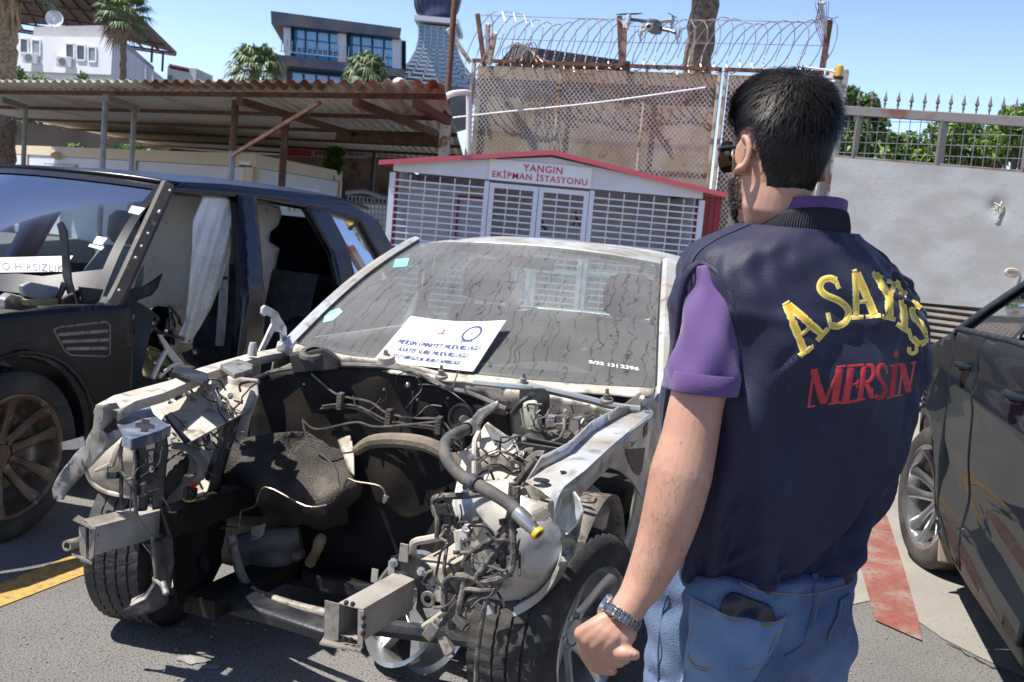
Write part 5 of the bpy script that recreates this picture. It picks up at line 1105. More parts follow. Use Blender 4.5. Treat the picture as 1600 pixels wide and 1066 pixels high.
# black box by the glass and the bonnet hinge on this side
mb = MB(); mb.loft([[X(x,y,v) for x, y in pp] for v, pp in ((-.46,((452,552),(505,540),(528,556),(526,574),(460,578))),(-.36,((452,556),(505,545),(530,560),(528,578),(458,584))))]); mb.build('air_intake', m_black, CAR, smooth=0, bevel=.004)
mb = MB(); mb.lathe([(.03,.01),(.05,.012),(.055,0),(.03,0)], X(490,552,-.38), (.4,0,.9), 16); mb.build('intake_ring', m_dustblk, CAR)
hy = -.68
mb = MB()
for pts, th in (([(409,481),(413,477),(420,480),(432,487),(436,494),(430,500),(424,496),(417,492),(412,494),(408,490)],.012), ([(424,497),(434,492),(441,502),(446,512),(440,520),(430,518),(424,508)],.008), ([(424,506),(430,512),(412,547),(404,549)],.010), ([(438,510),(446,510),(447,530),(445,546),(437,548),(439,530)],.010)): mb.plate([Y_(x,y,hy) for x, y in pts], th)
mb.lathe([(.001,.012),(.012,.012),(.014,-.012),(.001,-.012)], Y_(440,512,hy), (0,1,0), 12); mb.build('bonnet_hinge', m_sil, CAR, smooth=0, bevel=.0015)
MB().lathe([(.001,.05),(.012,.05),(.016,.03),(.018,0)], Y_(394,556,hy), (0,0,1), 10).build('rail_stud', m_sil, CAR)
MB().lathe([(.001,.03),(.022,.03),(.026,.0)], Y_(452,549,hy), (0,0,1), 12).build('rail_stud', m_cream, CAR)
# ---------------------------------------------------------------- left hand side (right in the picture)
top_in = [(1006,636),(966,653),(921,679),(888,712),(866,724),(843,735),(820,754)]; top_out = [(1020,645),(990,668),(955,697),(912,737),(895,750),(880,762),(866,784)]
mb = MB(); vs = []
for i in range(7):
    z = .93-.014*i; a, b = Z_(*top_in[i], z), Z_(*top_out[i], z); vs += [a+V((0,0,.04 if 0 < i < 6 else 0)), a, a.lerp(b,.5)+V((0,0,.004)), b, b+V((0,.004,-.055))]
mb.add(vs, [(5*i+k,5*i+k+1,5*i+k+6,5*i+k+5) for i in range(6) for k in range(4)]); mb.build('apron_rail', m_sil, CAR, smooth=20, solid=.004)
for px, py, r_ in ((846,752,.022),(880,739,.009),(902,700,.004),(838,760,.008)): MB().lathe([(.001,.004),(r_,.004),(r_,.001)], Z_(px,py,.868+.0006*(px-846)*.5), (0,0,1), 14).build('rail_hole', m_black, CAR, smooth=0)
fy = Z_(955,697,.90).y + .004
crumple('fender_inner', [(1020,647),(990,670),(955,699),(912,739),(897,752),(905,760),(918,745),(935,735),(952,731),(968,736),(985,750),(997,768),(1004,780),(1010,720),(1016,680)], lambda x, y: ('Y', fy), m_sil, CAR, .004, .002, 30, 31, 14)
mb = MB(); pl([(977,703),(1008,700),(1003,735),(998,743),(990,738),(983,722)], 'Y', fy+.004, .002, mb); pl([(1006,668),(1012,660),(1011,678),(1006,684)], 'Y', fy+.004, .002, mb); mb.build('access_hole', m_black, CAR, smooth=0)
# wheel housing: ring of sheet, tower tube, lower seat
mb = MB(); cx, cz = .0, .36
mb.grid(lambda u, v: V((cx-.04+.36*cos(pi*(.02+.83*u+.13)), fy-.03-.30*v, cz+.36*sin(pi*(.02+.96*u))*(.98-.06*v))), 28, 6); mb.build('wheel_housing', m_dirtsteel, CAR, smooth=50, solid=.003)
mb = MB(); mb.tube([V((-.14,.54,.76)), V((-.10,.55,.62)), V((-.08,.58,.44))], [.13,.11,.09], 16, 2); mb.build('strut_tower', m_cream, CAR)
mb = MB(); mb.lathe([(.04,.03),(.13,.03),(.16,.0),(.165,-.05),(.16,-.055)], V((-.22,.62,.66)), (0,.2,1), 28); mb.build('strut_seat', m_sil, CAR, smooth=30, solid=.004)
mb = MB(); mb.lathe([(.11,.14),(.11,.0),(.14,-.005),(.15,-.02)], V((-.30,.58,.66)), (.05,0,1), 24, 0, 2*pi); mb.build('tower_shell', m_dirtsteel, CAR, solid=.004)
# white front of the inner wing
disc = [(712,783),(722,768),(760,752),(800,748),(824,778),(857,790),(884,836),(879,869),(865,898),(845,921),(818,938),(792,947),(766,938),(745,908),(727,875),(716,830)]
dfx = lambda x, y: .36 - .09*((x-800)/90)**2 - .10*((y-850)/100)**2
crumple('wing_front', disc, lambda x, y: ('X', dfx(x,y)), m_sil, CAR, .004, .003, 34, 33, 18)
mb = MB(); rim = [(884,836),(879,869),(865,898),(845,921),(818,938),(792,947),(766,938)]; vs = []
sm = smooth_path([V((x,y,0)) for x, y in rim], 4)
for q in sm: p = X(q.x,q.y,dfx(q.x,q.y)); vs += [p, p+V((.025,0,-.006)), p+V((.028,0,-.03)), p+V((-.05,0,-.035))]
mb.add(vs, [(4*i+k,4*i+k+1,4*i+k+5,4*i+k+4) for i in range(len(sm)-1) for k in range(3)]); mb.build('wing_lip', m_sil, CAR, smooth=40, solid=.003)
crumple('lamp_bracket', [(857,784),(876,778),(898,768),(906,780),(912,800),(903,818),(889,834),(876,826),(857,811)], lambda x, y: ('X', .44+.02*sin(x/9)), m_sil, CAR, .004, .006, 20, 34, 9)
crumple('lamp_bracket_edge', [(889,834),(912,800),(904,840),(896,868),(886,880),(878,890),(872,882),(880,860),(876,840)], lambda x, y: ('X', .40+.01*sin(y/6)), m_bare, CAR, .005, .004, 18, 35, 7)
crumple('inner_wing', [(706,790),(716,745),(724,705),(745,685),(758,663),(780,672),(806,698),(812,735),(826,778),(800,800),(760,800),(722,830)], lambda x, y: ('X', .08+.0015*(y-700)), m_cream, CAR, .004, .010, 28, 36, 16)
crumple('tower_cap', [(718,706),(740,700),(775,706),(803,715),(803,730),(785,728),(755,733),(730,727)], lambda x, y: ('X', .14), M('dusty_brown2', (.34,.29,.23), .75, c2=(.45,.40,.33), s2=12, bump=.2), CAR, .02, .006, 18, 37, 8)
crumple('white_gusset', [(757,664),(762,660),(804,690),(806,700),(795,706),(770,690)], lambda x, y: ('X', .12), m_sil, CAR, .006, .003, 14, 38)
crumple('grey_gusset', [(738,652),(748,640),(778,626),(780,634),(760,650),(750,664),(752,690),(745,690),(741,670)], lambda x, y: ('X', .08), m_bare, CAR, .006, .004, 16, 39)
crumple('side_bracket', [(709,830),(750,818),(757,822),(742,846),(722,843),(722,868),(714,872)], lambda x, y: ('X', .40), m_cream, CAR, .006, .002, 16, 40)
mb = MB(); mb.lathe([(.006,.004),(.014,.004),(.015,0)], X(731,826,.41), (.6,0,.8), 12); mb.build('bracket_bush', m_dirtsteel, CAR)
# big hose with its yellow seal
hp = [X(735,668,.02), X(722,674,.12), X(703,684,.22), X(694,700,.30), X(701,722,.36), X(722,745,.40), X(745,757,.43), X(770,771,.46), X(795,787,.48), X(812,804,.50)]
hs = MB().tube(hp, .0180, 14, 5).build('air_con_hose', m_hose, CAR)
e0, e1 = X(812,804,.50), X(833,826,.515); dd = (e1-e0).normalized()
MB().lathe([(.001,-.01),(.0205,-.01),(.021,.03),(.019,.034),(.019,.045),(.0165,.05),(.0165,.064),(.014,.066)], e0, dd, 18).build('hose_ferrule', m_alu, hs)
MB().lathe([(.011,.066),(.0185,.066),(.0195,.072),(.0185,.078),(.011,.078)], e0, dd, 18).build('yellow_seal', M('seal_yellow', (.62,.42,.03), .4), hs)
MB().lathe([(.001,.0775),(.011,.0775)], e0, dd, 14).build('hose_bore', m_black, hs)
mb = MB(); q = e0+dd*.05; mb.plate([q+V((0,0,.02)), q+V((0,.03,.025)), q+V((0,.045,.045)), q+V((0,.03,.06)), q+V((0,.0,.04))], .012, dd); mb.build('hose_flange', m_dirtsteel, hs, smooth=0, bevel=.003)
for u in (.15,.6): q = hp[2].lerp(hp[6], u) if u < .5 else hp[6]; MB().lathe([(.021,-.008),(.0235,-.006),(.0235,.006),(.021,.008)], q, hp[7]-hp[6] if u > .5 else hp[3]-hp[2], 14).build('hose_tape', m_black, hs)
a, b = X(740,665,.01), X(722,674,.12); MB().lathe([(.018,0),(.024,.0),(.024,.05),(.021,.055),(.021,.07)], a, b-a, 14).build('hose_crimp', m_alu, hs)
MB().tube([X(748,676,.1), X(742,688,.14), X(741,705,.16), X(741,740,.18)], .008, 8, 3).build('coolant_pipe', m_cream, CAR)
# reservoir, boxes, trays
mb = MB(); mb.loft([[X(x,y,v) for x, y in ((812+o,628),(838+o,624),(842+o,668),(820+o,672))] for v, o in ((-.26,-3),(-.22,0),(-.12,0),(-.09,3))]); mb.build('fluid_reservoir', M('reservoir', (.55,.53,.42), .35, trans=.25), CAR, smooth=40, bevel=.012)
mb = MB(); mb.loft([[X(x,y,v) for x, y in ((812,607),(850,606),(859,616),(859,648),(838,648),(810,640))] for v in (-.40,-.28)]); mb.tube([X(800,648,-.1), X(812,632,-.1), X(826,622,-.12), X(832,618,-.2)], .012, 8, 4); mb.build('filler_box', m_black, CAR, smooth=0, bevel=.004)
mb = MB(); mb.loft([[X(x,y,v) for x, y in ((846,648),(878,643),(880,668),(848,674))] for v in (-.32,-.22)]); mb.build('relay_carrier', m_black, CAR, smooth=0, bevel=.003)
mb = MB(); mb.loft([[X(x,y,v) for x, y in ((885,646),(925,650),(935,656),(930,672),(890,668))] for v in (-.36,-.28)]); mb.build('fuse_box', m_dustblk, CAR, smooth=0, bevel=.003)
for i, (x, y) in enumerate(((862,658),(879,660),(900,664),(915,668))): mb = MB(); mb.obox(X(x,y,-.2), V((.018,0,0)), V((0,.016,0)), V((0,0,.02+.004*i))); mb.build('plug_block', m_dustblk if i % 2 else m_bare, CAR, smooth=0, bevel=.003)
mb = MB(); mb.grid(lambda u, v: X(802+88*u, 677+18*u+12*v+6*sin(pi*v)*.5, .0-.02*v+.05*u), 14, 5); mb.grid(lambda u, v: X(812+80*u, 690+12*u+14*v, .02+.05*u), 14, 5); mb.build('wiring_tray', m_black, CAR, smooth=40, solid=.006)
mb = MB(); mb.loft([[X(x,y,v) for x, y in ((972,634),(1000,612),(1006,618),(1002,634),(985,645),(974,648))] for v in (-.52,-.46)]); mb.build('bonnet_hinge', m_bare, CAR, smooth=0, bevel=.003)
for px, py in ((970,640),(938,655),(1003,624)): MB().lathe([(.001,.016),(.009,.016),(.011,.0)], X(px,py,-.44), (.8,.2,.6), 8).build('hinge_bolt', m_cream, CAR)
# harness on this side
hz = lambda l, v: [X(600+a/3.484, 760+b/3.484, v+(.004*((i*7) % 3))) for i, (a, b) in enumerate(l)]
h5 = lambda l, v: [X(640+a/3.552, 560+b/3.552, v) for a, b in l]
har = [(hz([(700,-20),(692,120),(680,190),(660,260),(645,400),(640,480)],.43), .012), (hz([(690,130),(650,230),(560,310),(460,375),(430,440)],.42), .009), (hz([(712,240),(600,380),(520,480),(430,600),(372,690),(370,780)],.44), .011),
       (hz([(700,200),(702,400),(672,480),(560,520),(430,490),(350,500),(330,560),(328,680)],.46), .010), (hz([(284,160),(270,100),(290,60),(450,50),(600,30)],.30), .010), (hz([(270,100),(292,160),(290,280)],.32), .009),
       (hz([(560,600),(530,750),(510,900),(500,1080)],.46), .0075), (hz([(720,0),(715,130),(700,210),(690,300)],.44), .013), (hz([(640,480),(600,560),(520,600),(440,630)],.45), .012), (hz([(440,470),(430,560),(410,650),(400,720)],.46), .009),
       (hz([(670,260),(560,420),(480,520),(470,560)],.45), .008), (hz([(520,380),(540,440),(500,500),(560,560),(590,580)],.46), .007), (hz([(380,360),(480,360),(560,330),(620,340)],.42), .006), (hz([(430,600),(440,560),(540,570),(600,560)],.46), .007),
       (h5([(600,660),(610,580),(650,530),(690,525)],.1), .016), (h5([(640,700),(650,600),(700,545),(750,540)],.14), .015), (h5([(500,735),(580,700),(640,640),(665,590)],.2), .013), (h5([(700,560),(600,700),(560,850),(540,900)],.30), .010), (h5([(300,720),(430,690),(520,700)],.2), .009),
       (h5([(440,620),(540,560),(640,490)],.12), .003), (h5([(760,440),(820,420),(870,440),(900,410)],-.1), .013), (h5([(690,400),(740,410),(770,440)],-.08), .008), (h5([(900,480),(930,430),(970,400)],-.15), .012), (h5([(380,650),(440,620),(470,680)],.2), .004)]
for p, r_ in har: MB().tube(p, r_, 8, 4).build('harness_cable', m_cable if r_ > .005 else m_black, CAR)
MB().tube(hz([(215,765),(320,690),(400,610)],.44), .009, 8, 3).build('harness_cable', M('conduit_cream', (.38,.34,.25), .6), CAR)
for a, b, v, s, mt in ((260,785,.46,.03,m_dirtsteel),(340,860,.46,.026,m_dirtsteel),(415,735,.47,.022,m_dustblk),(465,450,.45,.022,m_black),(320,120,.33,.024,m_black),(330,185,.31,.032,m_black)):
    q = hz([(a,b)], v)[0]; mb = MB(); rr_ = random.Random(a); e = V((.2,rr_.uniform(.3,1),rr_.uniform(-.9,.9))).normalized(); mb.obox(q, V((.012,0,0)), e*s, e.cross(V((1,0,0)))*s*.55); mb.obox(q+e*s, V((.009,0,0)), e*s*.5, e.cross(V((1,0,0)))*s*.35); mb.build('harness_plug', mt, CAR, smooth=0, bevel=.003)
for a, b in ((695,185),(660,190),(705,215),(665,480),(430,640)):
    q = hz([(a,b)], .435)[0]; MB().lathe([(.008,-.008),(.017,-.008),(.017,.008),(.008,.008)], q, (.1,.3,-.9), 10).build('harness_tape', m_black, CAR)
MB().tube([X(646,868,.3), X(645,852,.31), X(652,846,.31), X(668,843,.30), X(690,838,.3)], .012, 8, 4).build('oil_pipe', m_cream, CAR)
# the finer tangle: thin wires, clips, bolts and torn edges all over the bay
rr = random.Random(91)
def tangle(n, box, xr_, rmin, rmax, steps=5, step=16, drop=6):
    x0, y0, x1, y1 = box
    for k in range(n):
        x, y = rr.uniform(x0,x1), rr.uniform(y0,y1); v = rr.uniform(*xr_); pts = [X(x,y,v)]; an = rr.uniform(0,6.28)
        for i in range(rr.randint(3,steps)):
            an += rr.uniform(-1.1,1.1); x = min(x1+12,max(x0-12, x+step*cos(an))); y = min(y1+20,max(y0-8, y+step*sin(an)+drop)); pts.append(X(x,y,v+rr.uniform(-.03,.03)))
        MB().tube(pts, rr.uniform(rmin,rmax), 6, 4).build('wire', rr.choice((m_cable,m_cable,m_black,m_dustblk,m_bare)), CAR)
tangle(16, (690,830,800,930), (.42,.47), .0022, .0055); tangle(10, (690,765,720,850), (.30,.34), .002, .0045, 4, 12); tangle(12, (800,640,930,690), (-.12,.0), .002, .005, 4, 14, 2); tangle(9, (730,670,820,760), (.16,.24), .002, .0042, 4, 16, 4)
tangle(14, (262,590,392,680), (-.04,.06), .002, .005, 5, 15, 5); tangle(7, (185,690,262,780), (.45,.47), .002, .0045, 4, 14, 8); tangle(6, (296,700,345,770), (.10,.16), .002, .004, 4, 12, 6); tangle(8, (560,590,720,640), (-.38,-.37), .0016, .003, 5, 22, 3)
tangle(8, (180,480,290,575), (.0,.0), .0, .0, 3, 1, 0) if False else None
for k in range(46):
    zone = rr.choice((((262,590,392,690),-.03,.05),((700,780,860,920),.40,.46),((800,640,960,690),-.14,-.05),((185,640,262,780),.44,.47),((730,680,820,780),.16,.22)))
    (x0,y0,x1,y1), a, b = zone; q = X(rr.uniform(x0,x1), rr.uniform(y0,y1), rr.uniform(a,b)); mb = MB(); e = V((rr.gauss(0,1),rr.gauss(0,1),rr.gauss(0,1))).normalized(); f_ = e.orthogonal().normalized(); s_ = rr.uniform(.005,.013)
    if k % 3 == 0: mb.lathe([(.001,.006),(.006,.006),(.007,.002),(.011,.002),(.012,0)], q, (1,rr.gauss(0,.3),rr.gauss(.2,.3)), 8); mb.build('bolt', rr.choice((m_alu,m_dirtsteel)), CAR)
    elif k % 3 == 1: mb.obox(q, e*s_, f_*s_*.7, e.cross(f_)*s_*.5); mb.build('clip', rr.choice((m_black,m_dustblk,m_bare,m_cream)), CAR, smooth=0, bevel=.0015)
    else: mb.plate([q-e*s_*1.6-f_*s_*.6, q+e*s_*1.8-f_*s_*.4, q+e*s_*2.2+f_*s_*.5, q+f_*s_*.9, q-e*s_*1.4+f_*s_*.5], .0022); mb.build('torn_tab', rr.choice((m_cream,m_bare,m_dirtsteel)), CAR, smooth=0)
# ---------------------------------------------------------------- subframe and drivetrain remains
sb_ = [((327,926),(321,949)),((347,926),(347,961)),((390,949),(388,972)),((430,962),(425,983)),((506,987),(500,1006))]
mb = MB(); rings = []
for i, (a, b) in enumerate(sb_):
    xv = .14+.03*i; A_, B_ = X(*a,xv), X(*b,xv); back = V((-.11+.012*i,0,.012)); rings.append([A_.lerp(B_,.15), A_+V((-.012,0,.004)), A_+back, B_+back+V((0,0,.01)), B_+V((-.012,0,0)), A_.lerp(B_,.85)])
mb.loft(rings); mb.build('front_crossmember', m_blk, CAR, smooth=40, bevel=.004)
MB().tube([X(362,838,-.02), X(368,870,.0), X(380,905,.03), X(396,926,.05), X(430,938,.08), X(470,950,.11), X(512,960,.14)], .0175, 12, 4).build('anti_roll_bar', m_dirtsteel, CAR)
mb = MB(); mb.loft([[X(470,888,-.18), X(471,911,-.18), X(475,911,-.26), X(480,886,-.28)], [X(497,900,-.16), X(497,926,-.16), X(500,924,-.26), X(505,888,-.28)], [X(548,914,-.12), X(546,934,-.12), X(560,925,-.24), X(575,910,-.26)], [X(620,930,-.08), X(618,950,-.08), X(632,940,-.2), X(640,925,-.22)]]); mb.build('rear_crossmember', m_blk, CAR, smooth=0, bevel=.008)
mb = MB(); mb.obox(V((-.42,-.10,.16)), V((.2,0,0)), V((0,.5,0)), V((0,0,.012))); mb.obox(V((.0,-.42,.2)), V((.25,0,0)), V((0,.06,0)), V((0,0,.03))); mb.build('undertray', m_soot, CAR, smooth=0)
mb = MB(); mb.ball(X(415,868,-.2), .085, 16, 1, 1.3, .8); mb.ball(X(440,860,-.25), .06, 14, 1, 1.6, .8); mb.tube([X(370,858,-.15), X(420,850,-.2), X(470,840,-.25)], [.05,.06,.04], 12, 3); mb.build('steering_rack_cover', m_dustblk, CAR)
mb = MB(); mb.tube([X(484,880,-.2), X(494,862,-.18), X(500,845,-.18), X(505,838,-.18)], [.02,.018,.022,.014], 10, 3); mb.build('rack_boot', M('boot_tan', (.20,.15,.09), .8, c2=(.10,.075,.05), s2=20), CAR)
MB().plate([X(393,824,.0), X(415,818,.0), X(412,835,.0), X(405,842,.0), X(392,845,.0)], .003).build('rag_patch', m_bare, CAR, smooth=0)
mb = MB(); mb.tube([X(320,880,.1), V((.1,-.62,.25)), V((.0,-.70,.22))], [.03,.025,.02], 8, 3); mb.build('control_arm', m_blk, CAR)
mb = MB(); mb.tube([V((.08,.12,.20)), V((.05,.40,.22)), V((.0,.62,.22))], [.03,.03,.02], 8, 3); mb.build('control_arm', m_blk, CAR)
mb = MB(); mb.tube([X(700,975,.2), X(730,990,.2), X(770,1005,.2)], [.02,.02,.02], 8, 1); mb.tube([X(690,900,.2), X(720,930,.2), X(770,965,.2)], [.018,.018,.018], 8, 2); mb.build('tie_rod', m_dirtsteel, CAR)
for s in (1,-1): mb = MB(); mb.tube([V((0,s*.63,.25)), V((-.04,s*.60,.55)), V((-.08,s*.54,.82))], [.035,.03,.02], 10, 2); mb.build('damper', m_blk, CAR)
mb = MB(); mb.plate([X(262,795,.28), X(330,770,.0), X(345,880,-.1), X(320,930,.1), X(275,945,.3), X(268,850,.3)], .01); mb.build('side_plate', m_soot, CAR, smooth=0)
mb = MB(); mb.plate([X(708,900,.0), X(724,800,-.1), X(700,760,-.4), X(640,900,-.4)], .008); mb.build('side_plate', m_soot, CAR, smooth=0)
# ---------------------------------------------------------------- paper sign lying on the glass
def sgp(u, v):   # u along the lines, v up the page
    px = (586+(740-586)*u)*(1-v) + (643+(792-643)*u)*v; py = (566+(587-566)*u+3*sin(pi*u))*(1-v) + (498+(514-498)*u+7*sin(pi*u))*v
    a, b = wsuv(px, py); n = wsn(a,b); n = n if n.z > 0 else -n; return ws(a,b)+n*(.012+.022*u*(v+.2)+.006*sin(3*u))
mb = MB(); mb.grid(sgp, 40, 24)
base_s = sgp(.5,.0); wbase = wk.o + V([sum(wk.ax[i][k]*base_s[i] for i in range(3)) for k in range(3)])
def to_w(p): return wk.o + wk.ax[0]*p.x + wk.ax[1]*p.y + wk.ax[2]*p.z
mb.v = [to_w(p) for p in mb.v]; sg = mb.build('paper_sign', M('paper', (.86,.86,.86), .7), smooth=60, loc=wbase, solid=.0006, offset=0); tag(sg, 'white printed paper sign with a round blue emblem lying on the dusty windscreen', 'sign')
gridc = {}
def sgs(u, v, off=.0014):
    iu = min(39, max(0, int(u*40))); iv = min(23, max(0, int(v*24))); fu, fv = u*40-iu, v*24-iv; k = lambda i, j: mb_v[j*41+i]
    p = k(iu,iv).lerp(k(iu+1,iv),fu).lerp(k(iu,iv+1).lerp(k(iu+1,iv+1),fu),fv); n = (k(iu+1,iv)-k(iu,iv)).cross(k(iu,iv+1)-k(iu,iv)).normalized(); return p + n*(off if n.z > 0 else -off)
mb_v = mb.v; m_ink = M('ink_blue', (.03,.04,.16), .6); m_inkr = M('ink_red', (.55,.03,.05), .6)
ar = .58
mb = MB()
for txt, u0, u1, v0 in (('MERSIN EMNIYET MUDURLUGU',.085,.915,.40),('ASAYIS SUBE MUDURLUGU',.14,.845,.245),('OTO HIRSIZLIK BURO AMIRLIGI',.125,.815,.10)):
    for dd_ in (0,1,2): text_on(mb, txt, lambda u, v: sgs(u0+(u1-u0)*u+.0035*(dd_-1), v0+v*1.45*(u1-u0)/ar+.002*(dd_-1), .0012+.0003*dd_), bold=.0, space=1.12)
mb.build('sign_lettering', m_ink, sg, smooth=0)
mb = MB(); cu, cv_ = .735, .74
ring = [(cu+.095*cos(t), cv_+.165*sin(t), cu+.072*cos(t), cv_+.125*sin(t)) for t in [2*pi*i/40 for i in range(41)]]
vs = []; [vs.extend((sgs(a,b), sgs(c,d))) for a,b,c,d in ring]; mb.add(vs, [(2*i,2*i+1,2*i+3,2*i+2) for i in range(40)])
for k in range(5): u0 = cu-.05+.025*k; mb.add([sgs(u0-.008,cv_-.19), sgs(u0+.008,cv_-.19), sgs(u0+.008,cv_-.14), sgs(u0-.008,cv_-.14)], [(0,1,2,3)])
mb.build('emblem_ring', m_ink, sg, smooth=0)
mb = MB(); 
for k in range(8): a = k*pi/4; mb.add([sgs(cu+.006*cos(a-.6),cv_+.01*sin(a-.6)), sgs(cu+.03*cos(a),cv_+.05*sin(a)), sgs(cu+.006*cos(a+.6),cv_+.01*sin(a+.6))], [(0,1,2)])
for pts in ([(.39,.70),(.47,.70),(.475,.725),(.385,.725)], [(.425,.76),(.445,.76),(.45,.80),(.42,.80)]): mb.add([sgs(*p) for p in pts], [(0,1,2,3)])
mb.add([sgs(.427,.72), sgs(.443,.72), sgs(.443,.765), sgs(.427,.765)], [(0,1,2,3)]); mb.build('red_marks', m_inkr, sg, smooth=0, kind='stuff')
# loose rim under the nose, clip on the ground
lr = G(612,1058,0); t = thing('loose_rim', 'loose silver alloy rim lying against the left front crash box mounting', 'rim', lr)
mb = MB(); ax = V((-.55,-.45,.35)).normalized(); c = lr+V((.06,.10,.19))
mb.lathe([(.19,.05),(.20,.06),(.185,.062),(.175,.04),(.165,-.02),(.17,-.06),(.19,-.07)], c, ax, 40); mb.lathe([(.001,.0),(.05,.0),(.06,-.03)], c, ax, 20)
r_ = ax.orthogonal().normalized()
for k in range(5):
    d = Matrix.Rotation(2*pi*k/5, 3, ax) @ r_; s = ax.cross(d); mb.loft([[c+d*r0+s*w_+ax*.012, c+d*r0-s*w_+ax*.012, c+d*r0-s*w_-ax*.02, c+d*r0+s*w_-ax*.02] for r0, w_ in ((.04,.02),(.1,.018),(.18,.026))])
mb.build('rim', m_rimsil, t, smooth=40)
q = G(616,1058,.004); mb = MB(); mb.plate([q+V((-.02,-.015,0)), q+V((.012,-.022,0)), q+V((.022,.015,.003)), q+V((-.012,.02,.003))], .003); o = mb.build('metal_clip', m_alu, smooth=0, loc=q); tag(o, 'small square metal clip lying on the ground in front of the wreck', 'clip')
MB().lathe([(.001,.003),(.006,.003)], q, (0,0,1), 8).build('clip_hole', m_black, o, smooth=0)
# ================================================================== DARK BLUE STRIPPED SUV
sv = Frame((-2.78, 4.69), -109.5)
SUVT = thing('stripped_suv', 'dark blue SUV with its doors, bonnet and lamps stripped off', 'car', frame=sv)
m_navy = M('navy_paint', (.0035,.0040,.0095), .18, .0, c2=(.006,.0065,.011), s2=2, coat=.15, spec=.4)
m_navyd = M('navy_dusty', (.0045,.005,.010), .30, c2=(.02,.018,.018), s2=5, k2=(.5,.8), spec=.35)
m_pillar = M('pillar_grime', (.035,.031,.028), .6, .1, c2=(.014,.014,.016), s2=7, k2=(.4,.6), c3=(.09,.08,.068), s3=20, k3=(.58,.72))
m_beige = M('trim_beige', (.74,.69,.61), .85, c2=(.62,.57,.50), s2=2.5, c3=(.42,.38,.33), s3=9, k3=(.6,.75), bump=.08)
m_airbag = M('airbag_cloth', (.82,.81,.78), .9, c2=(.66,.64,.60), s2=5, bump=.25, bs=60)
m_foam = M('foam_yellow', (.42,.36,.17), .9, c2=(.26,.22,.10), s2=14, bump=.4)
SX = lambda px, py, v: sv(px, py, 'X', v); SY = lambda px, py, v: sv(px, py, 'Y', v); SZ = lambda px, py, v: sv(px, py, 'Z', v)
def yb(z):  # half width of the body by height
    if z < 1.0: return .83 - .05*max(0,(.55-z)/.55)**2 - .015*max(0,(z-.8)/.2)**2
    return .815 - .20*((z-1.0)/.55)**1.1
def panel(name, prof, mat, par, s=1, res=.04, solid=.02, holes=(), crown=0.0):
    """side panel: outline in (x, z), bent to the body's width"""
    import mathutils.geometry as mg
    co = []
    loops = [prof] + list(holes); edges = []
    def inpoly(x, z, pl_):
        c = False; j = len(pl_)-1
        for i in range(len(pl_)):
            if (pl_[i][1] > z) != (pl_[j][1] > z) and x < (pl_[j][0]-pl_[i][0])*(z-pl_[i][1])/(pl_[j][1]-pl_[i][1])+pl_[i][0]: c = not c
            j = i
        return c
    for lp in loops:
        st = len(co); n = len(lp)
        for i in range(n):
            a, b = V(lp[i]), V(lp[(i+1) % n]); k = max(1, int((b-a).length/res)); co += [a.lerp(b, q/k) for q in range(k)]
        edges += [(st+i, st+(i+1) % (len(co)-st)) for i in range(len(co)-st)]
    nb = len(co); xs = [c.x for c in co]; zs = [c.y for c in co]; x = min(xs)+res/2
    while x < max(xs):
        z = min(zs)+res/2
        while z < max(zs):
            if inpoly(x,z,prof) and not any(inpoly(x,z,h) for h in holes) and min((V((x,z))-c).length for c in co[:nb]) > res*.45: co.append(V((x,z)))
            z += res
        x += res
    r = mg.delaunay_2d_cdt([V((c.x,c.y)) for c in co], edges, [], 1, .0005); mb = MB(); fs = []
    for f in r[2]:
        cx = sum(r[0][i].x for i in f)/len(f); cz = sum(r[0][i].y for i in f)/len(f)
        if inpoly(cx,cz,prof) and not any(inpoly(cx,cz,h) for h in holes): fs.append(f if s > 0 else f[::-1])
    mb.add([V((c.x, s*yb(c.y), c.y)) for c in r[0]], fs); return mb.build(name, mat, par, smooth=45, solid=solid, offset=0)
arcF = [(.46*cos(a)+.02, .37+.44*sin(a)) for a in [pi*i/16 for i in range(17)]]
arcR = [(-2.74+.44*cos(a), .37+.43*sin(a)) for a in [pi*i/16 for i in range(17)]]
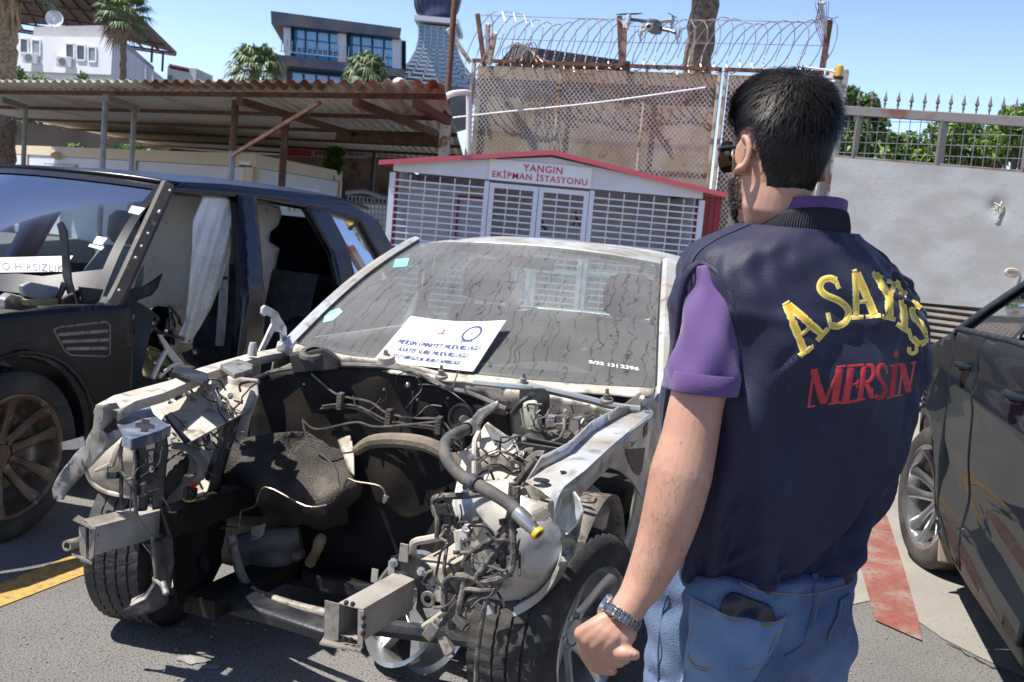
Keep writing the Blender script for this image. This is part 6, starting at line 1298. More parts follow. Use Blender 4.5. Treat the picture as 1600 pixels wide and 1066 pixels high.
for s in (1, -1):
    panel('front_wing', [(.75,.45),(.78,.80),(.62,.93),(.10,.975),(-.40,.985),(-.66,.97),(-.68,.55),(-.68,.36),(-.44,.36)] + [p for p in arcF[::-1] if p[1] > .37] + [(.48,.40)], m_navyd, SUVT, s)
    panel('rear_quarter', [(-2.30,.37)] + [p for p in arcR if p[1] > .37] + [(-3.22,.40),(-3.52,.46),(-3.55,.95),(-3.40,1.03),(-2.78,1.00),(-2.60,.98),(-2.52,.86),(-2.36,.70),(-2.28,.55)], m_navy, SUVT, s)
    panel('sill', [(-.50,.24),(-.68,.42),(-2.26,.42),(-2.30,.24)], m_navy, SUVT, s)
    roofE = lambda x: 1.555 - .045*max(0,(-1.3-x)/2.2)**2*2.2 - .02*max(0,(x+1.4)/.3)
    # roof side rail, rear pillar, centre pillar
    top = [(-1.10,1.50),(-1.25,1.555),(-1.6,1.565),(-2.4,1.56),(-3.0,1.525),(-3.35,1.42),(-3.62,1.05),(-3.40,1.03),(-3.28,1.13),(-3.10,1.405),(-2.70,1.455),(-2.50,1.47),(-1.9,1.505),(-1.35,1.50)]
    panel('roof_side', top, m_navy, SUVT, s, .03, .05)
    panel('centre_pillar', [(-1.72,1.51),(-1.88,1.51),(-1.74,1.05),(-1.72,.42),(-1.50,.42),(-1.56,1.0)], m_navy, SUVT, s, .03, .07)
    panel('rear_door_pillar', [(-2.44,1.48),(-2.70,1.46),(-2.82,1.25),(-2.84,.99),(-2.62,.98),(-2.62,1.2)], m_navy, SUVT, s, .03, .05)
    g = MB(); q = [(-2.70,1.455),(-3.10,1.405),(-3.30,1.13),(-2.84,1.0)]; g.add([V((x, s*(yb(z)-.004), z)) for x, z in q], [(0,1,2,3)]); gm = g.build('quarter_window', glass('suv_quarter_glass', (.10,.12,.12), .10), SUVT, smooth=0)
    a, b = V((-.58,s*.79,.985)), V((-1.16,s*.625,1.54)); mid = a.lerp(b,.5)+V((.02,s*.02,.02))
    sweep('windscreen_pillar', [a+V((.10,.0,-.03)), a, mid, b+V((.02,0,0))], .075, .045, m_pillar, SUVT, nrm=(.4,.7*s,.5))
    if s < 0: panel('door_skin', [(-.68,.42),(-.66,.97),(-1.62,1.0),(-2.62,.99),(-2.5,.85),(-2.3,.6),(-2.28,.42)], m_navy, SUVT, s)
    mb = MB(); mb.grid(lambda u, v: V((.02+(.44)*cos(pi*u), s*(.80-.30*v), .37+.42*sin(pi*u))), 24, 4); mb.grid(lambda u, v: V((-2.74+(.42)*cos(pi*u), s*(.80-.30*v), .37+.41*sin(pi*u))), 24, 4); mb.build('wheel_arch', m_black, SUVT, smooth=50, kind='stuff')
# lip of the front arch catching dust
mb = MB(); mb.tube([V((x, yb(z)+.004, z)) for x, z in arcF if z > .38], .012, 6, 1); mb.build('arch_lip', m_navyd, SUVT)
for px, py, v in ((224,301,-1.05),(233,330,-1.0),(246,332,-.95),(222,361,-.86),(197,393,-.75),(172,434,-.62),(207,378,-.78)):
    u = (py-290)/150; q = V((-1.13+.55*u, .655+.14*u, 1.52-.53*u)) + V((.03,.035,.035)); mb = MB(); mb.ball(q, .0065, 8); mb.build('pillar_clip', m_white, SUVT)
# roof skin, header
mb = MB()
def rf(u, v):
    x = -1.16 - v*2.25; h = .62-.03*v; y = h*(2*u-1); e = abs(2*u-1); z = 1.545+.05*sin(pi*min(1,.12+v*.8))*(1-e**3) + .015 - .10*max(0,v-.75)**2*8; return V((x + .10*(1-e*e)*(1-v), y, z))
mb.grid(rf, 24, 20); mb.build('roof', m_navyd, SUVT, smooth=60, solid=.02)
# windscreen
sb0 = V((-.60,.73,1.0)); st0 = V((-1.17,.60,1.535))
def sws(u, v):
    y0 = .74*(1-2*u); b = V((-.56+.16*(1-(1-2*u)**2), y0, .985)); t = V((-1.15+.12*(1-(1-2*u)**2), .60*(1-2*u), 1.53+.02*(1-(1-2*u)**2))); return b.lerp(t, v)+V((.03,0,.04))*sin(pi*v)
mb = MB(); mb.grid(sws, 24, 14); sw_ = mb.build('windscreen', glass('suv_windscreen', (.62,.74,.77), 0, 1.2), SUVT, smooth=60)
for nm, vv in (('glass_border',[((i/20,0),(i/20,.12+.10*max(0,1-i/20*5))) for i in range(21)]), ('glass_border',[((i/20,.95),(i/20,1.01)) for i in range(21)])):
    mb = MB(); vs = []
    for (a,b),(c,d) in vv: vs += [sws(a,b)+V((.004,0,.004)), sws(c,d)+V((.004,0,.004))]
    mb.add(vs, [(2*i,2*i+1,2*i+3,2*i+2) for i in range(20)]); mb.build(nm, M('frit', (.012,.014,.02), .25), sw_, smooth=40)
for a, b in ((0,.03),(.97,1.0)):
    mb = MB(); mb.add([p for i in range(15) for p in (sws(a,i/14)+V((.004,0,.004)), sws(b,i/14)+V((.004,0,.004)))], [(2*i,2*i+1,2*i+3,2*i+2) for i in range(14)]); mb.build('glass_border', M('frit', (.012,.014,.02), .25), sw_, smooth=40)
def near_uv(px, py):
    d0 = sv.c; rd = ray(px,py); rd = V([rd.dot(a) for a in sv.ax]).normalized(); u, v = .3, .5; st = .25; f = lambda u, v: ((sws(u,v)-d0).cross(rd)).length
    for _ in range(60):
        b = min(((f(u+a*st,v+c*st),u+a*st,v+c*st) for a in (-1,0,1) for c in (-1,0,1)))
        if b[1] == u and b[2] == v: st *= .6
        u, v = b[1], b[2]
    return u, v
def ons(px, py, o=.008): u, v = near_uv(px,py); return sws(u,v)+V((.7,0,.7))*o
for nm, pts, mt in (('permit_sticker', [(207,323),(228,327),(218,338),(201,334)], M('sticker_green', (.45,.52,.36), .5, c2=(.6,.6,.55), s2=40)), ('label_sticker', [(153,371),(169,374),(160,385),(146,382)], m_white), ('label_sticker', [(142,383),(164,388),(160,393),(139,387)], M('sticker_lightblue', (.35,.6,.7), .5))):
    mb = MB(); mb.plate([ons(*p) for p in pts], .001); mb.build(nm, mt, sw_, smooth=0)
# paper strip with lettering at the foot of the glass (rests on the car)
def strip_pt(u, v):
    x = -70+186*u-17*u*v; return tw(ons(x, 407-5*u+ (22+7*u)*v - 4*u*v, .010))
tw = lambda p: sv.o + sv.ax[0]*p.x + sv.ax[1]*p.y + sv.ax[2]*p.z
ctr = ons(20,428,.010); mb = MB(); mb.grid(strip_pt, 16, 3); nt_ = mb.build('paper_sign', M('paper2', (.80,.80,.80), .7), smooth=0, loc=tw(ctr), solid=.0008, offset=0); tag(nt_, 'long white lettered paper strip behind the bent wiper arm of the blue SUV', 'sign')
mb = MB(); p0, p1 = ons(4,424,.020), ons(104,427,.013); p0 = ons(-22,422,.013); upv = (ons(60,408,.02)-ons(60,426,.02)); L_ = (p1-p0).length
text_on(mb, 'OTO HIRSIZLIK', lambda u, v: tw(ons(-20+122*u, 423+4.5*u-122*v*.95, .0125)), bold=.0, space=1.05); mb.build('sign_lettering', M('ink_grey', (.10,.11,.16), .6), nt_, smooth=0)
# cowl, bonnet-less engine bay
mb = MB(); mb.grid(lambda u, v: V((-.46+.16*(1-(1-2*u)**2)+.16*v, .74*(1-2*u), .965-.05*v+.012*sin(u*26)*v)), 30, 4); mb.build('cowl', m_pillar, SUVT, smooth=50, solid=.01)
mb = MB(); mb.grid(lambda u, v: V((-.28+1.0*v, .68*(1-2*u), .86-.10*v+.03*sin(u*17+v*9)+.02*sin(u*31))), 24, 14); mb.build('engine_bay', m_blk, SUVT, smooth=40)
mb = MB(); pts = [SY(x,y,.55) for x, y in ((0,466),(12,458),(28,462),(50,476),(62,482),(40,486),(0,482))]; mb.plate(pts, .05); mb.build('lamp_housing', m_alu, SUVT, smooth=0, bevel=.008)
mb = MB(); mb.plate([SY(x,y,.60) for x, y in ((32,446),(45,440),(88,448),(90,464),(60,468),(34,462))], .03); mb.build('washer_tank', M('tank_grey', (.30,.31,.34), .4, c2=(.18,.18,.2), s2=9), SUVT, smooth=0, bevel=.006)
mb = MB(); mb.plate([SY(x,y,.62) for x, y in ((36,468),(88,466),(86,478),(40,477))], .03); mb.build('brown_panel', m_foam, SUVT, smooth=0)
mb = MB(); mb.plate([SY(x,y,.70) for x, y in ((97,466),(124,452),(122,476),(98,478))], .02); mb.plate([SY(x,y,.74) for x, y in ((124,448),(160,452),(150,478),(130,476))], .02); mb.build('grimy_bracket', m_pillar, SUVT, smooth=0, bevel=.004, kind='stuff')
mb = MB(); mb.tube([SY(0,496,.76), SY(60,487,.78), SY(100,481,.79), SY(178,482,.80)], .016, 8, 3); mb.build('wing_edge', m_black, SUVT)
mb = MB(); mb.plate([SY(x,y,.79) for x, y in ((36,489),(60,485),(80,488),(74,492),(40,493))], .004); mb.build('torn_foil', m_bare, SUVT, smooth=0)
# bent wiper arm
mb = MB()
mb.plate([SX(x,y,-.42) for x, y in ((90,350),(97,346),(105,362),(108,400),(112,440),(124,480),(116,484),(104,452),(99,430),(97,390),(93,362))], .014)
mb.plate([SX(x,y,-.41) for x, y in ((97,440),(104,448),(90,478),(84,478))], .012); wa = mb.build('wiper_arm', m_blk, SUVT, smooth=0, bevel=.002, kind='stuff')
# side vent
ve = [(83,515),(95,511),(165,503),(171,508),(171,553),(165,557),(110,555),(100,548)]
mb = MB(); mb.plate([SY(x,y,.825) for x, y in ve], .012); vt = mb.build('side_vent', m_black, SUVT, smooth=0, bevel=.003)
mb = MB(); lp = [SY(x,y,.836) for x, y in ve]; mb.tube(lp+[lp[0]], .006, 6, 1)
for (a, b) in (((90,523),(168,517)),((96,534),(169,531)),((103,545),(169,544))): mb.beam(SY(*a,.838), SY(*b,.838), .014, .008, (0,1,0))
mb.build('vent_bars', m_bare, vt, smooth=30)
# ---------------------------------------------------------------- cabin
mb = MB(); mb.box((-.72,-.78,.30),(-3.3,.76,.36)); mb.build('floor_pan', m_black, SUVT, smooth=0)
mb = MB(); mb.box((-.66,-.76,.36),(-.72,.72,.92)); mb.build('bulkhead', m_black, SUVT, smooth=0)
def dsh(u, v): y = .70*(1-2*u); return V((-.62-.42*v, y, .965+.03*sin(pi*v)-.09*v*v))
mb = MB(); mb.grid(dsh, 20, 8); mb.grid(lambda u, v: V((-1.04+.10*v, .66*(1-2*u), .88-.40*v)), 14, 6); mb.build('dashboard', M('dash_blue', (.13,.16,.18), .8, c2=(.19,.21,.22), s2=5), SUVT, smooth=60)
W_ = [(-.75,.62),(-.74,1.0),(-1.1,1.42),(-1.9,1.46),(-1.9,.62)]
mb = MB(); mb.add([V((-.72,-.66,.60)),V((-.78,-.66,1.02)),V((-1.25,-.58,1.50)),V((-1.98,-.58,1.50)),V((-1.98,-.66,.60))], [(0,1,2,3,4)])
def flap(pts, mat, name, amp=.02, par=SUVT, ax='Y', v=.3, th=.006): return None
fr = MB()
A_ = [SY(x,y,-.10) for x, y in ((180,350),(235,300),(320,296),(368,300),(368,500),(330,486),(300,478),(245,470),(205,478),(186,430))]
def fan_sheet(name, px_pts, yv, mat, amp, seed, res=26, fr_=14): 
    ph = seed*1.7
    o = None
    import mathutils.geometry as mg
    xs = [p[0] for p in px_pts]; ys = [p[1] for p in px_pts]; st = max(max(xs)-min(xs), max(ys)-min(ys))/res; co = []; n = len(px_pts)
    def inside(x, y):
        c = False; j = n-1
        for i in range(n):
            if (px_pts[i][1] > y) != (px_pts[j][1] > y) and x < (px_pts[j][0]-px_pts[i][0])*(y-px_pts[i][1])/(px_pts[j][1]-px_pts[i][1])+px_pts[i][0]: c = not c
            j = i
        return c
    for i in range(n):
        a, b = V(px_pts[i]), V(px_pts[(i+1) % n]); k = max(1, int((b-a).length/st)); co += [a.lerp(b,q/k) for q in range(k)]
    nb = len(co); y = min(ys)+st/2
    while y < max(ys):
        x = min(xs)+st/2
        while x < max(xs):
            if inside(x,y) and min((V((x,y))-c).length for c in co[:nb]) > st*.5: co.append(V((x,y)))
            x += st
        y += st
    r = mg.delaunay_2d_cdt([V((c.x,c.y)) for c in co], [(i,(i+1) % nb) for i in range(nb)], [], 1, .01); mb = MB()
    mb.add([SY(c.x, c.y, yv + amp(c.x, c.y) if callable(amp) else yv + amp*sin(c.x/fr_+ph)*sin(c.y/fr_*.8+ph)) for c in r[0]], r[2]); return mb.build(name, mat, SUVT, smooth=60, solid=.006, offset=0)
fan_sheet('inner_trim', [(181,470),(186,440),(205,400),(240,335),(262,306),(322,292),(372,296),(372,510),(330,492),(300,484),(245,478),(215,488)], -.16, m_beige, .012, 2, 26, 30)
fan_sheet('rear_trim', [(390,312),(436,322),(440,335),(434,352),(422,362),(420,378),(436,388),(430,420),(418,470),(412,478),(384,476),(384,320)], .25, m_beige, .015, 3, 22, 25)
fan_sheet('curtain_airbag', [(318,306),(336,304),(352,308),(362,318),(366,335),(362,360),(358,400),(345,440),(330,480),(312,512),(302,528),(300,537),(282,536),(277,528),(290,500),(296,450),(298,420),(301,380),(302,345),(310,325)], .60, m_airbag, lambda x, y: .018*sin((x+ (y-300)*.28)/3.1)*min(1,(y-295)/60) + .03*sin(y/50), 4, 60)
mb = MB(); mb.tube([SY(352,400,.55), SY(350,434,.57), SY(348,480,.60), SY(343,540,.60)], [.022,.024,.026,.024], 8, 3); mb.build('grey_strut', M('strut_grey', (.36,.35,.33), .7, c2=(.25,.24,.22), s2=20, bump=.3), SUVT)
MB().lathe([(.024,-.008),(.03,-.008),(.03,.008),(.024,.008)], SY(350,434,.57), (0,0,1), 12).build('strut_band', m_black, SUVT)
fan_sheet('knee_airbag', [(182,512),(196,496),(214,490),(236,489),(240,505),(226,530),(212,546),(195,536),(184,528)], .55, m_airbag, .025, 5, 16, 12)
fan_sheet('foam_pad', [(218,560),(230,545),(246,548),(268,560),(272,580),(250,592),(225,590)], .50, m_foam, .03, 6, 16, 10)
fan_sheet('torn_dash', [(186,470),(200,452),(226,446),(254,427),(246,450),(236,462),(214,470),(200,478),(188,488)], .45, m_black, .015, 7, 16, 9)
mb = MB(); mb.tube([SY(238,592,.62), SY(250,565,.62), SY(260,548,.62)], .013, 8, 2); mb.tube([SY(248,590,.6), SY(268,572,.6), SY(280,568,.6)], .010, 8, 2); mb.build('white_duct', m_white, SUVT, kind='stuff')
mb = MB(); mb.plate([SY(x,y,.58) for x, y in ((246,522),(252,524),(268,545),(296,580),(284,584),(262,555))], .012); mb.build('cream_bracket', m_beige, SUVT, smooth=0, bevel=.003)
mb = MB(); mb.loft([[SY(x,y,v) for x, y in ((283,552),(305,543),(324,548),(306,574),(290,566))] for v in (.56,.50)]); mb.build('switch_pack', m_black, SUVT, smooth=0, bevel=.004)
mb = MB(); mb.ball(SY(304,551,.58), .016, 10); mb.build('switch_knob', m_alu, SUVT)
mb = MB(); mb.loft([[SY(x,y,v) for x, y in ((362,548),(366,534),(374,534),(377,548),(372,580),(352,580))] for v in (.72,.66)]); mb.build('bottle', M('bottle_blue', (.03,.06,.14), .25), SUVT, smooth=40, bevel=.01)
MB().plate([SY(x,y,.80) for x, y in ((382,466),(397,465),(397,477),(390,480),(382,478))], .006).build('hinge_plate', m_bare, SUVT, smooth=0)
rr = random.Random(17)
for k in range(9):
    x0, y0 = rr.uniform(190,270), rr.uniform(470,560); pts = [SY(x0,y0,.5)]
    for i in range(3): x0 += rr.uniform(-18,26); y0 += rr.uniform(5,22); pts.append(SY(x0,y0,.5+.1*rr.random()))
    MB().tube(pts, rr.uniform(.006,.012), 6, 4).build('torn_wire', m_cable if k % 2 else m_black, SUVT)
for y in (.36,-.36):
    mb = MB(); mb.loft([[V((x+d*.5*sin(a), y+w_*(abs(cos(a))**.7)*(1 if cos(a) > 0 else -1), z)) for a in [2*pi*i/20 for i in range(20)]] for z, x, w_, d in ((.45,-1.75,.22,.10),(.65,-1.82,.24,.12),(.98,-1.95,.22,.10),(1.14,-2.02,.15,.06))]) 
    mb.loft([[V((-2.02+d*sin(a), y+w_*cos(a), z)) for a in [2*pi*i/16 for i in range(16)]] for z, w_, d in ((1.16,.08,.03),(1.2,.12,.05),(1.32,.11,.05),(1.36,.06,.02))])
    if y < 0: mb.build('seat', M('seat_leather', (.20,.19,.17), .7, c2=(.3,.28,.25), s2=8), SUVT, kind='stuff')
mb = MB(); mb.box((-3.3,-.72,.4),(-3.36,.72,1.0)); mb.add([V((-2.55,-.6,.36)),V((-2.55,.6,.36)),V((-2.75,.6,1.05)),V((-2.75,-.6,1.05))], [(0,1,2,3)]); mb.build('rear_bulkhead', m_black, SUVT, smooth=0, kind='stuff')
mb = MB(); mb.grid(lambda u, v: V((-3.40-.20*(1-v)+.12*v, .70*(1-2*u), .45+.95*v)), 8, 8); mb.build('tailgate', m_navy, SUVT, smooth=40)
m_rimbr = M('rim_grimy', (.20,.155,.115), .5, .6, c2=(.10,.07,.05), s2=8, k2=(.42,.65), c3=(.36,.31,.26), s3=18, k3=(.58,.72))
make_wheel(SUVT, (0,.70,.365), (.02,1,0), .365, .262, .235, 5, m_rimbr, True, .052, .075, .035)
make_wheel(SUVT, (0,-.70,.365), (0,-1,0), .365, .262, .235, 5, m_rimbr, True, .052, .075, .035)
make_wheel(SUVT, (-2.74,.70,.365), (0,1,0), .365, .262, .235, 5, m_rimbr, True, .052, .075, .035)
make_wheel(SUVT, (-2.74,-.70,.365), (0,-1,0), .365, .262, .235, 5, m_rimbr, True, .052, .075, .035)
# edge of a light coloured vehicle far left is only a sliver in the photo: a blue white lamp edge behind the pillar
# ================================================================== DARK GREY CAR ON THE RIGHT
gy = Frame((2.995, 5.094), 75.5)
GR = thing('parked_car', 'glossy dark grey car parked at the right edge with its silver front wheel turned out', 'car', frame=gy)
m_grey = M('grey_paint', (.016,.020,.026), .35, .0, c2=(.020,.024,.030), s2=3, coat=.26, spec=.0)
GX = lambda px, py, v: gy(px, py, 'X', v); GY = lambda px, py, v: gy(px, py, 'Y', v)
def gyb(x, z):   # half width of the flank at x (forward +), height z
    w_ = .93
    if z > 1.20: w_ -= .34*((z-1.20)/.42)**1.15
    w_ -= .035*((1.20-z)/1.0) if z < 1.2 else 0
    w_ += .018*math.exp(-((z-1.02)/.035)**2)*(1 if z > 1.02 else .6)
    w_ -= .05*max(0,(.45-z)/.3)**1.5
    w_ -= .22*max(0,(x-.30)/.75)**2
    w_ += .03*math.exp(-((x)/.5)**2)*math.exp(-((z-.7)/.25)**2)
    w_ -= .02*math.exp(-((z-.62)/.10)**2)*(1 if x < -.5 else 0)
    return w_
def gpanel(name, prof, mat, s=1, res=.045, solid=.012, holes=(), off=0.0):
    global yb
    import mathutils.geometry as mg
    co = []; edges = []; loops = [prof]+list(holes)
    def inp(x, z, pl_):
        c = False; j = len(pl_)-1
        for i in range(len(pl_)):
            if (pl_[i][1] > z) != (pl_[j][1] > z) and x < (pl_[j][0]-pl_[i][0])*(z-pl_[i][1])/(pl_[j][1]-pl_[i][1])+pl_[i][0]: c = not c
            j = i
        return c
    for lp in loops:
        st = len(co); n = len(lp)
        for i in range(n): a, b = V(lp[i]), V(lp[(i+1) % n]); k = max(1,int((b-a).length/res)); co += [a.lerp(b,q/k) for q in range(k)]
        edges += [(st+i, st+(i+1) % (len(co)-st)) for i in range(len(co)-st)]
    nb = len(co); x = min(c.x for c in co)+res/2; x1 = max(c.x for c in co[:nb]); z0 = min(c.y for c in co[:nb]); z1 = max(c.y for c in co[:nb])
    while x < x1:
        z = z0+res/2
        while z < z1:
            if inp(x,z,prof) and not any(inp(x,z,h) for h in holes) and min((V((x,z))-c).length for c in co[:nb]) > res*.45: co.append(V((x,z)))
            z += res
        x += res
    r = mg.delaunay_2d_cdt([V((c.x,c.y)) for c in co], edges, [], 1, .0005); mb = MB(); fs = []
    for f in r[2]:
        cx = sum(r[0][i].x for i in f)/len(f); cz = sum(r[0][i].y for i in f)/len(f)
        if inp(cx,cz,prof) and not any(inp(cx,cz,h) for h in holes): fs.append(f)
    mb.add([V((c.x, s*(gyb(c.x,c.y)+off), c.y)) for c in r[0]], fs); return mb.build(name, mat, GR, smooth=50, solid=solid, offset=0)
gg = glass('grey_car_glass', (.05,.06,.065), .10)
ga = [(.40*cos(a), .35+.405*sin(a)) for a in [pi*i/20 for i in range(21)]]
gr_ = [(-3.05+.40*cos(a), .35+.405*sin(a)) for a in [pi*i/20 for i in range(21)]]
for s in (1,-1):
    gpanel('front_wing', [(-.52,.26),(-.52,1.10),(-.40,1.20),(.0,1.13),(.45,1.05),(.78,.92),(.86,.70),(.80,.35),(.43,.28)]+[p for p in ga if p[1] > .36]+[(-.42,.27)], m_grey, s)
    gpanel('front_door', [(-.528,.26),(-.528,1.12),(-.50,1.22),(-1.16,1.26),(-1.20,1.10),(-1.20,.33)], m_grey, s)
    gpanel('rear_door', [(-1.208,.33),(-1.208,1.10),(-1.168,1.26),(-2.55,1.29),(-2.62,1.1),(-2.50,.80),(-2.42,.55),(-2.40,.46)], m_grey, s)
    gpanel('rear_quarter', [(-2.56,1.29),(-2.63,1.1),(-2.51,.81),(-2.50,.75)]+[p for p in gr_[::1] if p[1] > .5]+[(-3.5,.45),(-3.62,.55),(-3.66,1.0),(-3.45,1.28)], m_grey, s)
    gpanel('sill', [(-.42,.22),(-.42,.275),(-1.2,.335),(-2.40,.465),(-2.40,.40),(-1.2,.28)], m_black, s, off=-.02)
    gpanel('side_glass', [(-.58,1.225),(-.92,1.47),(-1.50,1.585),(-1.55,1.27)], gg, s, solid=0, off=-.012)
    gpanel('side_glass', [(-1.63,1.27),(-1.58,1.59),(-2.1,1.57),(-2.6,1.45),(-2.72,1.31)], gg, s, solid=0, off=-.012)
    gpanel('window_trim', [(-.50,1.22),(-1.56,1.262),(-2.75,1.30),(-2.75,1.315),(-1.56,1.278),(-.55,1.238)], m_black, s, off=.006)
    gpanel('roof_side', [(-.40,1.205),(-.80,1.50),(-1.40,1.63),(-2.1,1.62),(-2.7,1.50),(-3.45,1.28),(-2.75,1.31),(-2.6,1.46),(-2.1,1.585),(-1.5,1.60),(-.91,1.49),(-.56,1.225)], m_grey, s)
    gpanel('centre_pillar', [(-1.55,1.27),(-1.50,1.60),(-1.20,1.60),(-1.64,1.27)], m_black, s, off=.002)
    for hx in (-.95,-2.05):
        z = 1.10 if hx > -2 else 1.13; mb = MB(); y = gyb(hx,z); mb.tube([V((hx+.10,s*(y+.004),z-.005)), V((hx+.07,s*(y+.030),z)), V((hx,s*(y+.038),z+.005)), V((hx-.07,s*(y+.030),z+.008)), V((hx-.10,s*(y+.004),z+.008))], [.012,.016,.018,.016,.012], 10, 4)
        h = mb.build('door_handle', m_grey, GR); mb = MB(); mb.lathe([(.001,.002),(.05,.002),(.055,-.002)], V((hx,s*(y+.001),z)), (0,s,0), 16); mb.build('handle_cup', m_black, h, smooth=0)
    mb = MB(); mb.grid(lambda u, v: V((.40*cos(pi*u), s*(.86-.32*v), .35+.40*sin(pi*u))), 24, 4); mb.build('wheel_arch', m_black, GR, smooth=50)
    mb = MB(); mb.grid(lambda u, v: V((-3.05+.40*cos(pi*u), s*(.86-.32*v), .35+.40*sin(pi*u))), 24, 4); mb.build('wheel_arch', m_black, GR, smooth=50)
def gtop(u, v):   # bonnet, screen, roof as one skin per part
    return None
def skin(name, st, mat, nu=16, zc=.03):
    mb = MB(); P_ = smooth_path([V((x,0,z)) for x, z in st], 5); n = len(P_)-1
    def fn(u, v):
        p = P_[min(n,int(round(v*n)))]; h = gyb(p.x, p.z)+.004; y = h*(2*u-1); return V((p.x, y, p.z + zc*(1-(2*u-1)**2)))
    mb.grid(fn, nu, n); return mb.build(name, mat, GR, smooth=60, solid=.01)
skin('bonnet', [(.80,.90),(.45,1.045),(0,1.125),(-.40,1.20)], m_grey, zc=.04); skin('windscreen', [(-.41,1.205),(-.80,1.50),(-1.05,1.57)], gg); skin('roof', [(-1.05,1.57),(-1.40,1.63),(-2.1,1.62),(-2.7,1.5)], m_grey); skin('rear_window', [(-2.7,1.5),(-3.45,1.28)], gg); skin('boot', [(-3.45,1.28),(-3.64,1.0),(-3.66,.6)], m_grey)
mb = MB(); mb.grid(lambda u, v: V((.84+.06*sin(pi*v)-.12*(2*u-1)**2, .72*(2*u-1), .30+.60*v)), 14, 8); mb.build('front_bumper', m_grey, GR, smooth=60)
mb = MB(); mb.box((.6,-.70,.32),(-3.5,.70,.36)); mb.build('floor_pan', m_black, GR, smooth=0)
mb = MB(); mb.plate([V((-.44,.88,.30)),V((-.44,.68,.28)),V((-.45,.70,.16)),V((-.46,.87,.15))], .02); mb.build('mud_flap', M('mud_tan', (.30,.25,.18), .8), GR, smooth=0, bevel=.005)
m_rim2 = M('rim_bright', (.66,.67,.68), .22, .9, c2=(.45,.45,.45), s2=8)
ws_ = V((math.tan(radians(16)),1,0))
make_wheel(GR, (0,.80,.35), V((-ws_.x,1,0)), .355, .255, .235, 5, m_rim2, True, .06, .06, .03)
make_wheel(GR, (0,-.80,.35), (math.tan(radians(16)),-1,0), .355, .255, .235, 5, m_rim2, True, .06, .06, .03)
make_wheel(GR, (-3.05,.80,.35), (0,1,0), .355, .255, .235, 5, m_rim2, True, .06, .06, .03)
make_wheel(GR, (-3.05,-.80,.35), (0,-1,0), .355, .255, .235, 5, m_rim2, True, .06, .06, .03)
# ================================================================== THE MAN IN THE VEST
import numpy as np
PHI = radians(26); TF = V((-sin(PHI), cos(PHI), 0)); TL = V((-cos(PHI), -sin(PHI), 0))      # torso: facing, own left
PSI = radians(21); HF = V((-sin(PSI), cos(PSI), 0)); HL = V((-cos(PSI), -sin(PSI), 0)); HU = V((0,0,1))
DT = 1.79
MAN = thing('person', 'man in navy vest with yellow lettering, purple polo and jeans, seen from behind', 'person', (.42, 1.78, 0))
m_skin = M('skin', (.41,.215,.145), .5, c2=(.47,.27,.19), s2=9, k2=(.4,.65), c3=(.38,.185,.12), s3=30, k3=(.6,.8), bump=.07, bs=420)
bs_ = m_skin.node_tree.nodes['Principled BSDF']; bs_.inputs['Subsurface Weight'].default_value = .18; bs_.inputs['Subsurface Radius'].default_value = (.012,.005,.003); bs_.inputs['Subsurface Scale'].default_value = 1.0
m_vest = M('vest_nylon', (.0095,.0100,.033), .54, c2=(.013,.0135,.040), s2=3, sheen=.10, spec=.35, bump=.2, bs=500, rv=.05)
m_rib = M('rib_knit', (.020,.020,.026), .95, bump=.1)
m_polo = M('polo_purple', (.088,.045,.150), .92, c2=(.11,.058,.185), s2=5, sheen=.2, bump=.15, bs=420)
m_hair = M('hair', (.007,.0055,.0045), .48, c2=(.016,.012,.009), s2=60, spec=.4)
def evaluate(ob):
    dg = bpy.context.evaluated_depsgraph_get(); me = bpy.data.meshes.new_from_object(ob.evaluated_get(dg)); old = ob.data; ob.modifiers.clear(); ob.data = me; bpy.data.meshes.remove(old); return ob
def remesh(ob, vox, it=4, fac=.5):
    m = ob.modifiers.new('r', 'REMESH'); m.mode = 'VOXEL'; m.voxel_size = vox
    s = ob.modifiers.new('s', 'SMOOTH'); s.iterations = it; s.factor = fac
    evaluate(ob); ob.data.polygons.foreach_set('use_smooth', [True]*len(ob.data.polygons)); return ob
# ---------------------------------------------------------------- torso rings shared by body and vest
ROWS = [(338,1196,1316,.95),(350,1176,1326,.92),(368,1140,1344,.80),(386,1104,1368,.70),(406,1080,1388,.64),(432,1068,1406,.62),(462,1064,1426,.62),(500,1060,1434,.62),(545,1056,1438,.63),(600,1050,1428,.64),(660,1044,1412,.64),(720,1040,1391,.64),(775,1036,1366,.64),(820,1034,1338,.65),(850,1034,1318,.66),(872,1040,1300,.66),(890,1046,1288,.66)]
VA = PHI+radians(13.5); cw_ = cos(VA); sw_n = sin(VA)
def ring_at(row, k=1.0, dk=0.0):
    py, xl, xr, r = row; xc = (xl+xr)/2; c = P(xc, py, DT); wv = (xr-xl)/2/FPX*DT; a = wv*.94/sqrt(cw_*cw_+(r*sw_n)**2)*k + dk; return c, a, a*r
def interp_rows(t):
    i = min(len(ROWS)-2, int(t)); f = t-i
    p0 = ROWS[max(0,i-1)]; p1 = ROWS[i]; p2 = ROWS[i+1]; p3 = ROWS[min(len(ROWS)-1,i+2)]
    return tuple(.5*((2*b)+(c-a)*f+(2*a-5*b+4*c-d)*f*f+(3*b-a-3*c+d)*f**3) for a,b,c,d in zip(p0,p1,p2,p3))
def spw(v, e): return (abs(v)**e)*(1 if v > 0 else -1)
def tors(t, th, k=1.0, dk=0.0):
    c, a, b = ring_at(interp_rows(t), k, dk); e = .82
    return c + TL*a*spw(cos(th),e) - TF*b*spw(sin(th),e)
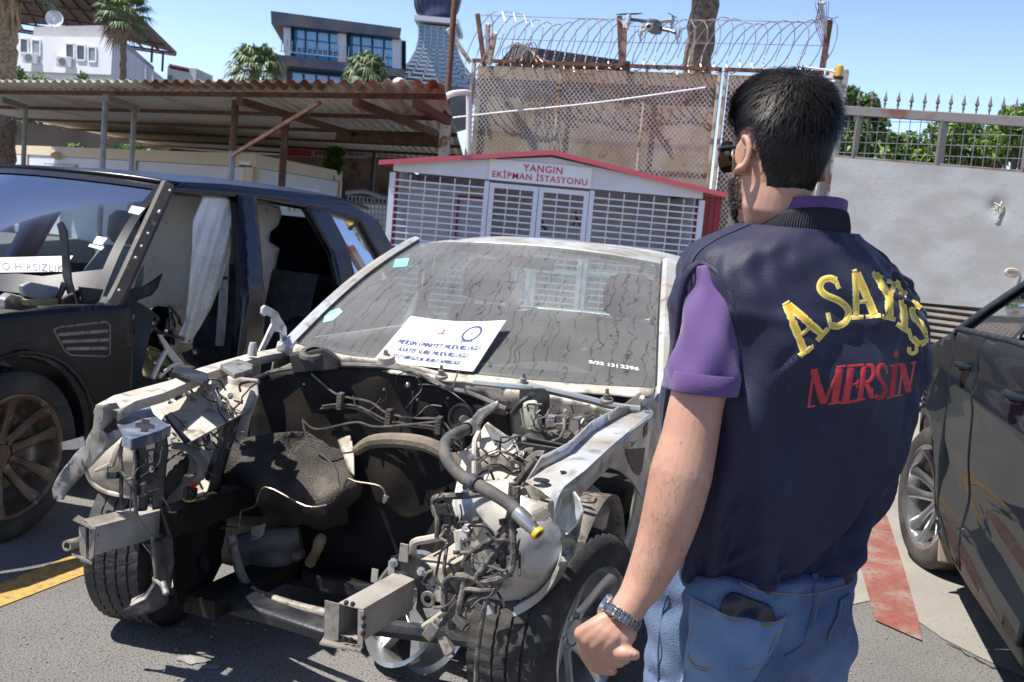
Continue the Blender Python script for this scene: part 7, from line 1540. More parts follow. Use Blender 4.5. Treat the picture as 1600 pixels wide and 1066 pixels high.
# ---------------------------------------------------------------- body: one continuous skin
mb = MB()
NT = 40
mb.loft([[tors(t, 2*pi*j/NT, .90) for j in range(NT)] for t in [3+i*.5 for i in range(27)]])
hc = P(1216, 247, 1.79)      # between the ears
hp_ = lambda f, l, u: hc + HF*f + HL*l + HU*u
sec = [(-.118,.062,-.010,.022,.02),(-.108,.080,.0,.040,.0),(-.092,.090,.030,.052,.0),(-.07,.094,.055,.061,0),(-.04,.096,.074,.066,0),(-.01,.097,.084,.070,0),(.02,.097,.093,.073,0),(.05,.097,.098,.075,0),(.075,.093,.098,.074,0),(.097,.080,.090,.066,0),(.113,.058,.072,.051,0),(.124,.032,.045,.032,0),(.128,.006,.012,.008,0)]
sec = [(z,f*.96,b*.93,w_*.83,o) for z,f,b,w_,o in sec]
def hring(z, f, b, w_, o, n=32, g=0.0):
    out = []
    for j in range(n):
        a = 2*pi*j/n; cx = cos(a); out.append(hp_((f+g)*spw(cx,.85) if cx > 0 else (b+g)*spw(cx,.9), (w_+g)*spw(sin(a),.9), z + (g if z > .1 else 0)))
    return out
mb.loft([hring(*s) for s in sec])
mb.tube([hp_(-.010,0,-.0), hp_(-.014,0,-.05), hp_(-.008,0,-.09), P(1243,352,1.81), P(1244,400,1.81)], [.053,.053,.052,.054,.060], 24, 3)
mb.tube([hp_(.09,0,.03), hp_(.112,0,-.005), hp_(.122,0,-.022), hp_(.10,0,-.03)], [.010,.012,.014,.010], 10, 3)          # nose
mb.ball(hp_(.094,0,-.062), .016, 12, 1, 1, .6); mb.ball(hp_(.092,.0,.035), .02, 12, 1.2, 1.2, .5)
for s in (1,-1):     # ears
    ec = hp_(-.004, s*.066, .0); out_ = (HL*s*.85 - HF*.52).normalized(); fw_ = (HF*.85 + HL*s*.5).normalized()
    rim = [ec + out_*(.009+.008*sin(a*.5)) + HU*.0255*cos(a) - fw_*.015*sin(a) for a in [pi*i/10 for i in range(11)]]
    mb.tube([hp_(.012,s*.058,.022)]+rim+[hp_(.012,s*.058,-.03)], [.004,.0055,.006,.006,.0055,.006,.007,.005], 8, 2)
    mb.loft([[ec + out_*(h-.008) + HU*.0235*sc*cos(a) - fw_*(.012*sc*sin(a)-.004) for a in [2*pi*i/18 for i in range(18)]] for h, sc in ((-.008,.7),(.006,.95),(.013,.95),(.016,.8))])
# left arm
arm = [P(1112,470,1.70), P(1106,520,1.67), P(1097,590,1.65), P(1088,631,1.64), P(1077,687,1.63), P(1064,740,1.62), P(1051,795,1.615), P(1033,853,1.615), P(1010,905,1.61), P(991,936,1.60), P(973,965,1.592)]
mb.tube(arm, [.038,.042,.043,.0415,.0435,.0475,.0450,.0400,.0330,.0265,.0262], 24, 4)
mb.ball(P(1090,742,1.60), .020, 12)      # point of the elbow
D1 = 1.585
hh = lambda px, py, d=0: P(px, py, D1+d)
mcp = [((944,1013),-.006),((930,1006),-.004),((918,999),.0),((908,990),.006)]
for ((x,y),d), (wx_,wy_), r in zip(mcp, ((974,978),(966,974),(958,971),(951,967)), (.0125,.0125,.012,.0115)):
    mb.tube([hh(wx_,wy_,.006), hh((wx_+x)/2,(wy_+y)/2,-.004+d), hh(x,y,d)], [.0150,.0135,r], 12, 3); mb.ball(hh(x,y,d), r*1.04, 10)
    mb.tube([hh(wx_,wy_,.018), hh((wx_+x)/2+4,(wy_+y)/2+3,.020+d), hh(x+6,y+4,.018+d)], [.015,.015,.011], 12, 2)      # palm side
mb.tube([hh(980,974,.006), hh(978,992,-.004), hh(969,1010,-.008), hh(964,1019,-.012)], [.0165,.0165,.0130,.0112], 12, 3)
fingers = [([(944,1013),(953,1023),(967,1029),(978,1031)], (-.006,-.004,.002,.006), (.0112,.0104,.0092,.0076)),
           ([(930,1006),(936,1021),(953,1033),(969,1036)], (-.004,.002,.010,.012), (.0112,.0104,.0092,.0076)),
           ([(918,999),(923,1021),(938,1037),(956,1041)], (.0,.008,.016,.016), (.0108,.0102,.0090,.0074)),
           ([(908,990),(914,1018),(926,1040),(943,1047),(958,1049)], (.006,.014,.020,.020,.018), (.0100,.0096,.0088,.0080,.0068))]
for pts, dz, r in fingers: mb.tube([hh(x,y,d) for (x,y), d in zip(pts,dz)], list(r), 12, 4); mb.ball(hh(*pts[-1],dz[-1]), r[-1]*1.0, 10); mb.ball(hh(*pts[1],dz[1]), r[1]*1.06, 10)
mb.tube([hh(963,1019,-.013), hh(974,1021,-.020), hh(985,1022,-.022), hh(993,1024,-.022)], [.0112,.0108,.0104,.0080], 12, 4); mb.ball(hh(993,1024,-.022), .0080, 10)
# right arm, carried in front of the body, and legs inside the clothes
sR = tors(5.2, pi) + V((.02,0,-.02)); eR = sR + TF*.06 - V((0,0,.27)) - TL*.0; wR = eR + TF*.20 + TL*.12 + V((0,0,.03)); mb.tube([sR+TL*.05, sR-V((0,0,.1)), eR, eR.lerp(wR,.5), wR], [.055,.052,.044,.038,.027], 16, 4)
mb.tube([wR, wR+TF*.05+TL*.04], [.032,.034], 12, 2)
for k in range(4): b0 = wR+TF*.08+TL*.06+V((0,0,.03-.02*k)); mb.tube([wR+TF*.04+TL*.04+V((0,0,.02-.013*k)), b0, b0+TL*.03-TF*.02, b0+TL*.01-TF*.045], [.011,.010,.009,.007], 8, 3)
mb.tube([wR+TF*.03+V((0,0,.02)), wR+TF*.06+TL*.01+V((0,0,.05)), wR+TF*.09+TL*.03+V((0,0,.055))], [.015,.012,.009], 8, 3)
hipc = P(1172, 985, DT); hipc = V((hipc.x, hipc.y, 0))
def leg_pts(s): 
    h = hipc + TL*s*.085; return [V((h.x,h.y,.92)), V((h.x,h.y,.78))+TL*s*.01, V((h.x,h.y,.48))+TF*.01+TL*s*.02, V((h.x,h.y,.28))+TL*s*.03, V((h.x,h.y,.09))+TL*s*.03]
for s in (1,-1): mb.tube(leg_pts(s), [.075,.075,.05,.045,.035], 16, 3)
mb.loft([[hipc + V((0,0,z)) + TL*a_*cos(t) - TF*b_*sin(t) for t in [2*pi*i/24 for i in range(24)]] for z, a_, b_ in ((.80,.13,.09),(.88,.14,.10),(.96,.13,.095),(1.04,.125,.09))])
body = mb.build('body', m_skin, MAN); remesh(body, .0030, 3, .45)
m_nail = M('nail', (.50,.29,.22), .25)
def nail(px, py, d, ax, w_=.0042, l_=.0055):
    c = hh(px,py,d); ax = V(ax).normalized(); n = (CAM-c).normalized(); n = (n - ax*n.dot(ax)).normalized(); s_ = ax.cross(n); mb = MB(); mb.grid(lambda u, v: c + ax*l_*(2*v-1)*(1-.25*(2*u-1)**2) + s_*w_*(2*u-1) + n*(.0015*(1-(2*u-1)**2)), 6, 6); mb.build('nail', m_nail, MAN, smooth=60, solid=.0006)
nail(989,1021.5,-.0308, (1,0,-.12)); nail(954,1047,.0105, (1,0,-.1), .0034, .0045)
# ---------------------------------------------------------------- eyes, glasses, beard, hair
for s in (1,-1): MB().ball(hp_(.076,s*.030,.004), .0105, 14).build('eye', m_white, MAN)
mb = MB()
for s in (1,-1):
    mb.loft([[hp_(.104-.012*abs(q)-.026*(max(0,l_)), s*(.036+.034*cos(a)*k_), .000+.027*sin(a)*k_) for a, q, l_ in [(2*pi*i/20, cos(2*pi*i/20), cos(2*pi*i/20)) for i in range(20)]] for k_ in (1.0,)] + [[hp_(.108-.012*abs(cos(a))-.026*max(0,cos(a)), s*(.036+.034*cos(a)), .000+.027*sin(a)) for a in [2*pi*i/20 for i in range(20)]]])
    mb.tube([hp_(.080,s*.060,.010), hp_(.066,s*.063,.010), hp_(.03,s*.064,.011), hp_(-.008,s*.067,.012), hp_(-.022,s*.066,-.008)], [.006,.0055,.004,.0035,.003], 8, 4)
mb.tube([hp_(.112,.008,.010), hp_(.115,0,.012), hp_(.112,-.008,.010)], .003, 6, 3); mb.build('sunglasses', M('shades', (.008,.008,.009), .08, spec=.8), MAN)
def hairline(a):     # lowest hair level by angle round the head (0 front, pi back), metres above the ear hole
    sg = a; a = abs((a+pi) % (2*pi)-pi)
    pts = [(0,.070),(.7,.066),(1.0,.035),(1.25,.020),(1.42,.034),(1.70,.036),(1.95,-.008),(2.2,-.048),(2.6,-.070),(pi,-.074)]
    for (x0,y0),(x1,y1) in zip(pts,pts[1:]):
        if a <= x1: return y0+(y1-y0)*(a-x0)/(x1-x0) + (.004*sin(a*23+sg)+.003*sin(a*41) if a > 1.5 else 0)
    return -.074
def hsurf(a, z, g):
    z = min(.1275, z)
    for s0, s1 in zip(sec, sec[1:]):
        if z <= s1[0]:
            u = (z-s0[0])/(s1[0]-s0[0]); f, b, w_ = [s0[i]+(s1[i]-s0[i])*u for i in (1,2,3)]; break
    cx = cos(a); return hp_((f+g)*spw(cx,.85) if cx > 0 else (b+g)*spw(cx,.9), (w_+g)*spw(sin(a),.9), z)
ZC = .1275
def cap(u, v, g=.005):
    a = 2*pi*u; z0 = hairline(a)+.006; q = v**.8; z = z0+(ZC-z0)*q; top = max(0,(z-.08)/.05); p = hsurf(a, z, g*(.35+.65*min(1,v*5))); return p + HU*(g*1.6*min(1,top))
mb = MB(); mb.grid(cap, 72, 28); hr = mb.build('hair', m_hair, MAN, smooth=60)
rr = random.Random(42); mb = MB(); whorl = hp_(-.055,.012,.118)
for i in range(15000):
    u = rr.random(); v = rr.random()**.75
    a = 2*pi*u
    root = cap(u, v, .006) if v > .05 else hsurf(2*pi*u, hairline(2*pi*u)+.012*rr.random()-.010*rr.random()**2, .001); n = (root-hp_(-.01,0,.02)).normalized()
    d = (root-whorl); d = d - n*d.dot(n)
    d = d.normalized() if d.length > .004 else HF
    tw = n.cross(d); d = (d + tw*.35*math.exp(-(root-whorl).length/.05) + tw*rr.gauss(0,.30)+HL*.06).normalized()
    cl = sin(a*9+v*6)*.5+sin(a*17-v*11)*.5
    low = v < .10; L_ = rr.uniform(.012,.026)*(1.25 if v > .5 else .9)*(.55 if low else 1.0); lift = (.26+.16*cl if v > .4 else .10)+rr.uniform(-.05,.08)
    if root.dot(HF)-hc.dot(HF) > .05: lift += .05
    s = n.cross(d).normalized()*rr.uniform(.00035,.0008); m1 = root+(d*.55+n*lift*.6)*L_; tip = root+(d*1.0+n*(lift*.55-.12))*L_*1.25
    mb.add([root-s, root+s, m1+s*.8, m1-s*.8, tip], [(0,1,2,3),(3,2,4)])
mb.build('strands', m_hair, hr, smooth=0, kind='stuff')
mb = MB(); rr = random.Random(43)
def beardp(): 
    a = rr.uniform(-1.45,1.45); lo = -.118+.02*abs(a); hi = -.035 if abs(a) > .5 else -.045; z = rr.uniform(lo,hi) if abs(a) < 1.2 else rr.uniform(-.085,.03); return a, z
for i in range(5200):
    a, z = beardp(); p = hsurf(a, z, -.001); n = (p-hp_(0,0,z)).normalized(); d = (n*.7-HU*.7+V((rr.gauss(0,.25),rr.gauss(0,.25),rr.gauss(0,.2)))).normalized(); s = d.orthogonal().normalized()*.0007; L_ = rr.uniform(.007,.013); mb.add([p-s,p+s,p+d*L_],[(0,1,2)])
for i in range(900):      # nape stubble
    a = pi+rr.uniform(-.95,.95); z = -.072-rr.random()**2*.026; p = hsurf(a,max(z,-.115),.0); n = (p-hp_(0,0,z)).normalized(); p = p+n*.004; d = (n*.35-HU+V((rr.gauss(0,.2),rr.gauss(0,.2),0))).normalized(); s = d.orthogonal().normalized()*.0004; mb.add([p-s,p+s,p+d*.006],[(0,1,2)])
m_beard = M('beard_hair', (.010,.008,.007), .75)
bg_ = MB(); bg_.grid(lambda u, v: hsurf(-1.5+3.0*u, -.112+(.074+.05*abs(2*u-1)**3)*v, -.0005), 40, 12); bd = bg_.build('beard', m_beard, MAN, smooth=60)
mb.build('beard_strands', m_beard, bd, smooth=0, kind='stuff')
# arm hair
bvh = BVHTree.FromPolygons([v.co+MAN.location for v in body.data.vertices], [tuple(p.vertices) for p in body.data.polygons])
def hit(bv, px, py):
    d = ray(px,py).normalized(); r = bv.ray_cast(CAM, d); return (r[0], r[1]) if r[0] is not None else (None, None)
mb = MB(); ax_ = [(1089,631),(1077,687),(1062,744),(1050,801),(1032,858),(1008,915)]
for i in range(420):
    u = rr.random()*4.99; k = int(u); f = u-k; x = ax_[k][0]+(ax_[k+1][0]-ax_[k][0])*f + rr.uniform(-48,44); y = ax_[k][1]+(ax_[k+1][1]-ax_[k][1])*f
    p, n = hit(bvh, x, y)
    if p is None or p.y > 1.75 or (k < 2 and rr.random() < .7): continue
    d = (arm[min(10,k+5)]-arm[min(9,k+4)]).normalized(); d = (d + n*.35 + V((rr.gauss(0,.35),rr.gauss(0,.35),rr.gauss(0,.35)))).normalized(); s = d.cross(n).normalized()*.00016; mb.add([p-s,p+s,p+d*rr.uniform(.006,.014)],[(0,1,2)])
mb.build('arm_hair', M('arm_hair_brown', (.05,.03,.02), .7), MAN, smooth=0)
# ---------------------------------------------------------------- vest
_cr = random.Random(77); CREASES = []
for _k in range(64):      # short soft creases, mostly by the armholes, the waist and over the hem
    _a = _cr.choice((0,0,1,2)); _s, _v = ((_cr.uniform(.6,1.5), _cr.uniform(.12,.5)) if _a == 0 else (_cr.uniform(-1.2,1.3), _cr.uniform(.55,.95)) if _a == 1 else (_cr.uniform(-.8,.9), _cr.uniform(.25,.6)))
    _t = _cr.uniform(-.9,.9); _l = _cr.uniform(.06,.16); CREASES.append((_s,_v,_s-sin(_t)*_l*4,_v+cos(_t)*_l*_cr.choice((-1,1)),_cr.uniform(.005,.012),_cr.choice((-1,1,1))*_cr.uniform(.004,.010)))
CREASES += [(1.3,.55,.35,.93,.016,.016),(1.0,.62,.2,.80,.014,-.010),(1.35,.42,.75,.70,.012,.010),(-.2,.95,.25,.72,.016,.013),(-.9,.93,-.3,.74,.014,.012),(-.55,.97,-.05,.86,.012,.010),(.75,.97,.55,.80,.014,.012),(.1,.40,.05,.58,.012,.006),(-.5,.42,-.45,.60,.012,.006),(1.2,.16,.7,.30,.012,.006)]
def vest(u, v):
    t = 1.5 + v*14.5; th = 2*pi*u; p = tors(t, th, 1.0, 0.0); c, a, b = ring_at(interp_rows(t))
    n = (TL*cos(th)/a - TF*sin(th)/b).normalized()
    # cloth: soft vertical gathers above the hem, diagonal drags from the armholes, small shoulder puckers
    s = th - pi/2                     # 0 at the spine
    low = max(0,(v-.62)/.38); gat = .008*low*(sin(s*7+v*4)+.6*sin(s*13-v*7)+.4*sin(s*21+2))
    dr = .007*math.exp(-((v-.52)/.25)**2)*(sin(9*s+15*v)*.6+sin(5*s-22*v)*.6)
    fold = .016*math.exp(-(((s-.75)+(v-.62)*1.1)/.09)**2)*max(0,min(1,(v-.35)*4)) + .012*math.exp(-(((s-.38)-(v-.8)*1.3)/.08)**2)*max(0,min(1,(v-.5)*4)) - .010*math.exp(-(((s-.55)+(v-.6)*.9)/.07)**2)*max(0,min(1,(v-.4)*4)) + .012*math.exp(-(((s+.45)-(v-.75)*1.2)/.10)**2)*max(0,min(1,(v-.45)*4))
    pk = .0022*math.exp(-((v-.22)/.14)**2)*(sin(s*11+31*v)+.7*sin(s*23-17*v))
    yoke = .004*math.exp(-((v-.36)/.02)**2)
    blouse = .010*math.exp(-((v-.93)/.05)**2) - .020*max(0,(v-.965)/.035)
    sh = -.010*math.exp(-((abs(s)-pi/2)/.35)**2)*max(0,.5-v)
    cr = 0.0
    for (s1,v1,s2,v2,w1,am) in CREASES:
        dx, dy = (s2-s1)*.2, (v2-v1)*.6; ll = dx*dx+dy*dy; tt = ((s-s1)*.2*dx+(v-v1)*.6*dy)/ll; tt = min(1,max(0,tt)); ex, ey = (s-s1)*.2-dx*tt, (v-v1)*.6-dy*tt
        cr += am*math.exp(-(ex*ex+ey*ey)/(w1*w1))*sin(pi*min(1,max(.08,tt)))
    return p + n*(gat*1.9+dr*1.4+fold+pk+yoke+blouse+sh+cr+.004)
mb = MB(); mb.grid(vest, 220, 170); vo = mb.build('vest', m_vest, MAN, smooth=180, solid=.002, offset=-1)
vb = BVHTree.FromPolygons(mb.v, mb.f)
# ribbed hem and collar
def band(name, base, nrm_fn, n=260, rows=6, rib=.0022, mat=m_rib):
    mb = MB(); vs = []
    for j in range(rows+1):
        for i in range(n):
            p, o = base(i/n, j/rows); vs.append(p + o*(rib*(1 if (i//1) % 2 else -1)*.5))
    mb.add(vs, [(j*n+i, j*n+(i+1) % n, (j+1)*n+(i+1) % n, (j+1)*n+i) for j in range(rows) for i in range(n)]); return mb.build(name, mat, MAN, smooth=25, solid=.003)
def hemb(u, w_):
    p = vest(u, .985); c, a, b = ring_at(ROWS[-1]); th = 2*pi*u; n = (TL*cos(th)/a - TF*sin(th)/b).normalized(); return p - V((0,0,.034*w_)) + n*(.004*sin(pi*w_)-.004), n
band('rib_hem', hemb, None, 420)
cc = P(1249,356,1.785); cb = P(1256,322,1.785)
def colb(u, w_):
    th = 2*pi*u; n = (TL*cos(th) - TF*sin(th)); r = .082-.008*w_; back = max(0,sin(th)); c = cc.lerp(cb,w_*1.25-.5)
    p = c + TL*r*1.0*cos(th) - TF*(r*.92)*sin(th); p.z += -.014*(1-sin(th)) + .004*back*w_ + .004 ; return p + n*.004*sin(pi*w_), n
band('rib_collar', colb, None, 240, 6, .0016)
def polc(u, w_):
    th = 2*pi*u; n = (TL*cos(th) - TF*sin(th)); r = .072-.003*w_; c = cc.lerp(cb, .4+.85*w_); p = c + TL*r*cos(th) - TF*(r*.95)*sin(th); p.z += -.016*(1-sin(th))+.008; return p, n
mb = MB(); mb.grid(lambda u, v: polc(u, v)[0], 60, 5); po = mb.build('polo_collar', m_polo, MAN, smooth=60, solid=.003)
# armhole piping and sleeve
def slv(t):
    i = min(9,int(t)); return arm[i].lerp(arm[i+1], t-i)
mb = MB(); sh0 = P(1140,432,1.70)
sl = [(P(1104,414,1.695),.016,0),(P(1109,452,1.69),.028,0),(P(1109,495,1.672),.0425,0),(P(1105,545,1.655),.0495,0),(P(1100,585,1.648),.0545,0),(P(1097,612,1.646),.0565,0)]
rings = []
path = smooth_path([s_[0] for s_ in sl], 6)
for i, p in enumerate(path):
    d = (path[min(i+1,len(path)-1)]-path[max(0,i-1)]).normalized(); r = sl[min(5,i//6)][1]+(sl[min(5,i//6+1)][1]-sl[min(5,i//6)][1])*((i % 6)/6); x = d.cross(V((0,1,0))).normalized(); y = d.cross(x)
    rings.append([p + (x*cos(t)*1.0 + y*sin(t)*1.05)*(r+.0028*sin(3*t+i*.5)+.002*sin(5*t-i*.33)) for t in [2*pi*j/40 for j in range(40)]])
mb.loft(rings, cap=(False,False)); so = mb.build('polo_sleeve', m_polo, MAN, smooth=80, solid=.0025)
mb = MB(); q = rings[-1]; c_ = path[-1]; dn = (path[-1]-path[-2]).normalized()
mb.loft([[p+(p-c_).normalized()*o+dn*h for p in q] for o, h in ((.0012,-.030),(.0028,-.028),(.0032,-.002),(.0012,.001),(-.004,.0))], cap=(False,False)); mb.build('sleeve_hem', m_polo, so, smooth=60)
arm_hole = [(1056,540),(1060,490),(1068,445),(1082,420),(1100,413),(1120,426),(1137,453),(1149,492),(1155,540),(1157,600),(1152,645)]
mb = MB()
hp2 = []
for i, (x, y) in enumerate(arm_hole):
    p, n = hit(vb, x, y); 
    if p is None: p = P(x, y, 1.68); n = V((0,-1,0))
    hp2.append(p+n*.004 if i > 4 else P(x,y,1.69))
mb.tube(hp2, [.004,.006,.007,.007,.007,.007,.006,.006,.005,.005,.004], 10, 5); mb.build('armhole_piping', m_vest, vo)
mb = MB()       # lower front edge of the armhole hanging open
fl = [[P(1068,438,1.70),P(1058,490,1.71),P(1052,550,1.72),P(1040,620,1.72),P(1032,700,1.73)],[P(1092,450,1.74),P(1090,500,1.75),P(1086,560,1.75),P(1080,620,1.75),P(1075,690,1.75)]]
mb.loft([smooth_path(a, 5) for a in fl], close=False); mb.build('front_edge', m_vest, vo, smooth=60, solid=.004)
# ---------------------------------------------------------------- embroidered lettering, laid on the cloth
m_yb = M('thread_yellow', (.74,.62,.20), .55, bump=.12, bs=700); m_yt = M('thread_gold', (.62,.40,.03), .45, c2=(.70,.50,.08), s2=90, bump=.15, bs=500); m_rt = M('thread_red', (.42,.012,.02), .45, c2=(.50,.03,.035), s2=80, bump=.12, bs=500); m_re = M('thread_red_edge', (.55,.05,.05), .5)
Zp = lambda a, b: (1150+a/3.2303, 370+b/3.2303)
def ribbon(mb, pts, w_, off, taper=1.0, sub=5):
    p2 = smooth_path([V((x,y,0)) for x, y in pts], sub) if len(pts) > 2 else [V((*pts[0],0)).lerp(V((*pts[1],0)), i/8) for i in range(9)]
    m = max(2, int(w_/7)); vs = []; ok = True
    for i, p in enumerate(p2):
        d = (p2[min(i+1,len(p2)-1)]-p2[max(i-1,0)]).normalized(); n = V((-d.y,d.x,0))
        for j in range(m+1):
            q = p + n*w_*(j/m-.5); h_, nn = hit(vb, *Zp(q.x,q.y))
            if h_ is None: h_, nn = (vs[-1] if vs else P(*Zp(q.x,q.y),1.66)), V((0,0,0))
            if nn.dot(h_-CAM) > 0: nn = -nn
            e = abs(j/m-.5)*2; vs.append(h_ + nn*(off*(1-.25*e**6)))
    mb.add(vs, [(i*(m+1)+j,i*(m+1)+j+1,(i+1)*(m+1)+j+1,(i+1)*(m+1)+j) for i in range(len(p2)-1) for j in range(m)])
yel = {'A': [([(252,345),(347,590)],42),([(262,348),(425,488)],42),([(322,500),(385,440)],20),([(318,602),(384,552)],24),([(402,526),(460,462)],24),([(236,350),(268,330)],20)],
 'S': [([(516,264),(492,205)],22),([(500,225),(470,212),(432,225),(420,262),(448,296),(515,324),(560,366),(556,422),(515,450),(478,448)],36),([(458,385),(474,462)],22)],
 'A.': [([(597,185),(602,398)],34),([(604,186),(696,396)],44),([(604,332),(660,326)],20),([(578,412),(638,407)],22),([(650,408),(728,400)],22),([(584,180),(606,172)],18)],
 'Y': [([(698,190),(768,305)],40),([(800,240),(772,305)],30),([(768,296),(772,404)],40),([(682,180),(736,212)],20),([(756,224),(828,250)],20),([(734,404),(800,420)],22)],
 'İ': [([(834,268),(846,462)],40),([(806,246),(858,292)],22),([(806,440),(862,478)],22),([(800,226),(820,240)],26)],
 'Ş': [([(880,326),(936,358)],20),([(930,358),(904,348),(886,372),(896,412),(936,452),(956,496),(946,532),(914,536),(886,510)],34),([(864,462),(882,520)],20),([(916,540),(908,556),(908,576),(886,588),(868,576),(872,556)],20)]}
red = {'M': [([(388,676),(366,852)],12),([(388,672),(442,836)],36),([(518,664),(444,838)],13),([(520,664),(494,836)],36),([(358,858),(398,852)],9),([(462,842),(524,834)],9),([(374,674),(408,668)],9),([(504,660),(548,654)],9)],
 'E': [([(578,662),(548,830)],36),([(556,656),(640,648)],13),([(566,748),(612,740)],12),([(524,838),(612,826)],14),([(634,650),(628,700)],9),([(608,828),(624,784)],9),([(612,722),(606,764)],8)],
 'R': [([(644,652),(622,818)],26),([(652,652),(682,654),(690,690),(676,724),(648,738)],18),([(654,738),(684,810)],24),([(598,828),(646,816)],9),([(676,812),(700,806)],9)],
 'S': [([(757,694),(752,652)],9),([(752,662),(730,646),(712,672),(718,714),(744,750),(746,788),(722,812),(694,800)],20),([(684,764),(686,812)],9)],
 'İ': [([(797,648),(781,806)],26),([(768,652),(822,640)],9),([(754,814),(808,800)],9),([(801,576),(802,608)],20)],
 'N': [([(838,642),(816,798)],10),([(832,640),(868,782)],30),([(897,636),(866,784)],10),([(800,804),(832,798)],8),([(878,638),(908,630)],8),([(816,644),(842,638)],8)]}
for d_, m0, m1, grow in ((yel, m_yb, m_yt, 9), (red, m_re, m_rt, 3)):
    for L_, st in d_.items():
        a = MB(); b = MB()
        for pts, w_ in st: ribbon(a, pts, w_, .0027); 
        for pts, w_ in st:
            if w_ > 11: ribbon(b, pts, w_-grow-(4 if d_ is yel else 1), .0032)
        lo_ = a.build('embroidered_letter', m0, vo, smooth=80); b.build('satin_fill', m1, lo_, smooth=80)
# ---------------------------------------------------------------- jeans
m_jean = M('denim', (.055,.098,.195), .9, c2=(.14,.205,.325), s2=7, k2=(.42,.68), c3=(.022,.045,.115), s3=14, k3=(.56,.76), bump=.5, bs=420, sheen=.1)
HR = [(872,1036,1330,.74),(905,1018,1326,.76),(945,1012,1329,.82),(985,1011,1327,.84),(1020,1012,1316,.84),(1055,1016,1302,.80),(1085,1022,1290,.78)]
mb = MB()
def hr_ring(row, k=1.0):
    py, xl, xr, r = row; c = P((xl+xr)/2, py, DT-.005); wv = (xr-xl)/2/FPX*DT; a = wv/sqrt(cw_*cw_+(r*sw_n)**2)*k; out = []
    for j in range(56):
        t = 2*pi*j/56; cl = 0 if row[0] < 940 else -.016*math.exp(-((t-pi/2)/.22)**2)*min(1,(row[0]-940)/60); n = TL*cos(t)*a*(1) - TF*sin(t)*a*r
        bt = .012*min(1,max(0,(row[0]-930)/50))*(math.exp(-((t-pi/2-.55)/.35)**2)+math.exp(-((t-pi/2+.55)/.35)**2)) if row[0] < 1075 else 0
        out.append(c + TL*a*spw(cos(t),.85) - TF*(a*r*spw(sin(t),.85)+(cl+bt)))
    return out
mb.loft([hr_ring(r) for r in HR])
lz = hr_ring(HR[-1]); hcx = sum(lz, V((0,0,0)))/len(lz)
for s in (1,-1):
    h = hcx + TL*s*.082; mb.tube([h+V((0,0,.03)), V((h.x,h.y,.70))+TL*s*.005, V((h.x,h.y,.50))+TF*.015+TL*s*.015, V((h.x,h.y,.28))+TL*s*.025, V((h.x,h.y,.07))+TL*s*.03], [.098,.092,.070,.062,.060], 24, 4)
jn = mb.build('jeans', m_jean, MAN); remesh(jn, .006, 6, .5)
jm = [v.co.copy() for v in jn.data.vertices]
for v in jn.data.vertices:
    p = v.co; n = v.normal; v.co = p + n*(.0026*sin(p.z*70+p.x*45+sin(p.x*30)*1.5)+.0024*sin(p.z*38-p.x*60+p.y*20)+.0016*sin(p.z*120-p.x*95+sin(p.z*25)*2))
jb = BVHTree.FromPolygons([v.co+MAN.location for v in jn.data.vertices], [tuple(p.vertices) for p in jn.data.polygons])
Zj = lambda a, b: (880+a/3.478, 900+b/3.478)
def onj(a, b, o=.003):
    x, y = Zj(a,b); h_, n = hit(jb, x, y)
    if h_ is None: h_ = P(x,y,1.68); n = V((0,-1,0))
    if n.dot(h_-CAM) > 0: n = -n
    return h_ + n*o
import mathutils.geometry as _mg
def patch(name, poly, o, mat, par, st=20, solid=.0025):
    co = []; n = len(poly)
    for i in range(n):
        a, b = V(poly[i]), V(poly[(i+1) % n]); k = max(1,int((b-a).length/st)); co += [a.lerp(b,q/k) for q in range(k)]
    nb = len(co); xs = [c.x for c in co]; ys = [c.y for c in co]
    def inp(x, y):
        c = False; j = n-1
        for i in range(n):
            if (poly[i][1] > y) != (poly[j][1] > y) and x < (poly[j][0]-poly[i][0])*(y-poly[i][1])/(poly[j][1]-poly[i][1])+poly[i][0]: c = not c
            j = i
        return c
    y = min(ys)+st/2
    while y < max(ys):
        x = min(xs)+st/2
        while x < max(xs):
            if inp(x,y) and min((V((x,y))-c).length for c in co[:nb]) > st*.5: co.append(V((x,y)))
            x += st
        y += st
    r = _mg.delaunay_2d_cdt([V((c.x,c.y)) for c in co], [(i,(i+1) % nb) for i in range(nb)], [], 1, .01); mb = MB(); mb.add([onj(c.x,c.y,o) for c in r[0]], r[2]); return mb.build(name, mat, par, smooth=80, solid=solid, offset=0)
m_jean2 = M('denim_pocket', (.10,.165,.295), .9, c2=(.175,.255,.385), s2=6, k2=(.4,.66), c3=(.04,.08,.18), s3=14, k3=(.6,.8), bump=.35, bs=500)
pk = patch('back_pocket', [(704,108),(780,150),(870,196),(960,232),(1060,246),(1150,238),(1210,212),(1180,290),(1110,420),(1040,540),(960,640),(640,640),(662,500),(690,300)], .0062, m_jean2, jn)
m_st = M('stitch', (.22,.17,.13), .8)
def stitch(l, r=.0009, o=.0078, par=pk, mat=m_st, name='stitching'): return MB().tube([onj(a,b,o) for a, b in l], r, 5, 4).build(name, mat, par)
stitch([(712,125),(790,168),(880,212),(970,246),(1060,258),(1140,250),(1200,226)], .0012)
stitch([(714,140),(792,182),(880,224),(970,258),(1060,270),(1135,262),(1190,240)])
stitch([(722,130),(708,300),(680,500),(655,620)]); stitch([(1196,225),(1160,300),(1095,420),(1030,530)]); stitch([(690,400),(705,440),(740,475),(800,492),(905,488)], .0013); stitch([(692,425),(712,462),(745,492),(800,508),(900,505)], .0011); stitch([(900,532),(960,510),(1020,490),(1075,455)], .0012)
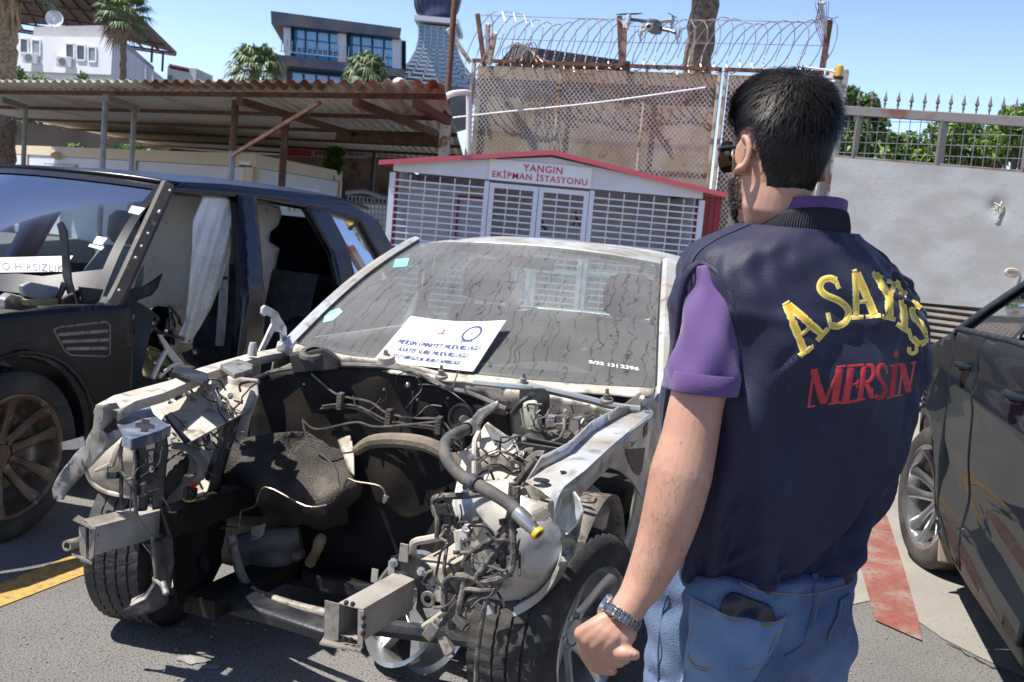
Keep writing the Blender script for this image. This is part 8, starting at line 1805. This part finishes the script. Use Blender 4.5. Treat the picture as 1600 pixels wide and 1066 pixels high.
stitch([(1360,40),(1362,120),(1352,210),(1325,300),(1290,380),(1200,440)], .0016, .002, jn, m_jean, 'seat_seam'); stitch([(1372,60),(1374,130),(1364,215),(1338,300)], .0009, .003, jn); stitch([(960,45),(1050,78),(1180,98),(1300,98),(1420,82),(1540,48)], .0012, .003, jn); stitch([(570,100),(545,200),(525,330),(520,480),(515,570)], .0018, .002, jn, m_jean, 'side_seam')
patch('back_pocket', [(1500,125),(1548,95),(1556,180),(1545,270),(1500,330),(1430,350),(1440,300),(1480,220)], .003, m_jean, jn, 24)
stitch([(1500,130),(1482,220),(1445,300),(1432,345)], .001, .005, jn)
bl_ = MB(); bl_.plate([onj(1345,0,.004),onj(1382,0,.004),onj(1380,95,.005),onj(1352,95,.005)], .004); bl_.build('belt_loop', m_jean, jn, smooth=0, bevel=.001)
for s in (1,-1):
    f0 = V((hcx.x,hcx.y,0)) + TL*s*.112; mb = MB(); mb.loft([[f0 + TF*(x) + TL*s*.0 + TL*w_*cos(t) + V((0,0,h*.5*(1+sin(t)))) for t in [2*pi*i/16 for i in range(16)]] for x, w_, h in ((-.10,.015,.05),(-.09,.034,.085),(-.02,.040,.10),(.06,.045,.075),(.13,.045,.06),(.17,.03,.045),(.18,.01,.02))]); mb.build('shoe', m_black, MAN, smooth=50)
# watch
wc = P(972,963,1.594); wax = (arm[-1]-arm[-3]).normalized(); wx = (V((-.90,.36,.30)) - wax*V((-.90,.36,.30)).dot(wax)).normalized(); wy = wax.cross(wx)
mb = MB(); nL = 30
for k in range(nL):
    a = 2*pi*k/nL
    if abs((a+pi) % (2*pi)-pi) < .42: continue
    d = wx*cos(a)+wy*sin(a); t = wy*cos(a)-wx*sin(a)
    for q, wd in ((-.0062,.0020),(0,.0038),(.0062,.0020)): mb.obox(wc + d*(.0295 if q else .0301) + wax*q, t*.0027, wax*wd, d*.0015)
wt = mb.build('watch', M('watch_steel', (.30,.31,.30), .28, .9, c2=(.18,.19,.18), s2=90), MAN, smooth=0, bevel=.0006)
mb = MB(); mb.lathe([(.001,-.002),(.016,-.002),(.0182,.001),(.0182,.005),(.0160,.0075),(.015,.007)], wc+wx*.028, wx, 32); mb.lathe([(.001,.003),(.0035,.003),(.0035,-.001)], wc+wx*.030+wax.cross(wx)*.019, wax.cross(wx), 10); wcs = mb.build('watch_case', M('watch_case_steel', (.6,.6,.6), .2, .95), wt)
MB().lathe([(.001,.0072),(.015,.007)], wc+wx*.028, wx, 28).build('watch_face', M('watch_white', (.5,.51,.51), .3), wcs, smooth=0)
# phone in the back pocket: rests in the cloth, a thing of its own
po = patch('phone', [(852,215),(856,170),(866,130),(882,104),(902,92),(930,90),(1000,112),(1090,145),(1120,160),(1134,185),(1141,215),(1143,262),(1060,276),(960,262),(880,232)], .0030, M('phone_black', (.010,.010,.011), .35), None, 14, .008)
c0 = onj(1000,180); po.location = c0
for v in po.data.vertices: v.co -= c0
tag(po, 'black phone sticking out of the back pocket of the jeans', 'phone')
